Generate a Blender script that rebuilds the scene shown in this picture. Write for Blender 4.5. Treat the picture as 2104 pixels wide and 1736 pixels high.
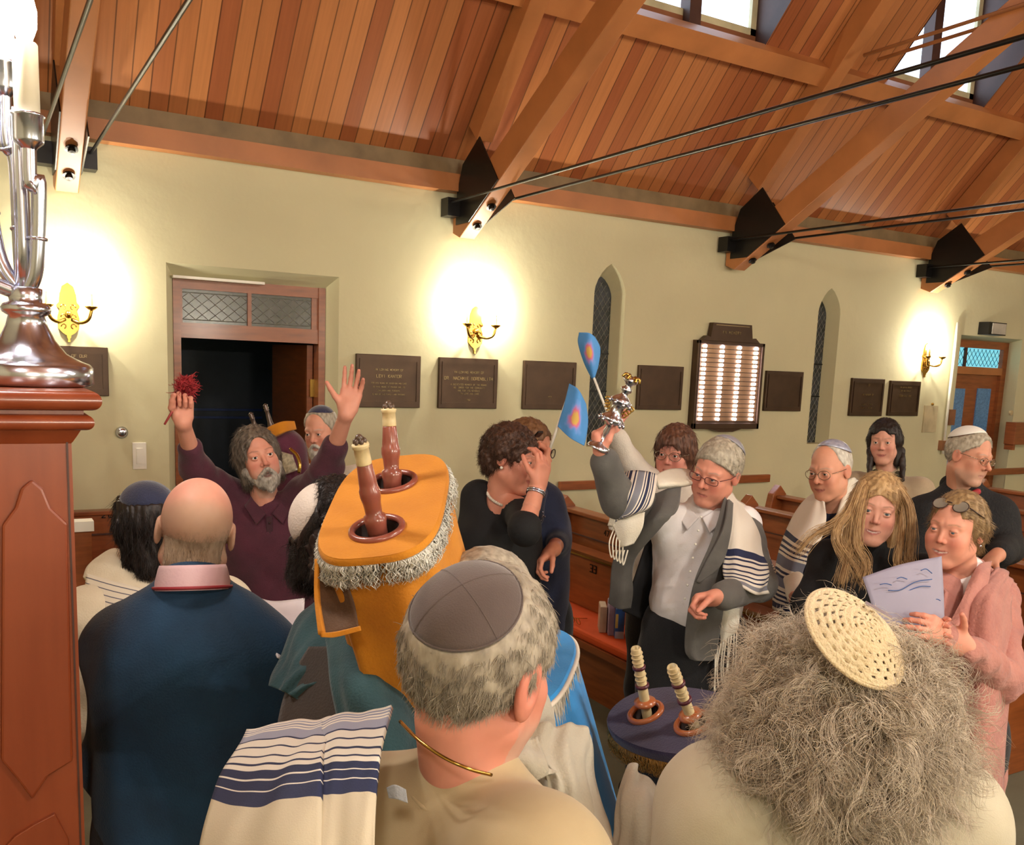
import bpy, bmesh, math, random
import numpy as np
from mathutils import Vector, Matrix
from mathutils.geometry import tessellate_polygon
random.seed(7); RNG = np.random.RandomState(11)
SC = bpy.context.scene; COL = SC.collection
for _o in list(bpy.data.objects): bpy.data.objects.remove(_o)

# ---------------------------------------------------------------- camera
H = 1.95                                   # camera height above the floor
FPX, CX, CY = 1890.76, 1052.0, 1041.4      # focal length and principal point, 2104x1736 px
def _axes(yaw, pitch, roll):
    cy, sy, cp, sp = math.cos(yaw), math.sin(yaw), math.cos(pitch), math.sin(pitch)
    F = np.array([sy*cp, cy*cp, -sp]); Rt = np.array([cy, -sy, 0.0]); U = np.cross(Rt, F)
    c, s = math.cos(roll), math.sin(roll)
    return c*Rt+s*U, -s*Rt+c*U, F
CR, CU, CF = _axes(math.radians(30.4615), math.radians(8.8649), math.radians(2.3349))
C0 = np.array([0.0, 0.0, H])
def ray(x, y): return CF + (x-CX)/FPX*CR - (y-CY)/FPX*CU
def P(x, y, d): return C0 + ray(x, y)*d
def onY(x, y, D): v = ray(x, y); return C0 + v*(D/v[1])
def onX(x, y, D): v = ray(x, y); return C0 + v*(D/v[0])
def onZ(x, y, z): v = ray(x, y); return C0 + v*((z-H)/v[2])
cam = bpy.data.cameras.new('camera'); camo = bpy.data.objects.new('camera', cam); COL.objects.link(camo)
cam.sensor_fit = 'HORIZONTAL'; cam.sensor_width = 36.0; cam.lens = 36.0*FPX/2104.0
cam.shift_x = 0.0; cam.shift_y = (CY-868.0)/2104.0; cam.clip_start = 0.05
_m = Matrix.Identity(4)
for i in range(3): _m[i][0] = CR[i]; _m[i][1] = CU[i]; _m[i][2] = -CF[i]; _m[i][3] = C0[i]
camo.matrix_world = _m; SC.camera = camo
vs = SC.view_settings; vs.view_transform = 'Standard'; vs.look = 'None'; vs.gamma = 1.0; vs.use_curve_mapping = False
vs.exposure = 0.20

# ---------------------------------------------------------------- world and added fill lights
W = bpy.data.worlds.new('dusk_sky'); SC.world = W; W.use_nodes = True
W.node_tree.nodes['Background'].inputs[0].default_value = (0.62, 0.82, 1.0, 1); W.node_tree.nodes['Background'].inputs[1].default_value = 1.6
def light(name, kind, loc, energy, color, size=0.1, rot=None):
    l = bpy.data.lights.new(name, kind); l.energy = energy; l.color = color
    if kind == 'AREA': l.size = size; l.shape = 'DISK'
    else: l.shadow_soft_size = size
    o = bpy.data.objects.new(name, l); o.location = loc; COL.objects.link(o)
    if rot: o.rotation_euler = rot
    return o
# unseen pendants added over the nave as fill light (fixtures built below)
FILL_LAMPS = [(-0.7, -1.0, 3.35), (2.0, -0.2, 3.35), (4.7, 0.2, 3.35), (7.4, 0.2, 3.35), (10.1, 0.2, 3.35)]
FILL_E = [75, 140, 80, 70, 70]
for p, e in zip(FILL_LAMPS, FILL_E): light('fill_light', 'POINT', p, e, (1.0, 0.95, 0.87), 0.16)

# ---------------------------------------------------------------- helpers
def lin(c):
    if isinstance(c, str): c = [int(c[i:i+2], 16)/255 for i in (0, 2, 4)]
    return tuple((x/12.92 if x <= .04045 else ((x+.055)/1.055)**2.4) for x in c)
MATS = {}
def mat(name, color, rough=.6, metal=0.0, var=0.12, vscale=6.0, bump=0.0, bscale=40.0, emit=0.0, stretch=(1, 1, 1),
        color2=None, sheen=0.0, coat=0.0, attr=None, sss=0.0, spec=None, ecol=None):
    if name in MATS: return MATS[name]
    m = bpy.data.materials.new(name); m.use_nodes = True; nt = m.node_tree; N = nt.nodes; L = nt.links
    b = N['Principled BSDF']; c1 = lin(color)
    tc = N.new('ShaderNodeTexCoord'); mp = N.new('ShaderNodeMapping'); mp.inputs['Scale'].default_value = stretch
    L.new(tc.outputs['Object'], mp.inputs[0])
    nz = N.new('ShaderNodeTexNoise'); nz.inputs['Scale'].default_value = vscale; nz.inputs['Detail'].default_value = 5
    L.new(mp.outputs[0], nz.inputs['Vector'])
    mx = N.new('ShaderNodeMix'); mx.data_type = 'RGBA'
    c2 = lin(color2) if color2 else tuple(x*(1-3*var) if var < .3 else x*.1 for x in c1)
    if attr:
        at = N.new('ShaderNodeAttribute'); at.attribute_name = attr
        mu = N.new('ShaderNodeMix'); mu.data_type = 'RGBA'; mu.blend_type = 'MULTIPLY'; mu.inputs['Factor'].default_value = 1
        mr = N.new('ShaderNodeMapRange'); mr.inputs[3].default_value = 1-var; mr.inputs[4].default_value = 1+var
        L.new(nz.outputs['Fac'], mr.inputs[0]); L.new(at.outputs['Color'], mu.inputs[6]); L.new(mr.outputs[0], mu.inputs[7])
        L.new(mu.outputs[2], b.inputs['Base Color'])
    else:
        mx.inputs[6].default_value = (*c1, 1); mx.inputs[7].default_value = (*c2, 1)
        rp = N.new('ShaderNodeMapRange'); rp.inputs[1].default_value = .35; rp.inputs[2].default_value = .75
        L.new(nz.outputs['Fac'], rp.inputs[0]); L.new(rp.outputs[0], mx.inputs['Factor']); L.new(mx.outputs[2], b.inputs['Base Color'])
    b.inputs['Roughness'].default_value = rough; b.inputs['Metallic'].default_value = metal
    if spec is not None: b.inputs['Specular IOR Level'].default_value = spec
    if sheen: b.inputs['Sheen Weight'].default_value = sheen
    if coat: b.inputs['Coat Weight'].default_value = coat; b.inputs['Coat Roughness'].default_value = .15
    if sss: b.inputs['Subsurface Weight'].default_value = sss; b.inputs['Subsurface Scale'].default_value = .01; b.inputs['Subsurface Radius'].default_value = (1, .35, .2)
    if bump:
        n2 = N.new('ShaderNodeTexNoise'); n2.inputs['Scale'].default_value = bscale; n2.inputs['Detail'].default_value = 4; L.new(mp.outputs[0], n2.inputs['Vector'])
        bp = N.new('ShaderNodeBump'); bp.inputs['Strength'].default_value = bump; bp.inputs['Distance'].default_value = .01
        L.new(n2.outputs['Fac'], bp.inputs['Height']); L.new(bp.outputs[0], b.inputs['Normal'])
    if emit:
        b.inputs['Emission Color'].default_value = (*lin(ecol or color), 1); b.inputs['Emission Strength'].default_value = emit
    MATS[name] = m; return m
def mat_stripe(name, stops, rough=.8, axis=1, bump=.15, weave=500.0):
    """cloth with constant colour bands along UV axis; stops = [(pos, hex), ...]"""
    if name in MATS: return MATS[name]
    m = bpy.data.materials.new(name); m.use_nodes = True; nt = m.node_tree; N = nt.nodes; L = nt.links; b = N['Principled BSDF']
    uv = N.new('ShaderNodeUVMap'); sp = N.new('ShaderNodeSeparateXYZ'); L.new(uv.outputs[0], sp.inputs[0])
    prev = None
    chunks = [stops[i:i+30] for i in range(0, len(stops), 30)]
    for ch in chunks:
        cr = N.new('ShaderNodeValToRGB'); cr.color_ramp.interpolation = 'CONSTANT'
        els = cr.color_ramp.elements
        els[0].position = ch[0][0]; els[0].color = (*lin(ch[0][1]), 1)
        els[1].position = ch[1][0] if len(ch) > 1 else 1.0; els[1].color = (*lin(ch[1][1] if len(ch) > 1 else ch[0][1]), 1)
        for p_, c_ in ch[2:]:
            e = els.new(p_); e.color = (*lin(c_), 1)
        L.new(sp.outputs[axis], cr.inputs[0])
        if prev is None: prev = cr.outputs[0]
        else:
            gt = N.new('ShaderNodeMath'); gt.operation = 'GREATER_THAN'; gt.inputs[1].default_value = ch[0][0]; L.new(sp.outputs[axis], gt.inputs[0])
            mx = N.new('ShaderNodeMix'); mx.data_type = 'RGBA'; L.new(gt.outputs[0], mx.inputs['Factor']); L.new(prev, mx.inputs[6]); L.new(cr.outputs[0], mx.inputs[7]); prev = mx.outputs[2]
    L.new(prev, b.inputs['Base Color']); b.inputs['Roughness'].default_value = rough
    tc = N.new('ShaderNodeTexCoord'); n2 = N.new('ShaderNodeTexNoise'); n2.inputs['Scale'].default_value = weave; L.new(tc.outputs['Object'], n2.inputs['Vector'])
    bp = N.new('ShaderNodeBump'); bp.inputs['Strength'].default_value = bump; bp.inputs['Distance'].default_value = .004; L.new(n2.outputs['Fac'], bp.inputs['Height']); L.new(bp.outputs[0], b.inputs['Normal'])
    MATS[name] = m; return m
def tag(o, label=None, cat=None, group=None, kind=None):
    if label: o['label'] = label
    if cat: o['category'] = cat
    if group: o['group'] = group
    if kind: o['kind'] = kind
    return o
def empty(name, loc, label=None, cat=None, group=None):
    o = bpy.data.objects.new(name, None); COL.objects.link(o); o.location = loc; o.empty_display_size = .1
    return tag(o, label, cat, group)
def link(name, me, m, parent=None, smooth=False):
    o = bpy.data.objects.new(name, me); COL.objects.link(o)
    if m is not None:
        for mm in (m if isinstance(m, (list, tuple)) else [m]): me.materials.append(mm)
    if smooth: me.polygons.foreach_set('use_smooth', [True]*len(me.polygons))
    # geometry is given in world space: put the origin at its middle
    n = len(me.vertices)
    co = np.empty(n*3, dtype=np.float32); me.vertices.foreach_get('co', co); co = co.reshape(-1, 3)
    c = (co.min(0)+co.max(0))/2 if n else np.zeros(3)
    me.vertices.foreach_set('co', (co-c).ravel()); me.update()
    o.location = c
    if parent is not None:
        pl = Vector((0, 0, 0)); q = parent
        while q is not None: pl += q.location; q = q.parent
        o.parent = parent; o.location = Vector(c)-pl
    return o
def mesh_np(name, V, Fq, m=None, parent=None, smooth=True, col=None, uv=None):
    me = bpy.data.meshes.new(name); V = np.asarray(V, dtype=np.float32); 
    if isinstance(Fq, np.ndarray):
        k = Fq.shape[1]; n = len(Fq); me.vertices.add(len(V)); me.vertices.foreach_set('co', V.ravel())
        me.loops.add(n*k); me.loops.foreach_set('vertex_index', Fq.astype(np.int32).ravel())
        me.polygons.add(n); me.polygons.foreach_set('loop_start', np.arange(0, n*k, k, dtype=np.int32))
        me.update(calc_edges=True); me.validate()
    else: me.from_pydata(V.tolist(), [], Fq)
    if col is not None:
        a = me.color_attributes.new('Col', 'FLOAT_COLOR', 'POINT'); c4 = np.ones((len(V), 4), dtype=np.float32); c4[:, :3] = col; a.data.foreach_set('color', c4.ravel())
    if uv is not None:
        l = me.uv_layers.new(name='UVMap'); idx = np.empty(len(me.loops), dtype=np.int32); me.loops.foreach_get('vertex_index', idx)
        l.data.foreach_set('uv', np.asarray(uv, dtype=np.float32)[idx].ravel())
    return link(name, me, m, parent, smooth)
class MB:
    """collects shapes into one mesh"""
    def __init__(s): s.V = []; s.F = []
    def add(s, V, F):
        o = len(s.V); s.V += [tuple(map(float, v)) for v in V]; s.F += [tuple(i+o for i in f) for f in F]; return s
    def box(s, lo, hi, R=None, t=None):
        x0, y0, z0 = lo; x1, y1, z1 = hi
        V = [np.array(v, float) for v in ((x0, y0, z0), (x1, y0, z0), (x1, y1, z0), (x0, y1, z0), (x0, y0, z1), (x1, y0, z1), (x1, y1, z1), (x0, y1, z1))]
        if R is not None: V = [R @ v for v in V]
        if t is not None: V = [v+np.array(t) for v in V]
        return s.add(V, [(3, 2, 1, 0), (4, 5, 6, 7), (0, 1, 5, 4), (1, 2, 6, 5), (2, 3, 7, 6), (3, 0, 4, 7)])
    def beam(s, a, b, w, h, up=(0, 0, 1)):
        """box from a to b, width w across, height h along up"""
        a = np.array(a, float); b = np.array(b, float); d = b-a; d /= np.linalg.norm(d); up = np.array(up, float)
        sd = np.cross(d, up); sd /= np.linalg.norm(sd); u = np.cross(sd, d)
        V = [q+sd*i*w/2+u*j*h/2 for q in (a, b) for i, j in ((-1, -1), (1, -1), (1, 1), (-1, 1))]
        return s.add(V, [(0, 1, 2, 3), (7, 6, 5, 4), (0, 4, 5, 1), (1, 5, 6, 2), (2, 6, 7, 3), (3, 7, 4, 0)])
    def tube(s, pts, r, n=10, cap=True):
        pts = [np.array(p, float) for p in pts]; rs = r if isinstance(r, (list, tuple)) else [r]*len(pts); o = len(s.V); V = []; F = []
        pu = None
        for i, p in enumerate(pts):
            d = pts[min(i+1, len(pts)-1)]-pts[max(i-1, 0)]; d = d/(np.linalg.norm(d)+1e-9)
            if pu is None: pu = np.array([0, 0, 1.0]) if abs(d[2]) < .9 else np.array([1.0, 0, 0])
            a = pu-d*(pu@d); a /= np.linalg.norm(a)+1e-9; b = np.cross(d, a); pu = a
            for k in range(n):
                t = 2*math.pi*k/n; V.append(p+(a*math.cos(t)+b*math.sin(t))*rs[i])
        for i in range(len(pts)-1):
            for k in range(n): F.append((i*n+k, i*n+(k+1) % n, (i+1)*n+(k+1) % n, (i+1)*n+k))
        if cap: F.append(tuple(range(n-1, -1, -1))); F.append(tuple((len(pts)-1)*n+k for k in range(n)))
        return s.add(V, F)
    def lathe(s, prof, base, ax=(0, 0, 1), n=24, sx=1.0, sy=1.0, cap=True):
        """profile [(r, h), ...] turned round the axis ax from point base"""
        ax = np.array(ax, float); ax /= np.linalg.norm(ax); u = np.array([1.0, 0, 0]) if abs(ax[0]) < .8 else np.array([0, 1.0, 0])
        u = u-ax*(u@ax); u /= np.linalg.norm(u); v = np.cross(ax, u); base = np.array(base, float); V = []; F = []
        for r, h in prof:
            for k in range(n):
                t = 2*math.pi*k/n; V.append(base+ax*h+u*math.cos(t)*r*sx+v*math.sin(t)*r*sy)
        for i in range(len(prof)-1):
            for k in range(n): F.append((i*n+k, i*n+(k+1) % n, (i+1)*n+(k+1) % n, (i+1)*n+k))
        if cap: F.append(tuple(range(n-1, -1, -1)))
        F.append(tuple((len(prof)-1)*n+k for k in range(n)))
        return s.add(V, F)
    def prism(s, poly, d, t0=0.0, fl=False):
        """poly: list of 3D points (planar); extruded by vector d"""
        poly = [np.array(p, float) for p in poly]; d = np.array(d, float); n = len(poly); V = poly+[p+d for p in poly]
        tr = tessellate_polygon([[Vector(p) for p in poly]])
        F = [tuple(t) for t in tr]+[tuple(i+n for i in reversed(t)) for t in tr]+[(i, (i+1) % n, (i+1) % n+n, i+n) for i in range(n)]
        return s.add(V, F)
    def sphere(s, c, r, n=12, m=8, R=None):
        r = np.array(r if isinstance(r, (list, tuple, np.ndarray)) else (r, r, r), float); c = np.array(c, float); V = []; F = []
        for i in range(m+1):
            th = math.pi*i/m
            for k in range(n):
                ph = 2*math.pi*k/n; v = np.array([math.sin(th)*math.cos(ph), math.sin(th)*math.sin(ph), math.cos(th)])*r
                V.append(c+(R @ v if R is not None else v))
        for i in range(m):
            for k in range(n): F.append((i*n+k, (i+1)*n+k, (i+1)*n+(k+1) % n, i*n+(k+1) % n))
        return s.add(V, F)
    def torus(s, c, ax, R, r, n=36, m=12):
        ax = np.array(ax, float); ax /= np.linalg.norm(ax); u = np.array([1.0, 0, 0]) if abs(ax[0]) < .8 else np.array([0, 1.0, 0]); u = u-ax*(u@ax); u /= np.linalg.norm(u); v = np.cross(ax, u)
        V = []; F = []; c = np.array(c, float)
        for i in range(n):
            t = 2*math.pi*i/n; d = u*math.cos(t)+v*math.sin(t)
            for k in range(m):
                q = 2*math.pi*k/m; V.append(c+d*(R+r*math.cos(q))+ax*r*math.sin(q))
        for i in range(n):
            for k in range(m): F.append((i*m+k, ((i+1) % n)*m+k, ((i+1) % n)*m+(k+1) % m, i*m+(k+1) % m))
        return s.add(V, F)
    def build(s, name, m, parent=None, smooth=False, bevel=0.0):
        me = bpy.data.meshes.new(name); me.from_pydata(s.V, [], s.F)
        bm = bmesh.new(); bm.from_mesh(me); bmesh.ops.recalc_face_normals(bm, faces=bm.faces); bm.to_mesh(me); bm.free()
        o = link(name, me, m, parent, smooth)
        if bevel:
            md = o.modifiers.new('bevel', 'BEVEL'); md.width = bevel; md.segments = 2; md.limit_method = 'ANGLE'
        if smooth == 'auto':
            pass
        return o
def smooth_auto(o, ang=40):
    me = o.data; me.polygons.foreach_set('use_smooth', [True]*len(me.polygons)); me.set_sharp_from_angle(angle=math.radians(ang)) if hasattr(me, 'set_sharp_from_angle') else None
    return o
def catmull(p, t):
    """p: (n,3) points, t in [0,n-1]"""
    n = len(p); i = np.clip(np.floor(t).astype(int), 0, n-2); f = (t-i)[:, None]
    g = lambda k: p[np.clip(k, 0, n-1)]
    p0 = np.where((i > 0)[:, None], g(i-1), 2*g(i)-g(i+1)); p1 = g(i); p2 = g(i+1); p3 = np.where((i+2 <= n-1)[:, None], g(i+2), 2*g(i+1)-g(i))
    return .5*((2*p1)+(-p0+p2)*f+(2*p0-5*p1+4*p2-p3)*f**2+(-p0+3*p1-3*p2+p3)*f**3)
def spline(pts, n=8):
    p = np.array(pts, float); t = np.linspace(0, len(p)-1, (len(p)-1)*n+1); return catmull(p, t)
def patch(name, rows, m, parent=None, th=.004, nu=10, nv=10, px=True, wr=0.0, wf=20.0, close=False):
    """cloth sheet through rows of control points ((px,py,depth) if px else 3D), with thickness and small folds"""
    A = [np.array([P(*q) if px else q for q in r], float) for r in rows]
    M = max(len(r) for r in A)
    A = [catmull(r, np.linspace(0, len(r)-1, (M-1)*nu+1)) if len(r) > 1 else np.repeat(r, (M-1)*nu+1, 0) for r in A]
    A = np.array(A); R_ = len(A); U_ = A.shape[1]; t = np.linspace(0, R_-1, (R_-1)*nv+1)
    G = np.stack([catmull(A[:, j], t) for j in range(U_)], 1)       # (nt, U, 3)
    nt = G.shape[0]
    du = np.gradient(G, axis=1); dv = np.gradient(G, axis=0); N = np.cross(du, dv); N /= np.linalg.norm(N, axis=2, keepdims=True)+1e-9
    if wr:
        uu = np.linspace(0, 1, U_)[None, :]; vv = np.linspace(0, 1, nt)[:, None]
        w = np.sin(uu*wf+2.3*np.sin(vv*4.1+uu*3))+.5*np.sin(uu*wf*2.3+vv*6+1.7)
        G = G+N*(w*wr)[..., None]
    uv = np.stack(np.meshgrid(np.linspace(0, 1, U_), np.linspace(0, 1, nt)), 2).reshape(-1, 2)
    V1 = (G+N*th/2).reshape(-1, 3); V2 = (G-N*th/2).reshape(-1, 3); n = nt*U_
    i, j = np.meshgrid(np.arange(nt-1), np.arange(U_-1), indexing='ij'); a = (i*U_+j).ravel()
    F1 = np.stack([a, a+1, a+U_+1, a+U_], 1); F2 = F1[:, ::-1]+n
    bd = [np.arange(U_), np.arange(nt)*U_+U_-1, (nt-1)*U_+np.arange(U_)[::-1], np.arange(nt)[::-1]*U_]
    F3 = [np.stack([q[1:], q[:-1], q[:-1]+n, q[1:]+n], 1) for q in bd]
    return mesh_np(name, np.vstack([V1, V2]), np.vstack([F1, F2]+F3), m, parent, True, uv=np.vstack([uv, uv]))

# ---------------------------------------------------------------- signed distance modelling (bodies, hair, cloth)
def smin(a, b, k):
    h = np.maximum(k-np.abs(a-b), 0)/k; return np.minimum(a, b)-h*h*k*.25
def rcone(p, a, b, r1, r2):
    a = np.asarray(a, np.float32); b = np.asarray(b, np.float32); ba = b-a; l2 = float(ba@ba)+1e-12
    t = np.clip(((p-a)@ba)/l2, 0, 1); q = p-a-t[:, None]*ba
    return np.sqrt((q*q).sum(1))-(r1+(r2-r1)*t)
def ellip(p, c, r):
    r = np.asarray(r, np.float32); q = (p-np.asarray(c, np.float32)); k0 = np.sqrt(((q/r)**2).sum(1)); k1 = np.sqrt(((q/(r*r))**2).sum(1))+1e-9
    return k0*(k0-1)/k1
def surf(fn, lo, hi, h):
    """surface nets of fn(points)<0 inside the box; returns verts, quads"""
    lo = np.asarray(lo, float); hi = np.asarray(hi, float); n = np.maximum(np.ceil((hi-lo)/h).astype(int)+1, 4)
    ax = [(lo[i]+h*np.arange(n[i])).astype(np.float32) for i in range(3)]
    X, Y, Z = np.meshgrid(*ax, indexing='ij'); pts = np.stack([X.ravel(), Y.ravel(), Z.ravel()], 1)
    Fv = np.empty(len(pts), np.float32); step = 400000
    for i in range(0, len(pts), step): Fv[i:i+step] = fn(pts[i:i+step])
    Fv = Fv.reshape(n); S = Fv < 0
    nx, ny, nz = n; c = n-1
    cnt = np.zeros(c, np.float32); acc = np.zeros((*c, 3), np.float32)
    for axis in range(3):
        o1, o2 = [a for a in range(3) if a != axis]
        s0 = [slice(None)]*3; s1 = [slice(None)]*3; s0[axis] = slice(0, -1); s1[axis] = slice(1, None)
        A = Fv[tuple(s0)]; B = Fv[tuple(s1)]; cr = S[tuple(s0)] != S[tuple(s1)]
        with np.errstate(all='ignore'): t = np.where(cr, A/(A-B), 0).astype(np.float32)
        for d1 in (0, 1):
            for d2 in (0, 1):
                sl = [slice(None)]*3; sl[o1] = slice(d1, n[o1]-1+d1); sl[o2] = slice(d2, n[o2]-1+d2)
                crs = cr[tuple(sl)]; ts = t[tuple(sl)]; cnt += crs
                acc[..., axis] += np.where(crs, ts, 0); acc[..., o1] += crs*d1; acc[..., o2] += crs*d2
    act = cnt > 0; idx = -np.ones(c, np.int64); idx[act] = np.arange(act.sum())
    ijk = np.stack(np.nonzero(act), 1); V = lo+h*(ijk+acc[act]/cnt[act][:, None])
    Q = []
    for axis in range(3):
        o1, o2 = [(1, 2), (2, 0), (0, 1)][axis]
        s0 = [slice(1, -1)]*3; s1 = [slice(1, -1)]*3; s0[axis] = slice(0, -1); s1[axis] = slice(1, None)
        a = S[tuple(s0)]; b = S[tuple(s1)]; e = np.nonzero(a != b)
        if len(e[0]) == 0: continue
        g = [e[0].copy(), e[1].copy(), e[2].copy()]
        for q in range(3):
            if q != axis: g[q] = g[q]+1
        def cell(d1, d2):
            h_ = [x.copy() for x in g]; h_[o1] = h_[o1]-d1; h_[o2] = h_[o2]-d2; return idx[h_[0], h_[1], h_[2]]
        q4 = np.stack([cell(1, 1), cell(0, 1), cell(0, 0), cell(1, 0)], 1); fl = b[e]
        q4[fl] = q4[fl][:, ::-1]; Q.append(q4)
    Q = np.vstack(Q) if Q else np.zeros((0, 4), int); Q = Q[(Q >= 0).all(1)]
    return V.astype(np.float32), Q
def wrinkle(p, amp, f, seed=0.0):
    s = seed*7.1; x, y, z = p[:, 0]*f, p[:, 1]*f, p[:, 2]*f
    return amp*(np.sin(x*1.7+2*np.sin(z*.8+s)+s)*np.sin(y*1.5+1.3*np.sin(x*.9+z*.5)+s*2)+.5*np.sin(z*2.6+2*np.sin(y*1.1+s)+x*1.3)*np.sin(x*2.9+y*2.2+s))
# ================================================================ THE ROOM
D = 6.0
M_wall = mat('cream_plaster', 'cfc8a2', .85, var=.03, vscale=1.5, bump=.25, bscale=12)
M_wood = mat('orange_pine_board', 'b8693a', .45, var=.14, vscale=2.5, stretch=(6, 1, 1), bump=.05)
M_beam = mat('amber_fir_beam', 'b87642', .45, var=.10, vscale=3, stretch=(1, 1, 1))
M_oak = mat('reddish_oak', '965226', .38, var=.13, vscale=5, stretch=(1, 1, 8), coat=.25)
M_ped = mat('varnished_mahogany', '8a4020', .33, var=.12, vscale=4, stretch=(6, 6, .6), coat=.35, color2='7a3214')
M_iron = mat('black_iron', '15120f', .35, metal=.3, var=.1)
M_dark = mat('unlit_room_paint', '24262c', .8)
M_floor = mat('grey_green_carpet', '76745f', .95, var=.08, vscale=3, bump=.4, bscale=300)
M_bronze = mat('dark_bronze_plate', '503c2c', .42, metal=.55, var=.1, vscale=8)
M_bronzeL = mat('raised_bronze_letter', 'a08a62', .35, metal=.7)
M_brass = mat('polished_brass', 'c8a050', .22, metal=1.0, var=.08)
M_silver = mat('polished_silver', 'd6daea', .2, metal=1.0, var=.03)
M_white = mat('white_paint', 'ece8da', .5, var=.02)
M_lead = mat('lead_came', 'a2a49c', .4, metal=.5)
M_glassd = mat('dark_leaded_glass', '3c4044', .18, var=.25, vscale=14, color2='22261c')
def g_ceiling():
    m = bpy.data.materials.new('tongue_and_groove_pine'); m.use_nodes = True; nt = m.node_tree; N = nt.nodes; L = nt.links; b = N['Principled BSDF']
    tc = N.new('ShaderNodeTexCoord'); sp = N.new('ShaderNodeSeparateXYZ'); L.new(tc.outputs['Object'], sp.inputs[0])
    mu = N.new('ShaderNodeMath'); mu.operation = 'MULTIPLY'; mu.inputs[1].default_value = 1/.105; L.new(sp.outputs[0], mu.inputs[0])
    fl = N.new('ShaderNodeMath'); fl.operation = 'FLOOR'; L.new(mu.outputs[0], fl.inputs[0])
    wn = N.new('ShaderNodeTexWhiteNoise'); wn.noise_dimensions = '1D'; L.new(fl.outputs[0], wn.inputs['W'])
    fr = N.new('ShaderNodeMath'); fr.operation = 'FRACT'; L.new(mu.outputs[0], fr.inputs[0])
    cr = N.new('ShaderNodeValToRGB'); e = cr.color_ramp.elements
    e[0].position = 0; e[0].color = (*lin('9c5c36'), 1); e[1].position = 1; e[1].color = (*lin('b87846'), 1)
    k = e.new(.12); k.color = (*lin('965430'), 1); k = e.new(.5); k.color = (*lin('a8693c'), 1)
    L.new(wn.outputs['Value'], cr.inputs[0])
    nz = N.new('ShaderNodeTexNoise'); mp = N.new('ShaderNodeMapping'); mp.inputs['Scale'].default_value = (30, 1.2, 1.2); L.new(tc.outputs['Object'], mp.inputs[0]); L.new(mp.outputs[0], nz.inputs[0]); nz.inputs['Scale'].default_value = 2
    mr = N.new('ShaderNodeMapRange'); mr.inputs[3].default_value = .8; mr.inputs[4].default_value = 1.18; L.new(nz.outputs['Fac'], mr.inputs[0])
    g1 = N.new('ShaderNodeMath'); g1.operation = 'LESS_THAN'; g1.inputs[1].default_value = .07; L.new(fr.outputs[0], g1.inputs[0])
    g2 = N.new('ShaderNodeMapRange'); g2.inputs[3].default_value = 1; g2.inputs[4].default_value = .38; L.new(g1.outputs[0], g2.inputs[0])
    m1 = N.new('ShaderNodeMath'); m1.operation = 'MULTIPLY'; L.new(mr.outputs[0], m1.inputs[0]); L.new(g2.outputs[0], m1.inputs[1])
    mx = N.new('ShaderNodeMix'); mx.data_type = 'RGBA'; mx.blend_type = 'MULTIPLY'; mx.inputs['Factor'].default_value = 1; L.new(cr.outputs[0], mx.inputs[6]); L.new(m1.outputs[0], mx.inputs[7])
    L.new(mx.outputs[2], b.inputs['Base Color']); b.inputs['Roughness'].default_value = .42
    return m
M_ceil = g_ceiling()
X0, X1, Y0 = -3.2, 13.5, -3.0            # ends of the nave, far side wall
YR = 1.5                                 # ridge line
CZ, SL = 3.30, 1.07                      # ceiling height on the wall, slope
cz = lambda y: CZ+SL*(D-y)

# ---- main wall with recesses
EW = .14                                 # depth of the window recess
def arch(xc, hw, z0, zs, za, n=5):
    L_ = [(xc-hw, z0), (xc-hw, zs)]
    for i in range(1, n): t = i/n; L_.append((xc-hw*math.cos(t*math.pi/2)*(1-.0*t), zs+(za-zs)*math.sin(t*math.pi/2)**1.0*(.55+.45*t)))
    L_.append((xc, za))
    R_ = [(2*xc-x, z) for x, z in L_[:-1]][::-1]
    return L_+R_
WIN = [(4.34, .15, .105, 1.32, 2.52, 2.745, 2.50, 2.655), (6.82, .145, .105, 1.32, 2.52, 2.745, 2.50, 2.655)]
dl, dr_, dt = 1.039, 2.130, 2.468        # door recess on the wall face
EF = .12
fl_, frr, ft_l = (onY(354, 568, D+EF), onY(668, 587, D+EF), 0)
d1_out = [(dl, 0.0), (dl, dt), (dr_, dt), (dr_, 0.0)]
d1_in = [(fl_[0], 0.0), (fl_[0], fl_[2]), (frr[0], fl_[2]), (frr[0], 0.0)]
q = onY(1980, 688, D); q2 = onY(2101, 697, D); qa = onY(2072.5, 707, D+.2)
d2_out = [(8.79, 0.0), (8.79, q[2]), (q2[0], q[2]), (q2[0], 0.0)]
d2_in = [(8.90, 0.0), (8.90, qa[2]+.01), (qa[0], qa[2]+.01), (qa[0], 0.0)]
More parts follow.
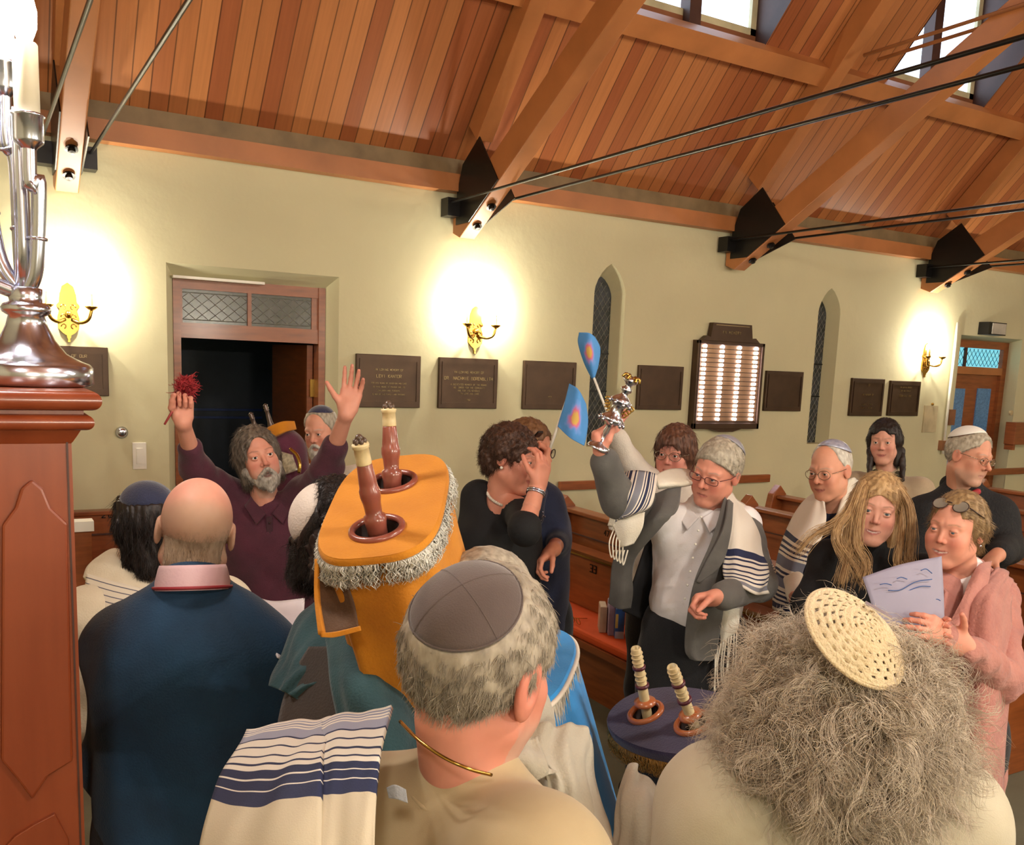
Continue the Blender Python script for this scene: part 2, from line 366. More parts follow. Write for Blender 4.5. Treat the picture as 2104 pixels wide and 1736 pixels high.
def wall_main():
    mb = MB(); outer = [(X0, 0.0), (X0, 3.6), (X1, 3.6), (X1, 0.0)]
    # the doors are notches in the lower edge, the windows are holes
    base = [(X0, 0.0), (X0, 3.6), (X1, 3.6), (X1, 0.0)]+d2_out[::-1]+d1_out[::-1]
    holes = [arch(xc, hw, z0, zs, za) for xc, hw, hi, z0, zs, za, zs2, za2 in WIN]
    polys = [[Vector((x, D, z)) for x, z in base]]+[[Vector((x, D, z)) for x, z in h] for h in holes]
    tr = tessellate_polygon(polys); V = [v for p in polys for v in p]
    mb.add(V, [tuple(t) for t in tr])
    def reveal(o, i, dep, closed=True):
        n = len(o); V = [(x, D, z) for x, z in o]+[(x, D+dep, z) for x, z in i]
        rg = range(n if closed else n-1); mb.add(V, [(k, (k+1) % n, (k+1) % n+n, k+n) for k in rg])
    for xc, hw, hi, z0, zs, za, zs2, za2 in WIN: reveal(arch(xc, hw, z0, zs, za), arch(xc, hi, z0, zs2, za2), EW)
    reveal(d1_out, d1_in, EF, False); reveal(d2_out, d2_in, .2, False)
    return mb
me = bpy.data.meshes.new('wall_right')
w = wall_main().build('wall_right', M_wall); tag(w, kind='structure')
def wallbox(name, lo, hi, m=M_wall):
    return tag(MB().box(lo, hi).build(name, m), kind='structure')
tag(MB().prism([(X0, Y0, 0), (X0, Y0, 3.3), (X0, YR, 8.2), (X0, D, 3.3), (X0, D, 0)], (-.1, 0, 0)).build('wall_front', M_wall), kind='structure')
tag(MB().prism([(X1, Y0, 0), (X1, Y0, 3.3), (X1, YR, 8.2), (X1, D, 3.3), (X1, D, 0)], (.1, 0, 0)).build('wall_back', M_wall), kind='structure')
wallbox('wall_left', (X0, Y0-.1, 0), (X1, Y0, 3.4)); wallbox('floor', (X0, Y0, -.1), (X1, D+3, 0), M_floor)
# ---- ceiling with dormers on the visible slope
YP, ZP = 5.24, cz(5.24)
DORM = [(3.72, 4.92), (6.22, 7.44), (8.80, 10.0)]
mb = MB(); ytop = 3.9
def slope(x0, x1, ya, yb): mb.add([(x0, ya, cz(ya)), (x1, ya, cz(ya)), (x1, yb, cz(yb)), (x0, yb, cz(yb))], [(0, 1, 2, 3)])
slope(X0, X1, D+.05, YP); slope(X0, X1, ytop, YR)
xs = [X0]+[x for d_ in DORM for x in d_]+[X1]
for i in range(0, len(xs), 2): slope(xs[i], xs[i+1], YP, ytop)
sb = SL*(D-YR)/(YR-Y0)
mb.add([(X0, YR, cz(YR)), (X1, YR, cz(YR)), (X1, Y0, cz(YR)-sb*(YR-Y0)), (X0, Y0, cz(YR)-sb*(YR-Y0))], [(0, 1, 2, 3)])
tag(mb.build('ceiling', M_ceil), kind='structure')
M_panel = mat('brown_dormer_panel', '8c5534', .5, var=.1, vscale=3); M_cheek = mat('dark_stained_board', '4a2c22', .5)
M_glassl = mat('daylight_window_glass', 'dfeeff', .2, emit=3.0, ecol='cfe6ff', var=.05)
M_sill = mat('cream_window_frame', 'cfc39c', .6)
for n_, (a, b) in enumerate(DORM):
    yw = YP-.02; zt = cz(ytop); root = tag(MB().box((a, yw, ZP), (b, yw+.06, ZP+.20)).build('window_%d' % (n_+3), M_panel), kind='structure')
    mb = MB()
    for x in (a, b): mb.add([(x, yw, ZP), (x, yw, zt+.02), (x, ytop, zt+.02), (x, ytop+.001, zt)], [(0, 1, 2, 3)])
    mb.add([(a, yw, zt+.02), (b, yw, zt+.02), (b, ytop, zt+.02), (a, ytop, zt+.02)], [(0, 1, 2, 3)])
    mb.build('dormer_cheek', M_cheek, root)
    c = (a+b)/2; z0 = ZP+.20; fr = MB()
    fr.box((a, yw, z0), (b, yw+.07, z0+.045)); fr.box((a, yw, zt-.06), (b, yw+.07, zt)); fr.box((a, yw, z0), (a+.05, yw+.07, zt)); fr.box((b-.05, yw, z0), (b, yw+.07, zt))
    fr.build('window_frame', M_sill, root)
    MB().box((c-.07, yw-.07, ZP+.02), (c+.03, yw+.05, zt)).build('mullion', M_cheek, root)
    for xa, xb in ((a+.05, c-.07), (c+.03, b-.05)): MB().box((xa, yw+.03, z0+.045), (xb, yw+.04, zt-.06)).build('pane', M_glassl, root)
# wall plate along the top of the wall, purlins
pl = MB().box((X0, D-.10, 3.10), (X1, D+.02, 3.215)).build('trim_1', M_beam); tag(pl, kind='structure')
tag(MB().box((X0, D-.03, 3.215), (X1, D+.02, 3.325)).build('trim_shade', mat('olive_brown_shade', '86704c', .6)), kind='structure')  # added board, its colour stands in for the shade above the wall plate
n_ = np.array([0, -SL, -1.0]); n_ /= np.linalg.norm(n_)
def purlin(y):
    c = np.array([0, y, cz(y)])+n_*.055
    return MB().beam((X0, c[1], c[2]), (X1, c[1], c[2]), .14, .11, up=n_)
tag(purlin(5.17).build('trim_2', M_beam), kind='structure')
tag(purlin(3.0).build('trim_3', M_beam), kind='structure')

# ---- trusses with iron plates and tie rods
TX = [.44, 2.95, 5.50, 8.05, 10.6]
POS = ['nearest roof truss over the left sconce, beside the silver candelabrum', 'roof truss above the middle wall sconce', 'roof truss between the two pointed windows', 'roof truss above the far right wall sconce', 'farthest roof truss at the right edge']
for i, x in enumerate(TX):
    r = empty('roof_truss', (x+.06, D, 3.0), 'amber timber '+POS[i], 'roof truss', 'roof trusses along the nave')
    t = .12
    a = np.array([x+t/2, 5.80, cz(5.80)])+n_*.09; b = np.array([x+t/2, YR+.05, cz(YR+.05)])+n_*.09
    MB().beam(a, b, t, .17, up=n_).build('rafter', M_beam, r, bevel=.006)
    # scissor chord: lower face through (5.88,2.79), slope .565
    s2 = .565; dv = np.array([0, -1, s2]); dv /= np.linalg.norm(dv); nn = np.array([0, s2, 1.0]); nn /= np.linalg.norm(nn)
    hgt = .15
    p0 = np.array([0, 5.88, 2.79]); p1 = p0+dv*5.6
    poly = [p0, np.array([0, 5.99, 2.83]), np.array([0, 5.99, 2.79+hgt*1.2]), p1+nn*hgt, p1]
    MB().prism([(x, q_[1], q_[2]) for q_ in poly], (t, 0, 0)).build('scissor_chord', M_beam, r, bevel=.006)
    pp = [(5.62, 3.41), (5.35, 3.10), (5.74, 2.88), (5.93, 2.88), (5.925, 3.09), (5.85, 3.27)]
    for xx in (x-.008, x+t): MB().prism([(xx, y_, z_-(.10 if xx > x and y_ < 5.7 and z_ > 3 else 0)) for y_, z_ in pp], (.008, 0, 0)).build('gusset_plate', M_iron, r)
    MB().box((x-.10, 5.87, 2.93), (x+t+.10, 5.98, 3.05)).build('bearing_bracket', M_iron, r)
    for (y_, z_) in ((5.74, 2.865), (5.55, 2.97)):
        for kk in (0,): MB().lathe([(.030, 0), (.034, .012), (.02, .014), (.018, .03), (0.001, .032)], (x+t/2, y_, z_), (0, -.49, -.87), 12).build('bolt', M_iron, r)
    for xr in (x-.025, x+t+.005): MB().tube([(xr, 4.72, 4.17), (xr, -1.7, 4.17)], .013, 8).build('collar_rod', M_beam, r, smooth=True)
    for xr in (x-.07, x+t+.07):
        o = MB().tube([(xr, 5.95, 3.02), (xr, Y0, 3.02)], .0095, 8).build('tie_rod', M_iron, r, smooth=True)
# ---- windows on the wall: dark leaded glass
def leaded(mb, inside, x0, x1, z0, z1, y, sx, sz, r=.0028):
    """diamond lead lines clipped to the rectangle"""
    n = int((x1-x0)/sx+(z1-z0)/sz)+3
    for s_ in (1, -1):
        for k in range(-n, n):
            pts = []
            for q_ in np.linspace(0, 1, 61):
                zz = z0+(z1-z0)*q_; xx = x0+k*sx+s_*(zz-z0)/sz*sx
                if x0 <= xx <= x1 and inside(xx, zz): pts.append((xx, y, zz))
            if len(pts) > 1: mb.tube([pts[0], pts[-1]], r, 4)
for k, (xc, hw, hi, z0, zs, za, zs2, za2) in enumerate(WIN):
    poly = arch(xc, hi, z0, zs2, za2)
    root = tag(MB().prism([(x, D+EW-.012, z) for x, z in poly], (0, .03, 0)).build('window_%d' % (k+1), M_glassd), kind='structure')
    mb = MB(); ins = lambda x, z: abs(x-xc) < hi-.004 and (z < zs2 or abs(x-xc) < hi*(1-(z-zs2)/(za2-zs2)*.9))
    leaded(mb, ins, xc-hi, xc+hi, z0, za2, D+EW-.014, .052, .075, .0022)
    mb.build('lead_lines', M_lead, root)
    mb = MB(); [mb.box((xc-hi, D+EW-.02, z_), (xc+hi, D+EW-.01, z_+.012)) for z_ in (1.75, 2.05)]; mb.build('saddle_bar', M_iron, root)
# ---- door 1: frame, transom, dark room beyond, leaf folded open
yf = D+EF; xl, xr = fl_[0], frr[0]; zt = fl_[2]
dg = tag(MB().box((xl, yf-.01, 0), (xl+.045, yf+.10, zt)).build('door_1', M_oak), kind='structure')
MB().box((xr-.045, yf-.01, 0), (xr, yf+.10, zt)).build('door_jamb', M_oak, dg)
gt = onY(375, 592.7, yf); gb = onY(375, 662, yf); ob = onY(365, 693, yf)
MB().box((xl+.045, yf, gt[2]), (xr-.045, yf+.09, zt)).build('door_head', M_oak, dg)
MB().box((xl+.045, yf, ob[2]), (xr-.045, yf+.09, gb[2])).build('transom_bar', M_oak, dg)
MB().box((xl+.045, yf+.01, gb[2]), (gt[0], yf+.08, gt[2])).build('transom_stile', M_oak, dg)
gr = onY(641.6, 608, yf)
MB().box((gr[0], yf+.01, gb[2]), (xr-.045, yf+.08, gt[2])).build('transom_stile', M_oak, dg)
xm = (gt[0]+gr[0])/2
MB().box((xm-.012, yf-.0, gb[2]), (xm+.012, yf+.03, gt[2])).build('transom_mullion', M_oak, dg)
M_glasst = mat('antique_transom_glass', '4a443f', .2, var=.2, vscale=20, color2='35351f')
for xa, xb in ((gt[0], xm-.012), (xm+.012, gr[0])):
    pn = MB().box((xa, yf+.02, gb[2]), (xb, yf+.026, gt[2])).build('pane', M_glasst, dg)
    mb = MB(); w_ = (xb-xa)/5
    leaded(mb, lambda x, z: True, xa, xb, gb[2]+.02, gt[2]-.02, yf+.018, w_, (gt[2]-gb[2]-.04)/2.5, .0022)
    for z_ in (gb[2]+.02, gt[2]-.02): mb.tube([(xa, yf+.018, z_), (xb, yf+.018, z_)], .003, 4)
    mb.build('lead_lines', M_lead, pn)
MB().box((xl-.01, D+.035, zt-.012), (xl+.55, D+.13, zt+.004)).build('white_strip', M_white, dg)
lf = MB().box((xr-.09, yf+.10, .02), (xr-.05, yf+.95, ob[2]-.01)).build('door_leaf', M_oak, dg)
MB().box((xr-.075, yf+.07, ob[2]-.36), (xr-.043, yf+.10, ob[2]-.24)).build('hinge', M_brass, lf)
# dark vestibule behind the door
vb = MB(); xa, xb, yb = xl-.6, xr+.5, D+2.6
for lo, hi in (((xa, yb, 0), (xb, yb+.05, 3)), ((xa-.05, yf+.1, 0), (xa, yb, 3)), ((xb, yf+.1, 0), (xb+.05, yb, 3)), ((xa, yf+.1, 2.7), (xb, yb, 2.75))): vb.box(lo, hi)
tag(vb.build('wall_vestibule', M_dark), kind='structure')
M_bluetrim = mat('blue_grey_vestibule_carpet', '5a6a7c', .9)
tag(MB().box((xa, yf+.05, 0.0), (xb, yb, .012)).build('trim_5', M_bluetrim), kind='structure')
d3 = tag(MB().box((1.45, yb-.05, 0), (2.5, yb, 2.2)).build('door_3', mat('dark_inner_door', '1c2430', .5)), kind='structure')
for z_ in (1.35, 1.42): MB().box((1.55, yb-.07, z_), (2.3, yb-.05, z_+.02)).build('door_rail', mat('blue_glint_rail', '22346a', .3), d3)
# ---- door 2 (far right) with bright transom
y2 = D+.2; a2 = onY(1974, 713, y2); b2 = onY(2061, 757, y2); xl2, xr2, zt2 = d2_in[0][0], qa[0], d2_in[1][1]
d2 = tag(MB().box((xr2-.09, y2-.01, 0), (xr2, y2+.1, zt2)).build('door_2', M_oak), kind='structure')
MB().box((xl2, y2-.01, a2[2]), (xr2-.09, y2+.1, zt2)).build('door_head', M_oak, d2)
MB().box((xl2, y2-.02, b2[2]-.08), (xr2-.09, y2+.1, b2[2])).build('transom_bar', M_beam, d2)
M_g2 = mat('lit_green_blue_glass', '7fd0d8', .3, emit=.85, ecol='5fb9d6', var=.25, vscale=12, color2='a9e6c8')
for xa, xb in ((xl2+.01, xl2+.30), (xl2+.335, xr2-.10)):
    pn = MB().box((xa, y2+.03, b2[2]), (xb, y2+.04, a2[2])).build('pane', M_g2, d2)
    mb = MB(); leaded(mb, lambda x, z: True, xa, xb, b2[2]+.01, a2[2]-.01, y2+.028, .07, .085, .003); mb.build('lead_lines', M_iron, pn)
MB().box((xl2+.30, y2+.01, b2[2]), (xl2+.335, y2+.05, a2[2])).build('transom_mullion', M_cheek, d2)
lf = MB().box((xl2, y2+.03, .02), (xr2-.09, y2+.08, b2[2]-.08)).build('door_leaf', M_oak, d2)
M_blueg = mat('blue_textured_glass', '5f86a8', .3, var=.2, vscale=60, emit=.10, ecol='4a7cb0')
for px_ in ((1965, 1987), (2013, 2040)):
    ga = onY(px_[0], 798, y2); gc = onY(px_[1], 798, y2); MB().box((max(ga[0], xl2+.03), y2+.018, 1.05), (gc[0], y2+.032, ga[2])).build('door_glass', M_blueg, lf)
# ---- things on the wall
def onwall(x, y, D_=D): return onY(x, y, D_)
FONT = {'A': '7a,a0', }
def letters(mb, text, x, z, h, y, w=None, face=-1, th=.004):
    """block capitals made from bars: text drawn from x rightwards with cap height h on the plane Y=y"""
    G = {'A': [(0, 0, .5, 1), (.5, 1, 1, 0), (.2, .4, .8, .4)], 'B': [(0, 0, 0, 1), (0, 1, .7, 1), (.7, 1, .7, .55), (0, .55, .9, .55), (.9, .55, .9, 0), (.9, 0, 0, 0)], 'C': [(1, 1, 0, 1), (0, 1, 0, 0), (0, 0, 1, 0)],
         'D': [(0, 0, 0, 1), (0, 1, .7, 1), (.7, 1, 1, .5), (1, .5, .7, 0), (.7, 0, 0, 0)], 'E': [(1, 1, 0, 1), (0, 1, 0, 0), (0, 0, 1, 0), (0, .5, .8, .5)], 'F': [(1, 1, 0, 1), (0, 1, 0, 0), (0, .5, .8, .5)],
         'G': [(1, 1, 0, 1), (0, 1, 0, 0), (0, 0, 1, 0), (1, 0, 1, .5), (1, .5, .5, .5)], 'H': [(0, 0, 0, 1), (1, 0, 1, 1), (0, .5, 1, .5)], 'I': [(.5, 0, .5, 1)], 'K': [(0, 0, 0, 1), (0, .5, 1, 1), (0, .5, 1, 0)],
         'L': [(0, 1, 0, 0), (0, 0, 1, 0)], 'M': [(0, 0, 0, 1), (0, 1, .5, .3), (.5, .3, 1, 1), (1, 1, 1, 0)], 'N': [(0, 0, 0, 1), (0, 1, 1, 0), (1, 0, 1, 1)], 'O': [(0, 0, 0, 1), (0, 1, 1, 1), (1, 1, 1, 0), (1, 0, 0, 0)],
         'P': [(0, 0, 0, 1), (0, 1, 1, 1), (1, 1, 1, .5), (1, .5, 0, .5)], 'R': [(0, 0, 0, 1), (0, 1, 1, 1), (1, 1, 1, .5), (1, .5, 0, .5), (.4, .5, 1, 0)], 'S': [(1, 1, 0, 1), (0, 1, 0, .5), (0, .5, 1, .5), (1, .5, 1, 0), (1, 0, 0, 0)],
         'T': [(0, 1, 1, 1), (.5, 1, .5, 0)], 'U': [(0, 1, 0, 0), (0, 0, 1, 0), (1, 0, 1, 1)], 'V': [(0, 1, .5, 0), (.5, 0, 1, 1)], 'Y': [(0, 1, .5, .5), (1, 1, .5, .5), (.5, .5, .5, 0)], 'Z': [(0, 1, 1, 1), (1, 1, 0, 0), (0, 0, 1, 0)],
         '2': [(0, 1, 1, 1), (1, 1, 1, .55), (1, .55, 0, 0), (0, 0, 1, 0)], '8': [(0, 0, 0, 1), (0, 1, 1, 1), (1, 1, 1, 0), (1, 0, 0, 0), (0, .5, 1, .5)], '3': [(0, 1, 1, 1), (1, 1, 1, 0), (1, 0, 0, 0), (.2, .5, 1, .5)], '4': [(.8, 0, .8, 1), (.8, 1, 0, .35), (0, .35, 1, .35)], '7': [(0, 1, 1, 1), (1, 1, .3, 0)], '.': [(0, 0, .1, 0)], '1': [(.5, 0, .5, 1)], '9': [(1, 0, 1, 1), (1, 1, 0, 1), (0, 1, 0, .5), (0, .5, 1, .5)]}
    cw = h*.62; adv = h*.86 if w is None else w/max(len(text), 1); bt = h*.13
    for i, ch in enumerate(text):
        for (xa, za, xb, zb) in G.get(ch, []):
            a = (x+i*adv+xa*cw, y, z+za*h); b = (x+i*adv+xb*cw, y, z+zb*h)
            if a != b: mb.beam(a, b, th, bt, up=np.cross(np.array([0, 1.0, 0]), np.array(b)-np.array(a)))
    return mb
def plaque(x0, x1, z0, z1, lines, label):
    r = empty('memorial_plaque', ((x0+x1)/2, D, z0), label, 'plaque', 'bronze memorial plaques along the wall')
    MB().box((x0, D-.03, z0), (x1, D, z1)).build('backing', M_bronze, r, bevel=.004)
    mb = MB(); b = .022
    for lo, hi in (((x0+.02, z1-b-.02), (x1-.02, z1-.03)), ((x0+.02, z0+.03), (x1-.02, z0+b+.02)), ((x0+.02, z0+b+.0205), (x0+.032, z1-b-.0205)), ((x1-.032, z0+b+.0205), (x1-.02, z1-b-.0205))): mb.box((lo[0], D-.036, lo[1]), (hi[0], D-.029, hi[1]))
    mb.build('border', M_bronze, r)
    if lines:
        mb = MB(); xc = (x0+x1)/2
        for f, h, tx in lines:
            wd = len(tx)*h*.86; letters(mb, tx, xc-wd/2, z1-f*(z1-z0), h, D-.032)
        mb.build('lettering', M_bronzeL, r)
    return r
PZ0, PZ1 = 1.612, 1.973
plaque(.20, .70, 1.66, 1.945, [(.22, .016, 'LOVING MEMORY OF OUR'), (.34, .016, 'BELOVED LEADER'), (.48, .014, 'MORRIS L D B Y'), (.65, .022, 'D R A N PISCH'), (.78, .013, 'BY THE CONGREGATION')], 'dark bronze plaque partly hidden behind the silver candelabrum base')
T1 = [(.3, .013, 'IN LOVING MEMORY OF'), (.43, .020, 'LEVI KANTOR'), (.55, .009, 'FOR HIS YEARS OF DEVOTION AND CARE'), (.62, .009, 'TO THIS HOUSE OF PRAYER AND ITS'), (.69, .009, 'CHILDREN AND TEACHERS'), (.76, .009, 'GIVEN BY HIS FAMILY AND FRIENDS')]
T2 = [(.30, .015, 'IN LOVING MEMORY OF'), (.43, .021, 'DR. NACHMIE BORENBLITH'), (.54, .011, 'A DEDICATED MEMBER OF THE BOARD'), (.60, .011, 'WHO WORKED FOR THE COMMUNITY'), (.66, .011, 'AND FOR ITS SCHOOLS'), (.72, .011, 'WITH LOVE AND CARE'), (.84, .010, '1982')]
plaque(2.249, 2.724, PZ0, PZ1, T1, 'wide dark bronze plaque beside the raised open hand, right of the doorway')
plaque(2.869, 3.345, PZ0, PZ1, T2, 'bronze plaque with bright lettering directly under the middle sconce')
plaque(3.57, 4.04, PZ0, PZ1+.002, [(.75, .010, '1979')], 'blank looking dark plaque left of the near pointed window, behind the lower blue flag')
plaque(4.649, 5.114, PZ0+.008, PZ1+.005, None, 'dark plaque between the near pointed window and the lit memorial board, beside the silver finial')
plaque(6.069, 6.526, PZ0+.01, PZ1+.004, None, 'dark plaque between the lit memorial board and the far pointed window')
plaque(7.188, 7.648, 1.585, 1.943, [(.2, .02, 'O'), (.45, .016, 'IN MEMORY OF'), (.70, .012, 'A B N    E R S'), (.8, .012, 'D E L    M A N')], 'dark plaque just right of the far pointed window, left one of an adjoining pair')
plaque(7.742, 8.193, 1.59, 1.933, [(.2, .013, 'IN LOVING MEMORY'), (.3, .013, 'OF THE FAMILY'), (.45, .016, 'FROM HIS WIFE')], 'dark plaque under the far right sconce, right one of an adjoining pair')
# ---- memorial board with four columns of small bulbs
r = empty('memorial_light_board', (5.6, D, 1.46), 'bronze memorial board with four columns of glowing bulbs', 'memorial board')
bx0, bx1, bz0, bz1 = 5.216, 5.972, 1.465, 2.205
MB().box((bx0, D-.05, bz0), (bx1, D, bz1)).build('backing', M_bronze, r)
mb = MB()
for lo, hi in (((bx0, bz0), (bx1, bz0+.05)), ((bx0, bz1-.03), (bx1, bz1)), ((bx0, bz0), (bx0+.03, bz1)), ((bx1-.03, bz0), (bx1, bz1))): mb.box((lo[0], D-.075, lo[1]), (hi[0], D-.045, hi[1]))
mb.build('frame', M_bronze, r, bevel=.004)
MB().prism([(bx0+.2, D-.07, bz0), (bx1-.2, D-.07, bz0), (bx1-.3, D-.07, bz0-.025), (bx0+.3, D-.07, bz0-.025)], (0, .06, 0)).build('lower_scroll', M_bronze, r)
MB().prism([(bx0+.05, D-.06, bz1), (bx1-.05, D-.06, bz1), (bx1-.1, D-.06, bz1+.04), (bx1-.14, D-.06, bz1+.03), (bx1-.16, D-.06, bz1+.15), (bx0+.16, D-.06, bz1+.15), (bx0+.14, D-.06, bz1+.03), (bx0+.1, D-.06, bz1+.04)], (0, .05, 0)).build('crest', M_bronze, r)
mb = MB(); letters(mb, 'IN MEMORY', 5.48, 2.27, .022, D-.062, w=.22); mb.box((bx0+.19, D-.066, bz1+.13), (bx1-.19, D-.06, bz1+.136)); mb.build('crest_lettering', M_bronzeL, r)
M_bulb = mat('glowing_small_bulb', 'ffffff', .3, emit=30, ecol='f4ecff')
M_strip = mat('brass_name_strip', 'b08a66', .3, metal=.6)
mb = MB()
for k in range(17):
    z = bz0+.085+k*.038; mb.box((bx0+.035, D-.056, z-.016), (bx1-.035, D-.05, z+.016))
mb.build('name_plates', M_strip, r)
mb = MB().sphere((0, 0, 0), (.0105, .012, .0125), 8, 6); b0 = mb.build('bulb', M_bulb); b0me = b0.data; bpy.data.objects.remove(b0)
for cidx in range(4):
    for k in range(17):
        o = bpy.data.objects.new('bulb', b0me); COL.objects.link(o); o.parent = r
        o.location = Vector((bx0+.085+cidx*.195, D-.068, bz0+.085+k*.038))-r.location
for p_ in r.children: pass
light('board_glow', 'AREA', (5.6, D-.12, 1.84), 1.2, (1, .93, 1), .5, (math.radians(-90), 0, 0))
# ---- sconces
M_candle = mat('ivory_candle_sleeve', 'efe3c4', .5)
M_flame = mat('white_hot_bulb', 'fffbe8', .3, emit=45, ecol='fff2cc')
def sconce(x, ztip, label, en):
    r = empty('wall_sconce', (x, D, ztip), label, 'wall sconce', 'two-armed brass wall sconces'); z = ztip
    prof = [(0, .0), (.008, .004), (.006, .02), (.012, .03), (.012, .04), (.035, .055), (.055, .08), (.058, .14), (.045, .19), (.06, .2), (.06, .215), (.048, .23), (.044, .28), (.03, .32), (.001, .34)]
    pts = [(x+w_, D-.018, z+h_) for w_, h_ in prof]+[(x-w_, D-.018, z+h_) for w_, h_ in prof[::-1]]
    MB().prism(pts[:-1], (0, .018, 0)).build('backplate', M_brass, r, bevel=.003)
    mb = MB()
    for s_ in (-1, 1):
        for k in range(3):
            th = np.linspace(0, 4.6, 14); mb.tube([(x+s_*(.024+.016*math.cos(t_)*(1-t_*.12)), D-.022, z+.09+k*.055+.018*math.sin(t_)*(1-t_*.1)) for t_ in th], .0035, 5)
    mb.sphere((x, D-.03, z+.16), (.018, .02, .022)); mb.build('scrollwork', M_brass, r, smooth=True)
    for s_ in (-1, 1):
        pth = spline([(x+s_*.02, D-.03, z+.13), (x+s_*.06, D-.07, z+.115), (x+s_*.098, D-.10, z+.135), (x+s_*.115, D-.105, z+.19)], 6)
        arm = MB().tube(pth, [.010]*len(pth), 8).lathe([(.008, 0), (.020, .006), (.036, .02), (.036, .026), (.012, .028)], (x+s_*.115, D-.105, z+.185), n=14).build('arm', M_brass, r, smooth=True)
        MB().lathe([(.011, 0), (.011, .07)], (x+s_*.115, D-.105, z+.21), n=10).build('candle_sleeve', M_candle, arm)
        MB().lathe([(.006, 0), (.014, .015), (.012, .035), (.002, .06)], (x+s_*.115, D-.105, z+.28), n=10).build('bulb', M_flame, arm, smooth=True)
        light('sconce_light', 'POINT', (x+s_*.115, D-.105, z+.31), en, (1, .93, .77), .018)
sconce(.495, 1.965, 'brass two-armed wall sconce above the bronze plaque beside the candelabrum', 52)
sconce(3.155, 2.005, 'brass two-armed wall sconce in the middle, above the lettered plaque', 52)
sconce(8.255, 1.975, 'brass two-armed wall sconce at the far right beside the far door', 52)
# unseen sconces added on the opposite wall as front fill light
for xo in (.5, 3.15, 5.7, 8.25):
    r = empty('wall_sconce', (xo, Y0, 2.0), 'added brass fill sconce on the opposite wall, '+{.5: 'nearest the front', 3.15: 'second from the front', 5.7: 'third from the front', 8.25: 'farthest from the front'}[xo], 'wall sconce', 'added fill sconces on the opposite wall')  # added unseen fill sconce, shares the wall_sconce name
    MB().box((xo-.05, Y0, 2.0), (xo+.05, Y0+.02, 2.3)).build('backplate', M_brass, r, bevel=.004)
    for s_ in (-1, 1):
        arm = MB().tube(spline([(xo, Y0+.02, 2.14), (xo+s_*.07, Y0+.08, 2.12), (xo+s_*.115, Y0+.105, 2.2)], 5), .009, 8).build('arm', M_brass, r, smooth=True)
        MB().lathe([(.006, 0), (.014, .015), (.012, .035), (.002, .06)], (xo+s_*.115, Y0+.105, 2.28), n=10).build('bulb', M_flame, arm, smooth=True)
        light('sconce_light', 'POINT', (xo+s_*.115, Y0+.13, 2.31), 62, (1, .95, .86), .03)
# ---- small wall fittings
o = MB().lathe([(.034, 0), (.036, .012), (.028, .018), (.026, .03), (.014, .034), (.001, .034)], (.767, D, 1.442), (0, -1, 0), 20).build('round_dimmer_knob', M_silver, smooth=True); tag(o, 'round metal dimmer knob on the wall above the switch plate', 'knob')
r = empty('light_switch', (.863, D, 1.22), 'cream square switch plate on the wall left of the doorway', 'light switch')
MB().box((.825, D-.008, 1.215), (.905, D, 1.38)).build('plate', M_white, r, bevel=.003); MB().box((.848, D-.014, 1.25), (.882, D-.008, 1.345)).build('rocker', M_white, r)
for k, (a, b, z, lb) in enumerate(((3.93, 6.20, 1.0, 'long orange wooden rail on the wall behind the raised silver finial man'), (9.30, 10.15, .975, 'short wooden rail on the wall right of the far door'))):
    rr = empty('wall_rail', ((a+b)/2, D, z), lb, 'rail', 'wooden rails along the wall')
    MB().box((a, D-.045, z-.018), (b, D-.012, z+.052)).build('rail_board', M_oak, rr, bevel=.006)
    mb = MB(); [mb.box((t_-.02, D-.02, z-.0), (t_+.02, D, z+.04)) for t_ in np.linspace(a+.2, b-.2, 3)]; mb.build('rail_bracket', M_oak, rr)
r = empty('conduit_pipe', (8.677, D, 1.2), 'pale vertical pipe beside the far door', 'pipe')
MB().tube([(8.66, D-.03, 2.54), (8.66, D-.03, 1.2)], .014, 8).build('pipe', M_white, r, smooth=True)
tag(MB().box((8.61, D-.05, 1.24), (8.69, D, 1.34)).build('junction_box', mat('brown_box', '8a5a3a', .5)), 'small brown box at the lower end of the pale pipe', 'box')
tag(MB().box((8.70, D-.03, 1.50), (8.80, D, 1.66)).build('brown_switch_box', mat('brown_box', '8a5a3a', .5)), 'small brown box on the wall left of the far door', 'box')
r = empty('framed_card', (8.44, D, 1.42), 'narrow cream card hanging left of the far door', 'card'); a = onY(1899, 833, D); b = onY(1924, 888, D)
MB().box((a[0], D-.012, b[2]), (b[0]-.03, D, a[2])).build('card', mat('cream_card', 'c9b994', .6), r); MB().sphere(((a[0]+b[0])/2-.01, D-.015, a[2]+.015), .014).build('hook', M_brass, r)
r = empty('exit_sign', (9.4, D-.1, 2.46), 'small square sign box on the wall above the far door', 'sign'); a = onY(2034, 661, D-.12); b = onY(2066, 690, D-.12)
MB().box((a[0], D-.12, b[2]), (b[0], D, a[2])).build('housing', M_iron, r); MB().box((a[0]+.05, D-.126, b[2]+.01), (b[0]-.012, D-.119, a[2]-.01)).build('face', mat('pale_sign_face', 'c9c2b4', .5), r)
a = onY(2075, 848, D); tag(MB().lathe([(.028, 0), (.028, .02), (.001, .024)], (a[0], D, a[2]), (0, -1, 0), 14).build('wall_thermostat', mat('beige_plastic', 'cbb88c', .5)), 'small beige thermostat right of the far door', 'thermostat')
a = onY(2085, 868, D-.1); b = onY(2112, 913, D-.1); r = empty('wooden_wall_box', (a[0]+.1, D, b[2]), 'small wooden box shelf on the wall at the right edge', 'box')
MB().box((a[0], D-.12, b[2]), (b[0]+.1, D, a[2])).build('box_body', M_oak, r, bevel=.004); MB().box((a[0]+.02, D-.10, b[2]-.06), (a[0]+.06, D, b[2])).build('box_bracket', M_oak, r)
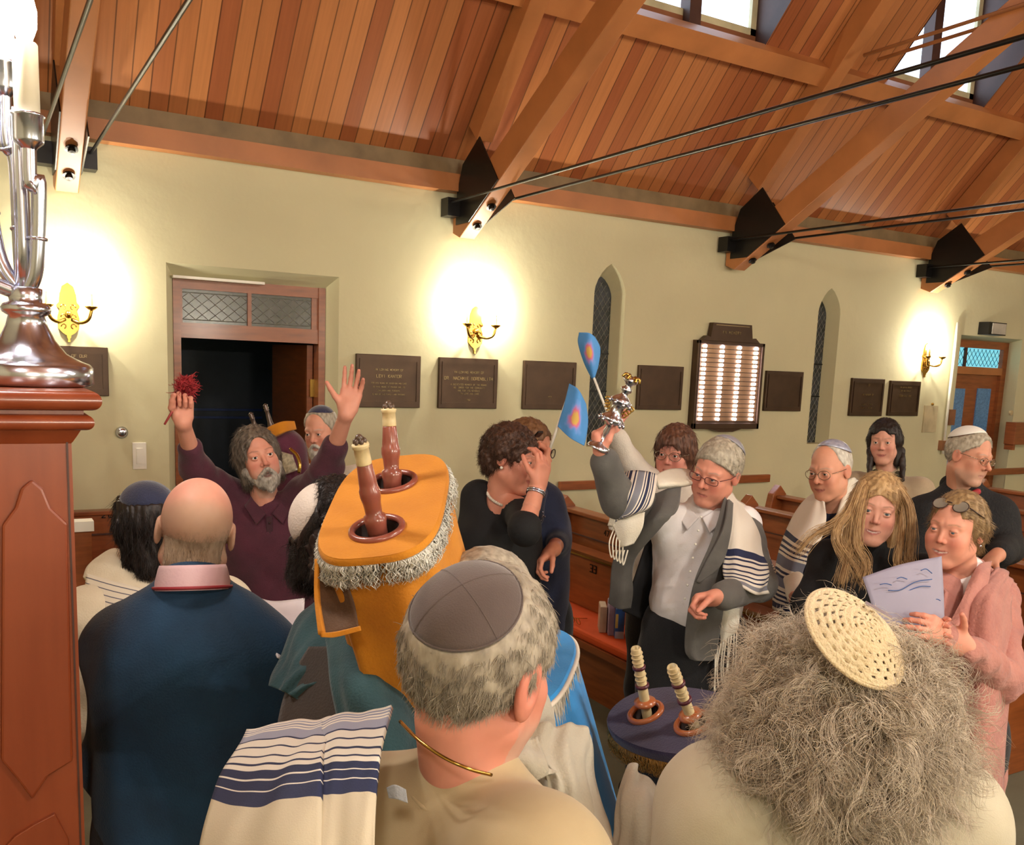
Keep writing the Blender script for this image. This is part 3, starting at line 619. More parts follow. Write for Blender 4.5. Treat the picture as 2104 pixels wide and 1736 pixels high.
# ---- lanterns for the added fill lamps, unseen above the frame
for i, p in enumerate(FILL_LAMPS[:]):
    r = empty('fill_lantern', (p[0], p[1], p[2]-.2), 'added brass fill lantern hung overhead, number of bays from the front: '+['over the front wall', 'first', 'second', 'third', 'fourth'][i], 'pendant lamp', 'added fill lamps down the nave')
    MB().tube([(p[0], p[1], p[2]+.25), (p[0], p[1], cz(max(p[1], YR)) if p[1] > 0 else 5.6)], .008, 6).build('fill_lantern_chain', M_brass, r)
    mb = MB()
    for k in range(6):
        t = k*math.pi/3; mb.tube([(p[0]+.2*math.cos(t), p[1]+.2*math.sin(t), p[2]-.22), (p[0]+.2*math.cos(t), p[1]+.2*math.sin(t), p[2]+.15), (p[0], p[1], p[2]+.26)], .008, 6)
    mb.torus((p[0], p[1], p[2]-.22), (0, 0, 1), .2, .01).build('fill_lantern_cage', M_brass, r)
# ---- pews
M_cush = mat('orange_red_cushion', 'd6541a', .85, var=.06, bump=.1, bscale=60)
def pew(xb, ya, yb, face, label, tags=(), cushion=True):
    """pew whose back stands on X=xb and runs from Y=ya (far end) to yb; face=-1 faces -X"""
    r = empty('pew', (xb, (ya+yb)/2, 0), label, 'pew', 'wooden pews with orange cushions'); f = face
    MB().prism([(xb, yb, .38), (xb+.06*(-f), yb, 1.0), (xb+.06*(-f)-f*.03, yb, 1.0), (xb-f*.035, yb, .38)], (0, ya-yb, 0)).build('backrest', M_oak, r)
    mb = MB(); mb.box((min(xb, xb-f*.08)-.01, yb, .985), (max(xb, xb-f*.08)+.02, ya, 1.012)); mb.build('top_rail', M_oak, r, bevel=.006)
    MB().box((min(xb, xb+f*.46), yb, .36), (max(xb, xb+f*.46), ya, .40)).build('seat', M_oak, r)
    if cushion: MB().box((min(xb+f*.0, xb+f*.45), yb, .40), (max(xb, xb+f*.45), ya-.03, .455)).build('cushion', M_cush, r, bevel=.018)
    for y in (ya, yb-.0):
        poly = [(xb-f*.12, y, 0), (xb+f*.46, y, 0), (xb+f*.46, y, .52), (xb+f*.42, y, .60), (xb+f*.12, y, .64), (xb+f*.04, y, 1.02), (xb-f*.03, y, 1.09), (xb-f*.10, y, 1.02), (xb-f*.12, y, .6)]
        MB().prism([(a_, b_-(.014 if y == yb else 0), c_) for a_, b_, c_ in poly], (0, .064, 0)).build('end_panel', M_oak, r, bevel=.006)
    MB().box((min(xb-f*.02, xb+f*.35)+.05, yb, 0), (min(xb-f*.02, xb+f*.35)+.09, ya, .36)).build('plinth', M_oak, r)
    # panel groove and book ledge edge with brass strip on the front of the back
    xf = xb+f*.012; mb = MB(); mb.box((min(xf, xf+.012), yb, .855), (max(xf, xf+.012), ya, .862)); mb.build('groove', M_cheek, r)
    return r
p = pew(3.40, 5.10, 3.02, -1, 'pew nearest the middle of the photo, orange cushion with books on it')
MB().box((3.20, 3.05, .79), (3.25, 5.0, .80)).build('brass_strip', M_brass, p); MB().box((3.25, 3.05, .46), (3.38, 5.0, .80)).build('book_box', M_oak, p)
mb = MB()
def num(mbx, txt, x, y, z, h): # digits on a face looking towards -X, written towards -Y
    t = MB(); letters(t, txt, 0, 0, h, 0); V = [(x+v[1], y-v[0], z+v[2]) for v in t.V]; mbx.add(V, t.F)
num(mb, '47', 3.405, 4.63, .90, .035); num(mb, '33', 3.245, 4.54, .70, .045); mb.build('seat_number', M_iron, p)
pew(4.75, 4.75, 2.5, -1, 'second pew, its dark top rail showing behind the man in the grey blazer')
pew(5.42, 5.12, 1.2, -1, 'third pew with a pointed end post left of the old man in the striped shawl')
pew(6.75, 5.12, 1.0, -1, 'fourth pew hidden behind the standing people at the right')
pew(7.9, 5.0, 1.0, -1, 'fifth pew at the right edge behind the man in black fleece')
# pew along the wall on the left, facing the camera
r = empty('pew', (.8, 5.6, 0), 'pew against the wall at the left with number 282 on its back', 'pew', 'wooden pews with orange cushions')
MB().box((-.6, 5.86, .38), (1.03, 5.90, .98)).build('backrest', M_oak, r); MB().box((-.6, 5.84, .965), (1.03, 5.93, .99)).build('top_rail', M_oak, r, bevel=.005)
MB().box((-.6, 5.42, .36), (1.03, 5.86, .40)).build('seat', M_oak, r); MB().box((-.6, 5.43, .40), (1.0, 5.86, .455)).build('cushion', M_cush, r, bevel=.018)
MB().box((-.6, 5.845, .845), (1.03, 5.86, .853)).build('groove', M_cheek, r); MB().box((-.6, 5.5, 0), (1.0, 5.54, .36)).build('plinth', M_oak, r)
a = onY(209, 1064, 5.85); mb = MB(); letters(mb, '282', a[0], a[2], .036, 5.856, th=.006, w=.118); mb.build('seat_number', M_iron, r)
MB().box((1.03, 5.42, 0), (1.08, 5.93, .99)).build('end_panel', M_oak, r)
r = empty('pew', (.3, 5.0, 0), 'pew end with a small pale block behind the pedestal at the left', 'pew', 'wooden pews with orange cushions')
a = onY(188, 1090, 4.9); MB().box((a[0]-.9, 4.9, .36), (a[0], 4.95, a[2])).build('backrest', M_oak, r); MB().box((a[0]-.9, 4.88, a[2]), (a[0]+.01, 4.97, a[2]+.05)).build('top_rail', M_white, r)
MB().box((a[0]-.9, 4.45, .36), (a[0], 4.9, .42)).build('seat', M_oak, r); MB().box((a[0]-.05, 4.45, 0), (a[0], 4.95, .5)).build('end_panel', M_oak, r)
# ================================================================ PEOPLE
def unit(v): v = np.asarray(v, float); return v/(np.linalg.norm(v)+1e-12)
def face_frame(px, py, a, pitch=0.0, roll=0.0):
    """rows X (image right when facing camera), f (face direction), U. a: 0 faces the camera, 90 faces image right, 180 away"""
    r = ray(px, py); T = -unit([r[0], r[1], 0]); R = np.array([-T[1], T[0], 0.0])
    a = math.radians(a); f = math.cos(a)*T+math.sin(a)*R; X = math.cos(a)*R-math.sin(a)*T; U = np.array([0, 0, 1.0])
    p = math.radians(pitch); f, U = math.cos(p)*f-math.sin(p)*U, math.cos(p)*U+math.sin(p)*f
    q = math.radians(roll); X, U = math.cos(q)*X-math.sin(q)*U, math.cos(q)*U+math.sin(q)*X
    return np.array([X, f, U])
def head_fn(p, o):
    """head shape in head coordinates (x side, y forward, z up), metres"""
    w = o.get('w', 1.0); ax = np.abs(p[:, 0]); q = np.stack([ax, p[:, 1], p[:, 2]], 1)
    d = ellip(p, (0, -.012, .035), (.074*w, .095, .088))
    d = smin(d, ellip(p, (0, .028, -.030), (.059*w, .060, .082)), .03)
    d = smin(d, rcone(q, (.050*w, .000, -.055), (.018, .062, -.098+o.get('chin', 0)), .020, .019), .03)
    d = smin(d, np.sqrt(((p-np.array([0, .070, -.098], np.float32))**2).sum(1))-.018, .02)
    ck = o.get('cheek', 0)
    d = smin(d, np.sqrt(((q-np.array([.040*w, .058, -.022], np.float32))**2).sum(1))-(.020+ck), .022)
    d = smin(d, np.sqrt(((q-np.array([.036, .058, -.055], np.float32))**2).sum(1))-(.018+ck), .025)
    d = smin(d, rcone(q, (.010, .079, .027), (.040, .071, .024), .011, .010), .014)
    s = np.sqrt(((q-np.array([.032, .098, .006], np.float32))**2).sum(1))-.0165
    d = -smin(-d, s, .012)
    ec = np.array([.0305, .0775, .0065], np.float32); sq = o.get('lid', .0043)
    lid = np.sqrt(((q-ec)**2).sum(1))-.0142; lid = np.maximum(lid, -ellip(q, (.0305, .094, .0055), (.0140, .020, sq))); d = smin(d, lid, .003)
    ns = o.get('nose', 1.0); sm = o.get('smile', .001); om = o.get('open', 0.0); mw = .0215+sm*.9; th_ = .0014 if o.get('teeth') else 0.0
    d = smin(d, ellip(p, (0, .058, -.062-om*.4), (.032, .0285, .030)), .012)
    if sm > .002: d = smin(d, np.sqrt(((q-np.array([.0365, .0640, -.028], np.float32))**2).sum(1))-(.0135+sm), .016)
    d = smin(d, rcone(q, (0, .0815, .014), (0, .082+.0205*ns, -.0235), .0065, .0088*ns), .009)
    d = smin(d, np.sqrt(((q-np.array([.0100*ns, .0905, -.0285], np.float32))**2).sum(1))-.0066*ns, .006)
    d = smin(d, rcone(q, (0, .0842, -.0588+th_), (mw, .0735, -.0610+sm*1.1), .0048, .0028), .005)
    d = smin(d, rcone(q, (0, .0830, -.0695-om-th_), (mw*.92, .0735, -.0635-om*.5+sm*1.0), .0054, .0028), .005)
    mo = rcone(q, (0, .0890, -.0640-om*.5), (mw, .0795, -.0622-om*.3+sm*1.1), .0018+om*.55+th_*.5, .0010+om*.25)
    d = -smin(-d, mo, .0025)
    e = p.copy(); e = np.stack([ax-.077*w-.004*0, p[:, 1]+.008+(ax-.077)*.9, p[:, 2]-.0-.0*ax], 1)
    es = o.get('ear', 1.0); d = smin(d, ellip(e, (0, 0, 0), (.0085*es, .019*es, .031*es)), .006)
    d = -smin(-d, ellip(e, (.009, .004, .002), (.006, .010, .018)), .006)
    return d
def skin_cols(p, o):
    """natural skin, lip and brow colours in head coordinates"""
    base = np.array(lin(o.get('skin', 'd9a184'))); n = len(p); c = np.tile(base, (n, 1)); ax = np.abs(p[:, 0]); y = p[:, 1]; z = p[:, 2]
    fr = y > .035
    def mixc(mask, col, a=1.0): m = (mask*a)[:, None]; c[:] = c*(1-m)+np.array(lin(col))*m
    g = lambda cx, cy_, r: np.exp(-(((ax-cx)/r)**2+((z-cy_)/r)**2))
    red = o.get('red', 'c8705c'); mixc(g(.038, -.030, .022)*fr, red, .45); mixc(g(0, -.030, .012)*(y > .09), red, .5)
    mixc(np.exp(-(((ax-.079)/.012)**2)-((z)/.035)**2)*(y < .03)*1.0, red, .4)
    om = o.get('open', 0.0); lip = o.get('lip', 'b4605a'); sm = o.get('smile', .001); mw = .0215+sm*.9; u = np.clip(ax/mw, 0, 1.3); zc = -.0640-om*.5+sm*1.15*u**2
    sg = lambda v, w=.0007: 1/(1+np.exp(-v/w)); shp = np.clip(1-u**2, 0, 1); th_ = .0017 if o.get('teeth') else .0; op = (om*.55+th_)*shp+.0006
    inm = (ax < mw*1.02)*(y > .060); dz = z-zc
    mixc(sg(dz-op*.6)*sg(op+.0055*shp**.6-dz)*inm, lip, .75); mixc(sg(-dz-op*.6)*sg(op+.0068*shp**.5+dz)*inm, lip, .8)
    mixc(sg(op-np.abs(dz), .0005)*inm, '4c1c1a' if not o.get('teeth') else 'ddd0c4', .9)
    if o.get('teeth'): mixc(sg(.0006-np.abs(dz+op), .0003)*inm, '8a3a38', .8)
    br = o.get('brow', '6a5040'); bz = .0265+.16*np.minimum(ax, .034)-.30*np.maximum(ax-.036, 0); mixc(np.exp(-((z-bz)/.0024)**2)*sg(ax-.013, .0015)*sg(.050-ax, .002)*(y > .05), br, o.get('brow_a', .65))
    # lash line
    mixc(np.exp(-((z-.0105+.28*np.maximum(ax-.036, 0))/.0014)**2)*sg(ax-.018, .001)*sg(.044-ax, .001)*(y > .06), o.get('lash', '4a3028'), .7)
    if o.get('scalp'): mixc((1/(1+np.exp((z-.030+.55*y)/.011)))*(1/(1+np.exp(-(z+.052-.5*y)/.006)))*(y < .045), o['scalp'], .75)
    if o.get('stubble'): mixc((1/(1+np.exp((z+.045+.3*np.maximum(ax-.03, 0))/.006)))*(y > .0), o['stubble'], o.get('stub_a', .4))
    return np.clip(c, 0, 1)
def fingers(base, d, nrm, side, curl, spread=.10, scale=1.0, thumb=.5, grip=False):
    """capsules of a hand. base wrist point, d finger direction, nrm palm normal (out of the palm), side direction to the thumb"""
    base = np.asarray(base, float); d = unit(d); side = unit(side-d*(np.dot(side, d))); nrm = unit(nrm-d*np.dot(nrm, d)); nrm = unit(nrm-side*np.dot(nrm, side)); s = scale
    out = [(base, base+d*.03*s, .026*s, .025*s, .02)]
    for k, (o_, L_) in enumerate(((.030, .92), (.010, 1.0), (-.011, .94), (-.030, .76))):
        kn = base+d*(.088-.006*abs(k-1))*s+side*o_*s; out.append((base+d*.022*s+side*o_*.7*s, kn, .017*s, .0125*s, .016))
        ang = (1.5-k)*spread; c_ = curl[k] if isinstance(curl, (list, tuple)) else curl
        dd = unit(d*math.cos(ang)+side*math.sin(ang)); p_ = kn; th = 0
        for j, (l_, r1, r2) in enumerate(((.044, .0096, .0086), (.028, .0086, .0078), (.022, .0078, .0066))):
            th += c_*(1.0, 1.15, .8)[j]; e = p_+(dd*math.cos(th)+nrm*math.sin(th))*l_*L_*s; out.append((p_, e, r1*s, r2*s, .0035)); p_ = e
    t0 = base+d*.028*s+side*.024*s; tdir = unit(d*.62+side*.78*(1-thumb*.5)+nrm*(.25+thumb*.6)); t1 = t0+tdir*.042*s
    t2 = t1+unit(tdir+d*.5*thumb-side*.5*thumb+nrm*.15)*.032*s; t3 = t2+unit(tdir+d*.55*thumb-side*.9*thumb+nrm*.1)*.026*s
    out += [(t0, t1, .0145*s, .0115*s, .012), (t1, t2, .0110*s, .0098*s, .004), (t2, t3, .0098*s, .0078*s, .003)]
    return out
def caps_fn(caps):
    def fn(p):
        d = None
        for a, b, r1, r2, k in caps:
            e = rcone(p, a, b, r1, r2); d = e if d is None else smin(d, e, k)
        return d
    return fn
def bbox(caps, pad):
    A = np.array([c[0] for c in caps]+[c[1] for c in caps]); r = max(max(c[2], c[3]) for c in caps); return A.min(0)-r-pad, A.max(0)+r+pad
def culled(fn_list, pad=.03):
    return fn_list
def strands(V, Nrm, n, length, dirfn, r=.0006, seg=5, curl=0.0, curlr=.01, jit=.35, lift=.2, rng=RNG, lenvar=.4, base=-.002, turns=2.0, clump=0.0):
    """thin three-sided hair strands growing from the surface points V"""
    idx = rng.randint(0, len(V), n); p = V[idx]+Nrm[idx]*base; N_ = Nrm[idx]; L_ = length*(1-lenvar*rng.rand(n))
    J = rng.randn(n, 3); ph = rng.rand(n)*6.28; sgn = np.where(rng.rand(n) > .5, 1, -1); cr_ = np.ones(n)
    if clump:
        ce = np.floor(p/clump+rng.randn(n, 3)*.12).astype(int); hs = (ce[:, 0]*73856093 ^ ce[:, 1]*19349663 ^ ce[:, 2]*83492791) % 4096; T_ = rng.randn(4096, 3); J = T_[hs]+J*.10; ph = rng.rand(4096)[hs]*6.28+rng.randn(n)*.25; sgn = np.where(rng.rand(4096)[hs] > .5, 1, -1); cr_ = (.5+rng.rand(4096))[hs]; L_ = length*(.55+.75*rng.rand(4096))[hs]
    dd = dirfn(p, N_)+J*jit; dd -= N_*((dd*N_).sum(1)[:, None])*(1-lift); dd += N_*lift; dd /= np.linalg.norm(dd, axis=1)[:, None]+1e-9
    side = np.cross(dd, N_); side /= np.linalg.norm(side, axis=1)[:, None]+1e-9; up = np.cross(side, dd); pts = []
    for j in range(seg+1):
        t = j/seg; q = p+dd*(L_*t)[:, None]-np.array([0, 0, 1.0])*(L_*t*t*.25)[:, None]
        if curl:
            a = ph+sgn*t*turns*6.28; cr = (curlr*(.4+.6*t)*cr_)[:, None]; q = q+(side*(np.cos(a)-np.cos(ph))[:, None]+up*(np.sin(a)-np.sin(ph))[:, None])*cr
        pts.append(q)
    pts = np.array(pts)          # (seg+1, n, 3)
    rad = r*(1-.75*np.linspace(0, 1, seg+1)**2)
    ring = []
    for k in range(3):
        a = 2.094*k; ring.append(pts+(side*math.cos(a)+up*math.sin(a))[None]*rad[:, None, None])
    R_ = np.stack(ring, 2)       # (seg+1, n, 3, 3)
    Vv = R_.reshape(-1, 3); ids = np.arange((seg+1)*n*3).reshape(seg+1, n, 3); Fq = []
    for k in range(3):
        k2 = (k+1) % 3; Fq.append(np.stack([ids[:-1, :, k], ids[:-1, :, k2], ids[1:, :, k2], ids[1:, :, k]], -1).reshape(-1, 4))
    return Vv, np.vstack(Fq)
def vnormals(V, Q):
    a, b, c = V[Q[:, 0]], V[Q[:, 1]], V[Q[:, 2]]; n = np.cross(b-a, c-a); N = np.zeros_like(V)
    for k in range(4): np.add.at(N, Q[:, k], n)
    return N/(np.linalg.norm(N, axis=1)[:, None]+1e-9)
M_skin = mat('skin', 'd9a184', .52, var=.06, vscale=60, attr='Col', sss=.12, spec=.35)
M_eyew = mat('eye_white', 'e8e2da', .2); M_iris = mat('dark_iris', '2c2420', .15); M_irisb = mat('blue_grey_iris', '4a5a66', .15)
M_lens = None
def glassmat():
    m = bpy.data.materials.new('clear_spectacle_glass'); m.use_nodes = True; b = m.node_tree.nodes['Principled BSDF']
    b.inputs['Base Color'].default_value = (.95, .97, 1, 1); b.inputs['Roughness'].default_value = .03; b.inputs['Transmission Weight'].default_value = 1; b.inputs['IOR'].default_value = 1.05; b.inputs['Alpha'].default_value = .35
    return m
M_lens = glassmat(); M_frame = mat('dark_spectacle_frame', '3a2522', .3, metal=.3); M_framel = mat('thin_metal_frame', 'a89a88', .2, metal=.9)
class Person:
    def __init__(s, label, hx, hy, d, a=0, pitch=0, roll=0, ta=None, opt=None, group=None, neck=None, lean=(0, 0), sh=.19, hip=.15, size=1.0, body=True):
        s.o = opt or {}; s.S = size; s.hc = P(hx, hy, d); s.M = face_frame(hx, hy, a, pitch, roll); s.hp = (hx, hy, d)
        s.T = face_frame(hx, hy, a if ta is None else ta, 0, 0); s.X, s.f, s.U = s.T
        s.nb = np.array(neck, float) if neck is not None else s.hc-s.M[2]*.11*size-s.M[1]*.02-np.array([0, 0, .075*size])-s.f*.01
        s.sh = {k: s.nb+s.X*k*sh-s.U*.070 for k in (-1, 1)}                      # 1 = image-right side when facing camera
        pz = max(.85*size*.93, s.nb[2]-.56*size); s.pel = np.array([s.nb[0]+lean[0], s.nb[1]+lean[1], pz]); s.hipw = hip
        s.root = empty('person', (s.pel[0], s.pel[1], 0), label, 'person', group)
        s.arm = {}; s.handcaps = []; s.caps = []; s.handbox = []
    def px(s, p):   # pixel triple to world
        return P(*p) if len(p) == 3 and p[0] > 20 else np.array(p, float)
    def set_arm(s, k, elbow, wrist, shoulder=None):
        if shoulder is not None: s.sh[k] = s.px(shoulder)
        s.arm[k] = (s.px(elbow), s.px(wrist))
    def rest_arm(s, k, fwd=.10, out=.05, bend=.12):
        e = s.sh[k]+s.X*k*out-s.U*.28+s.f*(fwd*.2-.02); s.arm[k] = (e, e-s.U*.22+s.f*(fwd+bend)-s.X*k*.06)
    def hand(s, k, d, nrm, side, curl=.35, spread=.10, thumb=.5, scale=1.0, wrist=None):
        w = s.arm[k][1] if wrist is None else s.px(wrist)
        c = fingers(w, d, nrm, side, curl, spread, scale*s.S, thumb); s.handcaps.append(c)
        s.hand_c = w+unit(d)*.08
        if wrist is None: c.insert(0, (s.arm[k][0]*.45+w*.55, w, .032, .026*s.S, .02))
        return c
    def build_body(s, foot=True, skin_arm=False):
        nb, pel = s.nb, s.pel; c = []
        c.append((s.hc-s.M[2]*.06*s.S-s.M[1]*.022, nb-s.U*.05, .053*s.S, .055*s.S, .03)); ch = nb-s.U*.17
        for k in (-1, 1):
            if k not in s.arm: s.rest_arm(k)
            c.append((nb-s.U*.06, s.sh[k]-s.U*.012, .034, .040, .04)); c.append((ch+s.X*k*.07, pel+s.X*k*.07, .085, .095, .08))
            e, w = s.arm[k]; c.append((s.sh[k], e, .048*s.S, .038*s.S, .03)); c.append((e, w, .038*s.S, .026*s.S, .02))
            if not any(np.linalg.norm(h[-1][0]-w) < .12 for h in s.handcaps): s.hand(k, w-e, -s.X*k, s.f, .4)
            hp = pel+s.X*k*.09-s.U*.04; kn = np.array([hp[0], hp[1], .48*s.S])+s.f*.03+s.X*k*.01; an = np.array([kn[0], kn[1], .08])-s.f*.03
            if foot: c += [(hp, kn, .085, .058, .04), (kn, an, .055, .038, .03), (an, an+s.f*.15-np.array([0, 0, .04]), .04, .028, .03)]
        lo, hi = bbox(c, .02); V1, Q1 = surf(caps_fn(c), lo, hi, .016)
        col = [np.tile(np.array(lin(s.o.get('skin', 'd9a184'))), (len(V1), 1))]; Vs = [V1]; Qs = [Q1]; n = len(V1)
        M = s.M.astype(np.float32)/s.S; hc = s.hc.astype(np.float32); o = s.o; ncap = c[0]
        def hf(p):
            q = (p-hc)@M.T; return smin(head_fn(q, o)*s.S, rcone(p, ncap[0], ncap[1], ncap[2], ncap[3]), .03)
        hres = s.o.get('res', .0034); V2, Q2 = surf(hf, s.hc-.165*s.S, s.hc+.165*s.S, hres)
        Vs.append(V2); Qs.append(Q2+n); col.append(skin_cols((V2-hc)@M.T, o)); n += len(V2)
        for h in s.handcaps:
            lo, hi = bbox(h, .01); V3, Q3 = surf(caps_fn(h), lo, hi, s.o.get('hres', .0034)); Vs.append(V3); Qs.append(Q3+n); n += len(V3)
            b = np.array(lin(s.o.get('skin', 'd9a184'))); tip = np.array(lin(s.o.get('red', 'c8705c'))); A = np.array([x[1] for x in h[2:]], np.float32)
            dm = np.min(np.linalg.norm(V3[:, None]-A[None], axis=2), 1); w = np.exp(-(dm/.012)**2)[:, None]*.35; col.append(b*(1-w)+tip*w)
        s.body = mesh_np('body', np.vstack(Vs), np.vstack(Qs), M_skin, s.root, True, col=np.vstack(col))
        return s
    def H(s, x, y, z): return s.hc+(s.M.T@np.array([x, y, z]))*s.S      # head coordinates to world
    def eyes(s, iris=None, look=(0, 0), squint=.0):
        for k in (-1, 1):
            c = s.H(k*.0305, .0775, .0065); mb = MB().sphere(c, .0118*s.S, 14, 10); e = mb.build('eye', M_eyew, s.root, smooth=True)
            g = unit(s.M[1]+s.M[0]*look[0]+s.M[2]*look[1]); MB().sphere(c+g*.0078*s.S, .0060*s.S, 10, 8).build('iris', iris or M_iris, e, smooth=True)
    def glasses(s, m=None, w=.026, h=.018, z=.004, y=.098, tilt=0, name='glasses', rim=.0013, sq=1.0):
        r = MB()
        for k in (-1, 1):
            pts = [s.H(k*.033+w*math.copysign(abs(math.cos(t))**sq, math.cos(t)), y-.25*max(abs(k*.033+w*math.cos(t))-.03, 0)**1*.9, z+h*math.copysign(abs(math.sin(t))**sq, math.sin(t))) for t in np.linspace(0, 2*math.pi, 30)]
            r.tube(pts, rim, 6); r.tube([s.H(k*(.033+w), y-.02, z+.004), s.H(k*.078, .04, z+.008), s.H(k*.080, -.005, z+.010), s.H(k*.078, -.022, z-.008)], rim, 6)
        r.tube(spline([s.H(-.008, y+.002, z+.003), s.H(0, y+.006, z+.007), s.H(.008, y+.002, z+.003)], 4), rim, 6)
        g = r.build(name, m or M_framel, s.root, smooth=True)
        for k in (-1, 1):
            poly = [s.H(k*.033+w*.97*math.cos(t), y-.001-.25*max(abs(k*.033+w*math.cos(t))-.03, 0)*.9, z+h*.97*math.sin(t)) for t in np.linspace(0, 2*math.pi, 18)[:-1]]
            MB().prism(poly, s.M[1]*.001).build('lens', M_lens, g)
        return g
    def shape(s, name, fn, lo, hi, h, m, noise=None, col=None, parent=None):
        """surface in head coordinates"""
        M = s.M.astype(np.float32)/s.S; hc = s.hc.astype(np.float32)
        def g(p):
            q = (p-hc)@M.T; return fn(q)*s.S
        r = max(np.abs(lo).max(), np.abs(hi).max())*s.S
        cs = np.array([s.H(x, y, z) for x in (lo[0], hi[0]) for y in (lo[1], hi[1]) for z in (lo[2], hi[2])])
        V, Q = surf(g, cs.min(0), cs.max(0), h); return V, Q
    def hair(s, fn0, m, lo=(-.13, -.14, -.16), hi=(.13, .13, .17), h=.0045, n=6000, length=.03, dirf=None, r=.0006, name='hair', parent=None, **kw):
        """hair volume plus strands; dirf maps head-space points to comb directions in head space"""
        kp0 = getattr(s, 'kip', None); prob = kw.pop('prob', None); shell = kw.pop('shell', True)
        def fn(q):
            d = fn0(q)
            if kp0 is None: return d
            ax, u_, v_, cc, rr, rad = kp0; qq = q-cc.astype(np.float32); cs = (qq@ax)/(np.sqrt((qq*qq).sum(1))+1e-9); an = np.arccos(np.clip(cs, -1, 1))
            return d+.010*np.clip((rad/.095-an)/.06, 0, 1)
        V, Q = s.shape(name, fn, lo, hi, h, m)
        if n and len(V):
            N_ = vnormals(V, Q); M = s.M; Vr, Nr = V, N_
            if getattr(s, 'kip', None):
                ax, u_, v_, cc, rr, rad = s.kip; q_ = (V-s.hc)@M.T/s.S-cc; cs = (q_@ax)/(np.linalg.norm(q_, axis=1)+1e-9); kp = cs < math.cos(min(rad/.095+.06, 3)); Vr, Nr = V[kp], N_[kp]
            if prob is not None: q_ = (Vr-s.hc)@M.T/s.S; kp = RNG.rand(len(Vr)) < prob(q_); Vr, Nr = Vr[kp], Nr[kp]
            df = dirf or (lambda q: np.stack([q[:, 0]*0, q[:, 1]*0-.2, q[:, 2]*0-1], 1))
            def wd(p, N2):
                q = (p-s.hc)@M.T/s.S; return df(q)@M
            Vs, Fs = strands(Vr.astype(float), Nr, n, length*s.S, wd, r=r*s.S, **kw)
            Q, V = (np.vstack([Q, Fs+len(V)]), np.vstack([V, Vs])) if shell else (Fs, Vs)
        return mesh_np(name, V, Q, m, parent or s.root, True)
    def kippah(s, m, c=(0, -.03, .13), ax=(0, -.35, 1), rad=.075, depth=.035, name='kippah', seams=None, lift=.0):
        """shallow cap following the skull: rings around the axis ax through the head centre"""
        ax = unit(np.array(ax, float)); u = unit(np.cross(ax, [0, 1, .1])); v = np.cross(ax, u); V = []; F = []; nr, n = 9, 40; th = .0022
        cc = np.array([0, -.012, .03]); O = []
        rr = np.array([.083, .103, .097])+lift
        for layer in (0, 1):
            for i in range(nr+1):
                ang = (i/nr)*rad/.095
                for k in range(n):
                    t = 2*math.pi*k/n; d = ax*math.cos(ang)+(u*math.cos(t)+v*math.sin(t))*math.sin(ang)
                    R_ = 1/math.sqrt(((d/rr)**2).sum()); V.append(s.H(*(cc+d*(R_+th*layer+.0015*(1-i/nr)-.0045*(i/nr)**4))))
        for L_ in (0, 1):
            o_ = L_*(nr+1)*n
            for i in range(nr):
                for k in range(n):
                    a = o_+i*n+k; b = o_+i*n+(k+1) % n; F.append((a, b, b+n, a+n) if L_ else (a+n, b+n, b, a))
        o0 = nr*n; o1 = (nr+1)*n+nr*n
        for k in range(n): F.append((o0+k, o1+k, o1+(k+1) % n, o0+(k+1) % n))
        uv = []
        for layer in (0, 1):
            for i in range(nr+1):
                for k in range(n): uv.append((k/n, i/nr))
        o = mesh_np(name, V, np.array(F), m, s.root, True, uv=uv); s.kip = (ax, u, v, cc, rr, rad)
        if seams:
            mb = MB()
            for q in range(seams):
                t = math.pi*q/seams+.3; pts = []
                for j in np.linspace(-1, 1, 17):
                    ang = j*rad/.095; d = ax*math.cos(ang)+(u*math.cos(t)+v*math.sin(t))*math.sin(ang); R_ = 1/math.sqrt(((d/rr)**2).sum()); pts.append(s.H(*(cc+d*(R_+th+.0014*(1-abs(j))-.0045*j**4))))
                mb.tube(pts, .0007, 5)
            pts = []
            for t in np.linspace(0, 2*math.pi, 41):
                ang = rad/.095*.97; d = ax*math.cos(ang)+(u*math.cos(t)+v*math.sin(t))*math.sin(ang); R_ = 1/math.sqrt(((d/rr)**2).sum()); pts.append(s.H(*(cc+d*(R_+th-.0038))))
            mb.tube(pts, .0012, 5); mb.build('seam', m, o)
        return o
def garment(p, name, caps, m, h=.008, wr=.003, wf=14, k=None, cut=None, flat=None, parent=None, seed=1.0, mod=None):
    """cloth shell from capsules [(a, b, r1, r2, k)] in world space; flat = (direction, factor) squeezes it; cut = [(n, c)] keeps n.x < c"""
    sh = np.array(caps[0][0], np.float32)
    fl = None
    if flat is not None: fd = unit(flat[0]).astype(np.float32); ff = flat[1]
    def fn(q):
        q2 = q
        if flat is not None:
            t = (q-sh)@fd; q2 = q+fd[None]*(t*(1/ff-1))[:, None]
        d = None
        for a, b, r1, r2, kk in caps:
            if flat is not None:
                a = np.asarray(a)+fd*(((np.asarray(a)-sh)@fd)*(1/ff-1)); b = np.asarray(b)+fd*(((np.asarray(b)-sh)@fd)*(1/ff-1))
            e = rcone(q2, a, b, r1, r2); d = e if d is None else smin(d, e, kk)
        if flat is not None: d = d*min(1, ff)**.5
        if wr: d = d+wrinkle(q, wr, wf, seed)
        if mod is not None: d = mod(q, d)
        if cut:
            for n_, c_ in cut: d = np.maximum(d, q@np.asarray(n_, np.float32)-np.float32(c_))
        return d
    lo, hi = bbox(caps, .04); V, Q = surf(fn, lo, hi, h)
    return mesh_np(name, V, Q, m, parent if parent is not None else (p.root if isinstance(p, Person) else p), True)
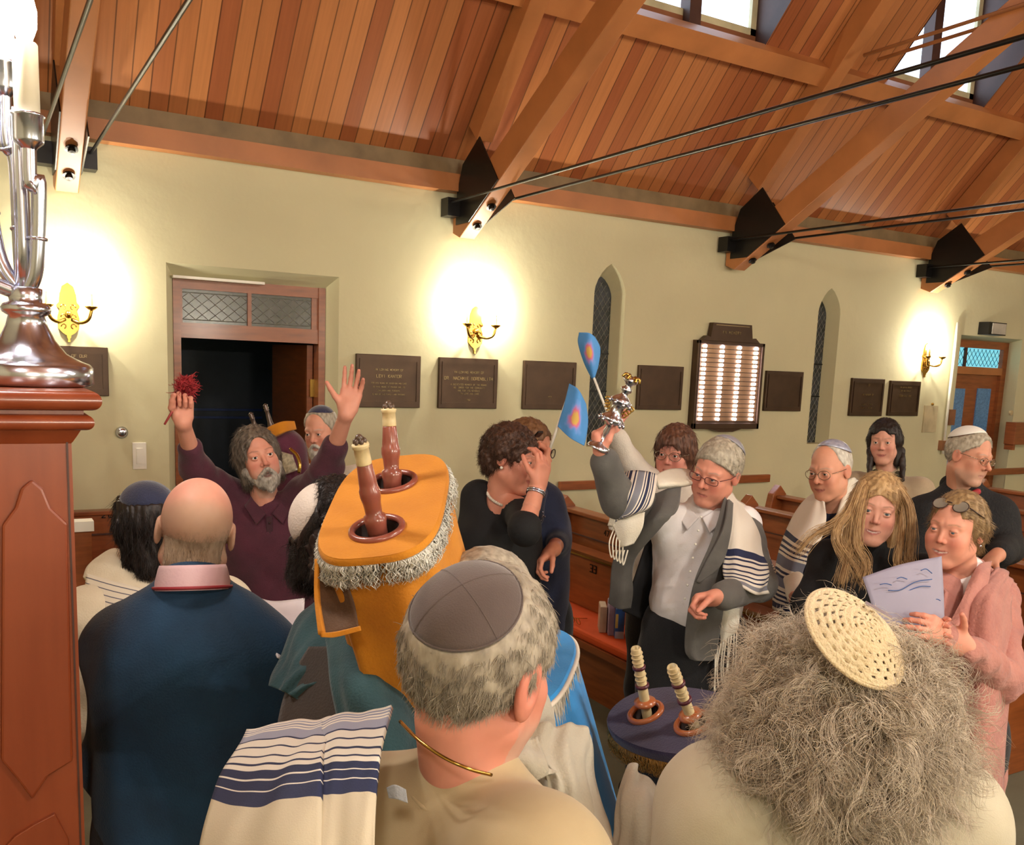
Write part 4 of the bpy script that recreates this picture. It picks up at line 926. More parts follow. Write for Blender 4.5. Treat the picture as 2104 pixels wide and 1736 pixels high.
def torso_caps(s, r=.115, rs=.055, w=.085, drop=.0, hipr=None, z0=None):
    """upright shirt volume: shoulders, chest, waist"""
    nb, X, U = s.nb, s.X, s.U; out = [(nb-U*.005, nb-U*.10, .058, .08, .05)]
    bot = s.pel-U*drop if z0 is None else np.array([s.pel[0], s.pel[1], z0])
    for k in (-1, 1):
        out.append((nb-U*.035+X*k*.03, s.sh[k], .040, rs, .05)); out.append((nb-U*.17+X*k*w, bot+X*k*(w-.005), r, hipr or r*1.05, .08))
        out.append((s.sh[k], nb-U*.2+X*k*(w+.02), rs, r*.8, .06))
    out.append((nb-U*.17, bot, r, hipr or r*1.05, .08))
    return out
def sleeve_caps(s, k, r1=.062, r2=.050, r3=.040, end=.94, k1=.04):
    e, w = s.arm[k]; return [(s.sh[k], e, r1, r2, k1), (e, e+(w-e)*end, r2, r3, .03)]
def legs_caps(s, r=.105, rk=.078, ra=.062, top=.06):
    out = []
    for k in (-1, 1):
        hp = s.pel+s.X*k*.085-s.U*.02; kn = np.array([hp[0], hp[1], .48*s.S])+s.f*.03+s.X*k*.01; an = np.array([kn[0], kn[1], .07])-s.f*.02
        out += [(hp+s.U*top, hp-s.U*.1, r, r, .05), (hp, kn, r, rk, .05), (kn, an, rk, ra, .04)]
    return out
def shoes(s, m):
    for k in (-1, 1):
        hp = s.pel+s.X*k*.095; c = np.array([hp[0], hp[1], .05]); garment(s, 'shoe', [(c-s.f*.06, c+s.f*.02, .046, .046, .03), (c+s.f*.02, c+s.f*.17-np.array([0, 0, .012]), .046, .034, .03)], m, h=.011, wr=0, cut=[((0, 0, -1), -.004)])
M_shoe = mat('black_leather_shoe', '16120f', .4)
# ---- hair shapes in head coordinates
CR_ = (0, -.012, .035)
def hair_short(th=.008, side=.0, front=.075, slope=.95):
    def fn(q):
        d = ellip(q, CR_, (.074+th, .095+th, .088+th*1.1)); n = wrinkle(q, .0018, 90)
        keep = (slope*q[:, 1]-q[:, 2]-side)*.72       # negative above the sloping hairline
        fr = q[:, 1]-(front-.6*np.maximum(.06-q[:, 2], 0))
        return np.maximum(np.maximum(d+n, keep), fr)
    return fn
def hair_bob(th=.014, length=.10, back=.10, face=.052, facez=.062, wob=.003, width=1.0, ff=.045):
    """hair covering skull, sides and nape, open at the face"""
    def fn(q):
        d = ellip(q, (0, -.014, .036), (.074*width+th, .095+th, .088+th)); ax = np.abs(q[:, 0]); s = np.stack([ax, q[:, 1], q[:, 2]], 1)
        d = smin(d, rcone(s, (.058*width, -.02, .01), (.062*width, -.012, -length), .030+th*.5, .020+th*.4), .03)
        d = smin(d, rcone(s, (.03, -.06, .0), (.035, -.055, -back), .042, .030+th*.3), .03)
        d = d+wrinkle(q*np.array([1, 1, .25], np.float32), wob, 110)
        f = ellip(q, (0, .085, -.028), (face, .075, facez+.028)); d = np.maximum(d, -f)
        nk = rcone(q, (0, -.0, -.05), (0, .0, -.16), .05, .05); d = np.maximum(d, -nk)
        return np.maximum(d, q[:, 1]-(ff+.03*(q[:, 2] > .05)))
    return fn
comb_down = lambda q: np.stack([q[:, 0]*2, -.15+q[:, 1]*0, -1+0*q[:, 2]], 1)
comb_back = lambda q: np.stack([q[:, 0]*4, -1+0*q[:, 1], -.25-3*np.maximum(-q[:, 1]-.02, 0)*6], 1)
comb_part = lambda q: np.stack([np.sign(q[:, 0])*np.clip(q[:, 2]/.06, 0, 1)*1.6, -.45+0*q[:, 1], -.8+0*q[:, 2]], 1)
comb_fwd = lambda q: np.stack([q[:, 0]*1, np.where(q[:, 2] > .06, .8, -.2), -.5+0*q[:, 2]], 1)
def beard_fn(th=.010, length=.03, top=-.045, mw=.0):
    def fn(q):
        ax = np.abs(q[:, 0]); s = np.stack([ax, q[:, 1], q[:, 2]], 1)
        d = rcone(s, (.056, .01, -.045), (.020, .062, -.098), .020+th, .020+th)
        d = smin(d, rcone(q, (0, .075, -.095), (0, .078, -.105-length), .024+th*.6, .014+th*.4), .02)
        d = smin(d, rcone(s, (.004, .096, -.045), (.030, .078, -.072), .008+mw, .010), .008)
        d = d+wrinkle(q, .0016, 120)
        m = ellip(q, (0, .100, -.070), (.021, .03, .010)); d = np.maximum(d, -m)
        c = ellip(q, (0, .06, -.01), (.050, .08, .034)); return np.maximum(d, -c)
    return fn
def hairmat(name, c, c2=None): return mat(name, c, .5, var=.2, vscale=90, color2=c2, spec=.35, stretch=(1, 1, .35))
HM_greydark = hairmat('dark_grey_hair', '75695c', '3c332b'); HM_grey = hairmat('silver_grey_hair', 'b4aa98', '7d7464'); HM_black = hairmat('dark_brown_hair', '2a1f1a', '120d0b')
HM_brown = hairmat('brown_hair', '55392a', '2c1c14'); HM_bob = hairmat('chestnut_hair', '6a4634', '3c261c'); HM_blond = hairmat('dark_blond_hair', 'c4a273', '8e6c48'); HM_white = hairmat('white_beard', 'd4cec2', 'a29a8c')
HM_curly = hairmat('sandy_grey_curls', 'dccdb6', 'a4927e'); HM_blond2 = hairmat('ash_blond_hair', '9b7f58', '6b5036')
def cloth(name, c, c2=None, var=.07, bump=.25, bs=220, rough=.85, sheen=.15): return mat(name, c, rough, var=var, vscale=9, bump=bump, bscale=bs, color2=c2, sheen=sheen)
F_maroon = cloth('maroon_knit', '4e1b2e', '3c1524'); F_navy = cloth('navy_cloth', '1b2038'); F_black = cloth('black_cloth', '0a0a0d', bump=.1, sheen=0); F_blue = cloth('teal_blue_knit', '17405f', '12304a')
F_white = cloth('white_wool', 'e6e0d0', 'd8d0bc'); F_cream = cloth('cream_wool', 'dccfb4', 'ccbd9e'); F_beige = cloth('beige_cotton', 'b5a17c', 'aa9671', bump=.08, bs=900); F_shirt = cloth('white_shirt_cotton', 'f7f3f2', 'eae4e4', bump=.1)
F_blazer = cloth('grey_tweed', '615f5b', '4c4a47', bs=500); F_trouser = cloth('black_trousers', '0f1016'); F_pink = cloth('dusty_pink_knit', 'c08478', 'aa6e66', bump=.5, bs=90); F_fleece = cloth('black_fleece', '0b0b0f', bump=.5, bs=120, sheen=0)
F_teal = cloth('dark_teal_fleece', '264a50', '1b363d'); F_brown = cloth('dark_brown_knit', '3a2f28', '2c241f'); F_darkblue = cloth('dark_navy_dress', '1a2340', '12182c'); F_jeans = cloth('dark_trousers', '22242c')
F_camel = cloth('beige_cardigan', 'b09c80'); F_grey = cloth('pale_grey_cloth', 'c9c2b0', 'bab29e')
STR = {}
def stripes(name, base, seq): return mat_stripe(name, [(0.0, base)]+seq)
ISSUES = []
def lens_report(nm, s):
    for k in s.arm:
        e, w = s.arm[k]; print('ARM', nm, k, 'upper %.2f fore %.2f' % (np.linalg.norm(e-s.sh[k]), np.linalg.norm(w-e)))
    print('HEAD', nm, 'z %.2f neck %.2f' % (s.hc[2], s.nb[2]))

# ================= 1 man with both arms raised (maroon shirt)
s = Person('bearded long-haired man in a maroon shirt shouting with both arms raised', 531, 940, 3.72, a=12, pitch=-6, roll=-14, ta=5,
    opt=dict(skin='cf9079', red='b85a4c', open=.013, lip='b06058', stubble='9a8f84', stub_a=.3, brow='4a3a30', nose=1.15), sh=.185, neck=P(548, 1030, 3.80), lean=(.05, .0))
s.set_arm(-1, (402, 962, 3.62), (376, 868, 3.42), (478, 1022, 3.80)); s.set_arm(1, (672, 962, 3.62), (712, 850, 3.42), (622, 1018, 3.80))
up = -CU*0; Rg = CR; Ug = CU; Fg = CF
s.hand(-1, Ug*.95-Rg*.05, -Fg*.6+Rg*.75, -Fg*.3-Rg*.8, 1.25, .03, 1.0)
s.hand(1, Ug*.95+Rg*.22, -Fg*.9-Rg*.2, -Rg*.9, [.12, .18, .2, .3], .09, .15)
s.build_body(); s.eyes(); lens_report('1', s)
s.hair(hair_bob(.010, .085, .075, .056, .085, .004, ff=.06), HM_greydark, h=.004, n=7000, length=.035, dirf=comb_part, jit=.15, lift=.04)
s.hair(beard_fn(.006, .018), hairmat('grizzled_beard', 'b9b0a4', '6c6258'), h=.0035, n=3500, length=.012, dirf=comb_down, name='beard', r=.0005)
c = torso_caps(s, .112, .058, .07, hipr=.125)+sleeve_caps(s, -1, .062, .058, .047, .42)+sleeve_caps(s, 1, .062, .058, .047, .42)
garment(s, 'shirt', c, F_maroon, wr=.004, wf=22, h=.0085)
nb, X, f, U = s.nb, s.X, s.f, s.U
for k in (-1, 1): patch('collar', [[tuple(nb+X*k*.064-f*.01+U*.03), tuple(nb+X*k*.056+f*.055+U*.012), tuple(nb+X*k*.012+f*.098-U*.035)], [tuple(nb+X*k*.090-f*.01-U*.005), tuple(nb+X*k*.085+f*.075-U*.02), tuple(nb+X*k*.052+f*.120-U*.075)]], F_maroon, s.root, th=.006, px=False)
patch('placket', [[tuple(nb-X*.012+f*.104-U*.045), tuple(nb+X*.012+f*.104-U*.045)], [tuple(nb-X*.012+f*.121-U*.11), tuple(nb+X*.012+f*.121-U*.11)], [tuple(nb-X*.012+f*.125-U*.18), tuple(nb+X*.012+f*.125-U*.18)]], cloth('dark_maroon_placket', '371420'), s.root, th=.006, px=False)
for j in range(3): MB().sphere(nb+f*(.118+.004*j)-U*(.07+.04*j), .005, 8, 6).build('button', mat('dark_button', '2a161a', .3), s.root)
garment(s, 'trousers', legs_caps(s), F_jeans, h=.014, wr=.002); shoes(s, M_shoe)
# red tassel wand in his raised hand
r = empty('red_tassel_wand', P(376, 830, 3.41), 'red stick with a shaggy red tassel held up by the man in maroon', 'stick')
a, b = P(338, 872, 3.36), P(379, 802, 3.41); M_red = mat('red_tassel', 'b02a30', .7); M_redw = mat('red_painted_stick', 'a83c3c', .5)
MB().tube([a, b], [.004, .006], 8).build('stick', M_redw, r, smooth=True)
q = P(379, 797, 3.41); V = q+RNG.randn(300, 3)*.012; N_ = unit(b-a)[None]*.6+RNG.randn(300, 3)*.5; N_ /= np.linalg.norm(N_, axis=1)[:, None]
Vs, Fs = strands(V, N_, 500, .055, lambda p, n: n, r=.0022, lift=.9, curl=1, curlr=.004); mesh_np('tassel', Vs, Fs, M_red, r, True)

# ================= 2 bearded man in white behind, carrying the maroon scroll
s = Person('white-bearded man in a navy skullcap standing in the doorway behind the man in maroon', 660, 886, 4.55, a=-28, pitch=12, roll=-4, opt=dict(skin='d79a80', red='c0604e', res=.0042, nose=1.1, brow='b8aea0'), size=.97)
s.set_arm(-1, (600, 985, 4.5), (585, 965, 4.3)); s.build_body(); s.eyes()
s.kippah(cloth('navy_velvet', '23264a', sheen=.4), ax=(0, -.15, 1), rad=.075, lift=.001)
s.hair(hair_short(.007, .005, .05, .8), HM_grey, h=.005, n=1500, length=.012)
s.hair(beard_fn(.012, .045), HM_white, h=.005, n=1500, length=.02, dirf=comb_down, name='beard')
garment(s, 'prayer_shawl', torso_caps(s, .12, .07, .08)+sleeve_caps(s, -1, .078, .07, .06)+sleeve_caps(s, 1, .078, .07, .06), F_white, h=.011, wr=.006)
garment(s, 'trousers', legs_caps(s), F_trouser, h=.016, wr=0); shoes(s, M_shoe)

# ================= 3 dark-haired person with navy skullcap, seen from behind at the left
s = Person('person with dark hair under a navy skullcap and striped cream shawl, seen from behind', 305, 1084, 2.72, a=196, pitch=14, roll=4, ta=188, opt=dict(skin='cf9a80', res=.004), lean=(0, 0))
s.build_body()
s.kippah(cloth('navy_felt', '1d2340', sheen=.3), ax=(0, -.42, 1), rad=.088, lift=.009)
s.hair(hair_bob(.016, .075, .105, .05, .06, .004), HM_black, h=.004, n=9000, length=.035, dirf=comb_down, jit=.35, lift=.12)
garment(s, 'prayer_shawl', torso_caps(s, .12, .075, .09)+sleeve_caps(s, -1, .08, .075, .065)+sleeve_caps(s, 1, .08, .075, .065), F_cream, h=.010, wr=.005)
SW = stripes('cream_shawl_fine_stripes', 'ddd2bc', [(x, c_) for i in range(13) for x, c_ in ((.04+i*.072, '5c5a66'), (.052+i*.072, 'ddd2bc'))])
patch('shawl_border', [[(178, 1178, 2.66), (235, 1195, 2.62), (300, 1212, 2.60), (345, 1230, 2.60)], [(172, 1270, 2.60), (230, 1290, 2.54), (300, 1300, 2.52), (345, 1310, 2.52)], [(170, 1420, 2.60), (230, 1440, 2.54), (300, 1450, 2.52), (345, 1460, 2.52)]], SW, s.root, th=.006)
patch('shawl_collar', [[(196, 1150, 2.74), (240, 1130, 2.80), (290, 1165, 2.76), (335, 1172, 2.78)], [(180, 1168, 2.70), (235, 1158, 2.68), (290, 1190, 2.66), (345, 1200, 2.70)], [(172, 1188, 2.66), (235, 1200, 2.62), (300, 1218, 2.60), (345, 1238, 2.62)]], F_cream, s.root, th=.012)
garment(s, 'trousers', legs_caps(s), F_trouser, h=.018, wr=0); shoes(s, M_shoe)

# ================= 4 bald man in the blue sweater, from behind
s = Person('bald man in a dark blue sweater and pink collar seen from behind', 402, 1096, 2.0, a=178, pitch=6, roll=-7, ta=178, opt=dict(skin='d99a84', red='cf6a5c', res=.003, scalp='ab9478'), sh=.175, neck=P(397, 1192, 1.955), size=.99)
s.sh = {-1: P(532, 1342, 2.0), 1: P(250, 1325, 2.0)}; s.rest_arm(-1, .2, .03, .16); s.rest_arm(1, .2, .03, .16)
s.build_body(); lens_report('4', s)
def fringe(q):
    d = ellip(q, CR_, (.0742, .0952, .0882)); d = smin(d, ellip(q, (0, -.03, -.055), (.060, .055, .06)), .03); keep = (.95*q[:, 1]-q[:, 2]-.020)*.7
    top = (q[:, 2]-.070+.9*np.maximum(q[:, 1]+.03, 0)); return np.maximum(np.maximum(d, keep), np.maximum(top, q[:, 1]-.03))
s.hair(fringe, hairmat('short_sandy_grey_hair', 'b09a80', '8d775e'), h=.003, n=22000, length=.014, dirf=comb_down, jit=.25, lift=.03, r=.00040, lenvar=.7, shell=False, prob=lambda q: np.clip((.062-q[:, 2]-.6*np.maximum(q[:, 1]+.05, 0))/.07, .03, 1)**1.5)
c = torso_caps(s, .122, .060, .08, hipr=.14, z0=.78); X = s.X
for k in (-1, 1): c += [(s.sh[k], s.arm[k][0], .062, .058, .05), (s.arm[k][0], s.arm[k][1], .062, .045, .04)]
garment(s, 'sweater', c, F_blue, h=.0075, wr=.0035, wf=13)
cx_ = unit(s.U+s.f*.22)
MB().lathe([(.078, -.030), (.076, -.012), (.070, .014), (.067, .022), (.064, .022), (.060, -.01)], s.nb+s.U*.012-s.f*.006, cx_, 40, cap=False).build('shirt_collar', cloth('pink_check_cotton', 'dfc0c0', 'cfa6ac', bump=.1), s.root, smooth=True)
MB().torus(s.nb-s.U*.012-s.f*.012, cx_, .079, .0035, 48, 8).build('red_cord', mat('red_cord', 'a8343c', .6), s.root, smooth=True)
garment(s, 'trousers', legs_caps(s, .12), F_trouser, h=.016, wr=0); shoes(s, M_shoe)
# open booklet in front of him
r = empty('open_booklet', P(570, 1262, 2.1), 'open white booklet held beside the blue sweater sleeve', 'book')
patch('page', [[(512, 1222, 2.16), (560, 1236, 2.22), (626, 1230, 2.26)], [(540, 1280, 2.02), (580, 1300, 2.06), (625, 1290, 2.10)], [(570, 1350, 1.92), (595, 1360, 1.94), (640, 1350, 1.96)]], cloth('white_paper', 'ece4e6', bump=.02), r, th=.004)

# ================= 5 dark-haired bearer of the golden scroll
s = Person('dark-haired person in a white skullcap and teal cloak behind the golden scroll', 702, 1106, 2.02, a=100, pitch=16, roll=6, ta=140, opt=dict(skin='c98f78', res=.004), neck=P(728, 1240, 1.98), lean=(.05, -.05))
s.set_arm(1, (690, 1440, 1.80), (790, 1440, 1.80), (680, 1320, 1.90)); s.set_arm(-1, (800, 1400, 2.0), (800, 1380, 1.85)); s.build_body(); lens_report('5', s)
s.kippah(cloth('white_satin', 'e8dccf', sheen=.1, rough=.6), ax=(0, -1.2, .12), rad=.068, lift=.006)
s.hair(hair_bob(.011, .09, .085, .045, .05, .005), HM_black, h=.0045, n=9000, length=.032, dirf=comb_down, jit=.35, lift=.12, curl=1, curlr=.004)
garment(s, 'hair_length', [(P(672, 1120, 1.93), P(676, 1180, 1.88), .040, .030, .03), (P(676, 1180, 1.88), P(674, 1235, 1.84), .028, .016, .03)], HM_black, h=.0045, wr=.006, wf=80)
garment(s, 'jumper', torso_caps(s, .095, .050, .045, z0=.85)+sleeve_caps(s, 1, .052, .05, .042)+sleeve_caps(s, -1, .058, .05, .042), F_teal, h=.009, wr=.003)
patch('cloak', [[(655, 1232, 1.86), (690, 1262, 1.80), (760, 1290, 1.80)], [(618, 1262, 1.84), (668, 1310, 1.74), (760, 1350, 1.72)], [(592, 1320, 1.80), (640, 1360, 1.70), (690, 1400, 1.66)], [(572, 1372, 1.76), (610, 1395, 1.69), (640, 1420, 1.66)], [(562, 1412, 1.74), (590, 1425, 1.68), (612, 1438, 1.66)]], F_teal, s.root, th=.016, wr=.006, wf=14)
patch('brown_panel', [[(640, 1330, 1.70), (690, 1330, 1.66)], [(600, 1400, 1.70), (700, 1400, 1.62)], [(575, 1490, 1.66), (720, 1500, 1.58)], [(570, 1600, 1.62), (740, 1620, 1.54)]], F_brown, s.root, th=.014)
patch('cloak_panel', [[(668, 1300, 1.70), (740, 1300, 1.66), (850, 1330, 1.68)], [(680, 1390, 1.61), (750, 1400, 1.56), (850, 1420, 1.62)], [(700, 1500, 1.57), (770, 1510, 1.52), (870, 1530, 1.58)], [(715, 1640, 1.53), (790, 1650, 1.50), (880, 1650, 1.56)]], F_teal, s.root, th=.014, wr=.004, wf=10)
garment(s, 'trousers', legs_caps(s), F_trouser, h=.018, wr=0); shoes(s, M_shoe)
# ================================================================ PEDESTAL AND CANDELABRA
YF = 1.62; a = onY(205, 804, YF); XR, ZT = a[0], a[2]
r = empty('wooden_pedestal', (XR-.35, YF+.3, 0), 'tall varnished wooden pedestal with a gothic panel at the left edge', 'pedestal')
def mold(prof, y0, y1, x0, xr, name):
    """moulding: profile [(out, z)] swept round the front and right side"""
    mb = MB(); V = []; F = []
    for o_, z_ in prof: V += [(x0, y0-o_, z_), (xr+o_, y0-o_, z_), (xr+o_, y1, z_), (x0, y1, z_)]
    n = len(prof)
    for i in range(n-1):
        for k in range(4): F.append((i*4+k, i*4+(k+1) % 4, (i+1)*4+(k+1) % 4, (i+1)*4+k))
    F += [(3, 2, 1, 0), tuple((n-1)*4+k for k in range(4))]
    return smooth_auto(mb.add(V, F).build(name, M_ped, r), 35)
yb = YF+.045; xb = XR-.040; zt = ZT
rnd = lambda c, r0, zc, n=6: [(c+r0*math.sin(t), zc-r0*math.cos(t)) for t in np.linspace(.1, math.pi-.1, n+6)]
mold(rnd(.028, .0155, zt-.0165), yb, yb+.5, -.6, xb, 'top_slab')
mold([(.018, zt-.040)]+[(.018, zt-.033)], yb, yb+.5, -.6, xb, 'fillet')
mold([(-.004, zt-.092), (.002, zt-.085), (.008, zt-.075), (.014, zt-.064)]+rnd(.020, .0125, zt-.052, 5)+[(.014, zt-.038)], yb, yb+.5, -.6, xb, 'cove_moulding')
MB().box((-.6, yb, .10), (xb, yb+.5, zt-.088)).build('pedestal_body', M_ped, r)
MB().box((-.62, yb-.02, 0), (xb+.02, yb+.52, .10)).build('plinth', M_ped, r, bevel=.004)
pa = [(2, 1560), (4, 1078), (30, 1042), (42, 1003), (65, 984), (88, 1003), (104, 1042), (138, 1074), (149, 1560), (100, 1590), (66, 1640), (36, 1600)]
pts = []
for x, y in pa: q = onY(x, y, yb); pts.append((q[0], yb+.002, q[2]))
MB().prism(pts[::-1], (0, -.010, 0)).build('gothic_panel', M_ped, r, bevel=.004)
pa = [(-20, 1850), (-10, 1760), (30, 1715), (70, 1690), (112, 1668), (140, 1720), (152, 1850)]; pts = []
for x, y in pa: q = onY(x, y, yb); pts.append((q[0], yb+.002, q[2]))
MB().prism(pts[::-1], (0, -.010, 0)).build('lower_panel', M_ped, r, bevel=.004)
mb = MB()
for xx in ((137, 895), ): q0 = onY(137, 893, yb); mb.box((q0[0]-.0015, yb-.0015, .2), (q0[0]+.0015, yb, q0[2]))
mb.build('stile_joint', M_cheek, r)
def candelabrum(B0, label, s=1.0, yaw=0.0, arms=((0, .0), (1.7, .0)), lit=True, en=10):
    r = empty('candelabrum', tuple(B0), label, 'candelabrum', 'silver candelabra on the pedestal'); B0 = np.array(B0); k = s
    MB().lathe([(.098*k, 0), (.104*k, .004), (.104*k, .032*k), (.098*k, .038*k), (.085*k, .043*k), (.062*k, .055*k), (.044*k, .078*k), (.033*k, .102*k), (.029*k, .118*k), (.038*k, .124*k), (.040*k, .131*k), (.036*k, .138*k), (.026*k, .142*k), (.027*k, .150*k), (.027*k, .165*k), (.018*k, .168*k)], B0, n=48).build('base', M_silver, r, smooth=True)
    MB().lathe([(.017*k, .16*k), (.013*k, .25*k), (.012*k, .40*k), (.010*k, .46*k)], B0, n=16).build('stem', M_silver, r, smooth=True)
    for (ax_, ay_, top, bulge) in arms:
        tip = B0+np.array([ax_, ay_, top]); mid = B0+np.array([ax_*.9+bulge[0], ay_*.9+bulge[1], .17+top*.42])
        pth = spline([B0+np.array([ax_*.1, ay_*.1, .155*k]), B0+np.array([ax_*.65+bulge[0]*.7, ay_*.65, .155+top*.12]), mid, B0+np.array([ax_, ay_, top*.82]), tip], 6)
        arm = MB().tube(pth, [.0125*k]*len(pth), 12)
        for q_ in (.35, .7): j = int(q_*len(pth)); arm.torus(pth[j], pth[min(j+1, len(pth)-1)]-pth[j-1], .0125*k, .003)
        arm = arm.build('arm', M_silver, r, smooth=True)
        MB().lathe([(.008, -.022), (.014, -.012), (.023, -.004), (.024, 0), (.024, .036), (.027, .038), (.026, .042), (.020, .042)], tip, n=24).build('cup', M_silver, arm, smooth=True)
        MB().lathe([(.0195, .03), (.0195, .150), (.017, .153), (.001, .153)], tip, n=20).build('candle', M_candle, arm, smooth=True)
        MB().lathe([(.010, 0), (.019, .025), (.020, .05), (.012, .085), (.002, .11)], tip+np.array([0, 0, .152]), n=16).build('bulb', M_flame2, arm, smooth=True)
        if lit: light('candelabrum_light', 'POINT', tuple(tip+np.array([0, 0, .30])), en, (1, .93, .86), .03)
    return r
M_flame2 = mat('white_candelabrum_bulb', 'fffaf4', .3, emit=60, ecol='fff4ec')
B0 = onY(60, 792, 1.83); zt_ = ZT
B0 = np.array([B0[0], 1.83, zt_])
candelabrum(B0, 'polished silver candelabrum with glowing bulbs standing at the front of the pedestal', 1.0,
            arms=((.012, -.03, .405, (.014, 0)), (-.050, .03, .60, (-.01, 0)), (-.11, -.02, .30, (-.01, 0)), (-.018, .05, .50, (.012, .01))), en=7)
B1 = np.array([B0[0]-.125, 2.02, zt_])
candelabrum(B1, 'second silver candelabrum half hidden at the left edge behind the first', .85,
            arms=((.06, .02, .27, (.012, 0)), (-.05, .05, .36, (0, 0))), en=4)

# ================================================================ SCROLLS
def superellipse(C, L, Wv, a, b, e=3.0, n=64):
    out = []
    for k in range(n):
        t = 2*math.pi*k/n; c, s_ = math.cos(t), math.sin(t); out.append(C+L*a*math.copysign(abs(c)**(2/e), c)+Wv*b*math.copysign(abs(s_)**(2/e), s_))
    return np.array(out)
def loft(name, rings, m, parent, cap=(True, False)):
    n = len(rings[0]); V = np.vstack(rings); F = []
    for i in range(len(rings)-1):
        for k in range(n): F.append((i*n+k, i*n+(k+1) % n, (i+1)*n+(k+1) % n, (i+1)*n+k))
    if cap[0]: F.append(tuple(range(n-1, -1, -1)))
    if cap[1]: F.append(tuple((len(rings)-1)*n+k for k in range(n)))
    mb = MB().add(V, F); o = mb.build(name, m, parent, smooth=True); smooth_auto(o, 50); return o
M_hw = mat('dark_red_turned_wood', '8a4a3c', .28, var=.1, vscale=20, coat=.4); M_ivory = mat('ivory', 'd8c494', .4, var=.08, vscale=40)
def fringe(name, ring, n_out, down, m, parent, length=.03, count=1500, r=.0011, curl=0.0, jit=.2, closed=True):
    k = RNG.randint(0, len(ring)-(0 if closed else 1), count); f = RNG.rand(count)[:, None]; A = ring[k]*(1-f)+ring[(k+1) % len(ring)]*f
    N_ = np.tile(down, (count, 1)) if np.ndim(down) == 1 else down[k]
    Vs, Fs = strands(A.astype(float), N_.astype(float), count, length, lambda p, n: n, r=r, lift=.96, curl=1 if curl else 0, curlr=curl, jit=jit, base=0, lenvar=.25); return mesh_np(name, Vs, Fs, m, parent, True)
def scroll(label, A, B, n, half, cent, mcol, fcol, cat='scroll', length=.5, edge=.018, flare=.03, fl=.03, curl=.004, e=3.0, fc=1500, ringm=None, pleat=.006, drift=(0, 0), top_m=None, fr=.0011, staffs=(), ringr=.043, ring_r=.006):
    r = empty('torah_scroll', tuple((A+B)/2-n*length), label, cat, 'dressed scrolls carried in procession')
    L = unit(B-A); n = unit(n-L*(n@L)); Wv = np.cross(L, n); C = A+L*cent[0]+Wv*cent[1]
    th = np.linspace(0, 2*math.pi, 65)[:-1]
    # top board with two holes
    outer = superellipse(C, L, Wv, half[0], half[1], e)
    holes = [[c+ (L*math.cos(t)+Wv*math.sin(t))*(ringr-.004) for t in np.linspace(0, 2*math.pi, 25)[:-1]] for c in (A, B)]
    tr = tessellate_polygon([[Vector(p) for p in outer]]+[[Vector(p) for p in h] for h in holes]); V = list(outer)+[p for h in holes for p in h]
    mb = MB().add(V, [tuple(t) for t in tr]); mb.build('mantle_top', top_m or mcol, r)
    rings = [superellipse(C-n*z, L, Wv, half[0]+o_, half[1]+o_, e) for o_, z in ((-.001, 0), (.002, .003), (.003, .008), (.003, edge))]
    loft('mantle_rim', rings, top_m or mcol, r, (False, False))
    rr = []
    for i in range(15):
        t = i/14; z = edge+t*length; g = flare*t; cc = C-n*z+L*drift[0]*t+Wv*drift[1]*t; q = superellipse(cc, L, Wv, half[0]+g, half[1]+g, e); d = q-cc; d /= np.linalg.norm(d, axis=1)[:, None]
        q = q+d*(pleat*t**.5*np.sin(th*9+2*t)+pleat*.7*t*np.sin(th*4+1))[:, None]; rr.append(q)
    loft('mantle', rr, mcol, r, (False, False))
    for c in (A, B):
        MB().torus(c+n*.002, n, ringr, ring_r, 48, 12).build('ring', ringm or M_hw, r, smooth=True)
        MB().lathe([(ringr-.004, 0), (ringr-.004, -.06), (.001, -.06)], c, n, cap=False).build('ring_well', mat('dark_well', '2a1810', .7), r, smooth=True)
    if fcol is not None: fringe('fringe', superellipse(C-n*edge, L, Wv, half[0]+.004, half[1]+.004, e), None, -n, fcol, r, fl, fc, fr, curl)
    return r, C, L, Wv, n
# ---- golden scroll
F_gold = cloth('golden_velvet', 'c8800c', 'b46e08', sheen=.08, bump=.15); M_silverf = mat('silver_thread', 'dcd8cc', .35, metal=.25)
A = P(775, 1088, 1.55); B = P(806, 992, 1.72)
r, C, L, Wv, n = scroll('large scroll in a golden velvet mantle with silver fringe', A, B, np.array([-.28, -.172, .944]), (.208, .104), (.112, 0), F_gold, M_silverf, length=.55, edge=.012, flare=.0, fl=.034, curl=.006, e=3.3, fc=2200, pleat=.016, drift=(.0, .03), fr=.0015)
def handle(base, top, prof_w, ivory, parent, wood=M_hw, knob=True):
    ax = top-base; h = np.linalg.norm(ax); hd = MB().lathe([(r_, t*h) for r_, t in prof_w], base, ax, 24).build('roller_handle', wood, parent, smooth=True)
    if ivory: MB().lathe([(r_, t*h) for r_, t in ivory], base, ax, 24).build('ivory_grip', M_ivory, hd, smooth=True)
    if knob:
        mb = MB(); u = unit(ax); v = unit(np.cross(u, [1, 0, 0])); w_ = np.cross(u, v)
        for k in range(6):
            t = k*math.pi/3; mb.sphere(base+ax*.975+(v*math.cos(t)+w_*math.sin(t))*.0075, (.0045, .0045, .006), 8, 6)
        mb.sphere(base+ax*1.01, .007, 8, 6); mb.build('finial', mat('dark_carved_knob', '5a4638', .3), hd, smooth=True)
    return hd
pw = [(.017, -.25), (.017, .02), (.019, .10), (.0185, .16), (.014, .18), (.0145, .24), (.0150, .30), (.0175, .38), (.0175, .45), (.0155, .48), (.0150, .54), (.0128, .72), (.012, .735)]
pi_ = [(.0125, .73), (.0130, .74), (.0128, .80), (.0122, .90), (.0140, .905), (.0135, .92), (.0145, .93), (.0140, .95), (.0105, .955), (.010, .965)]
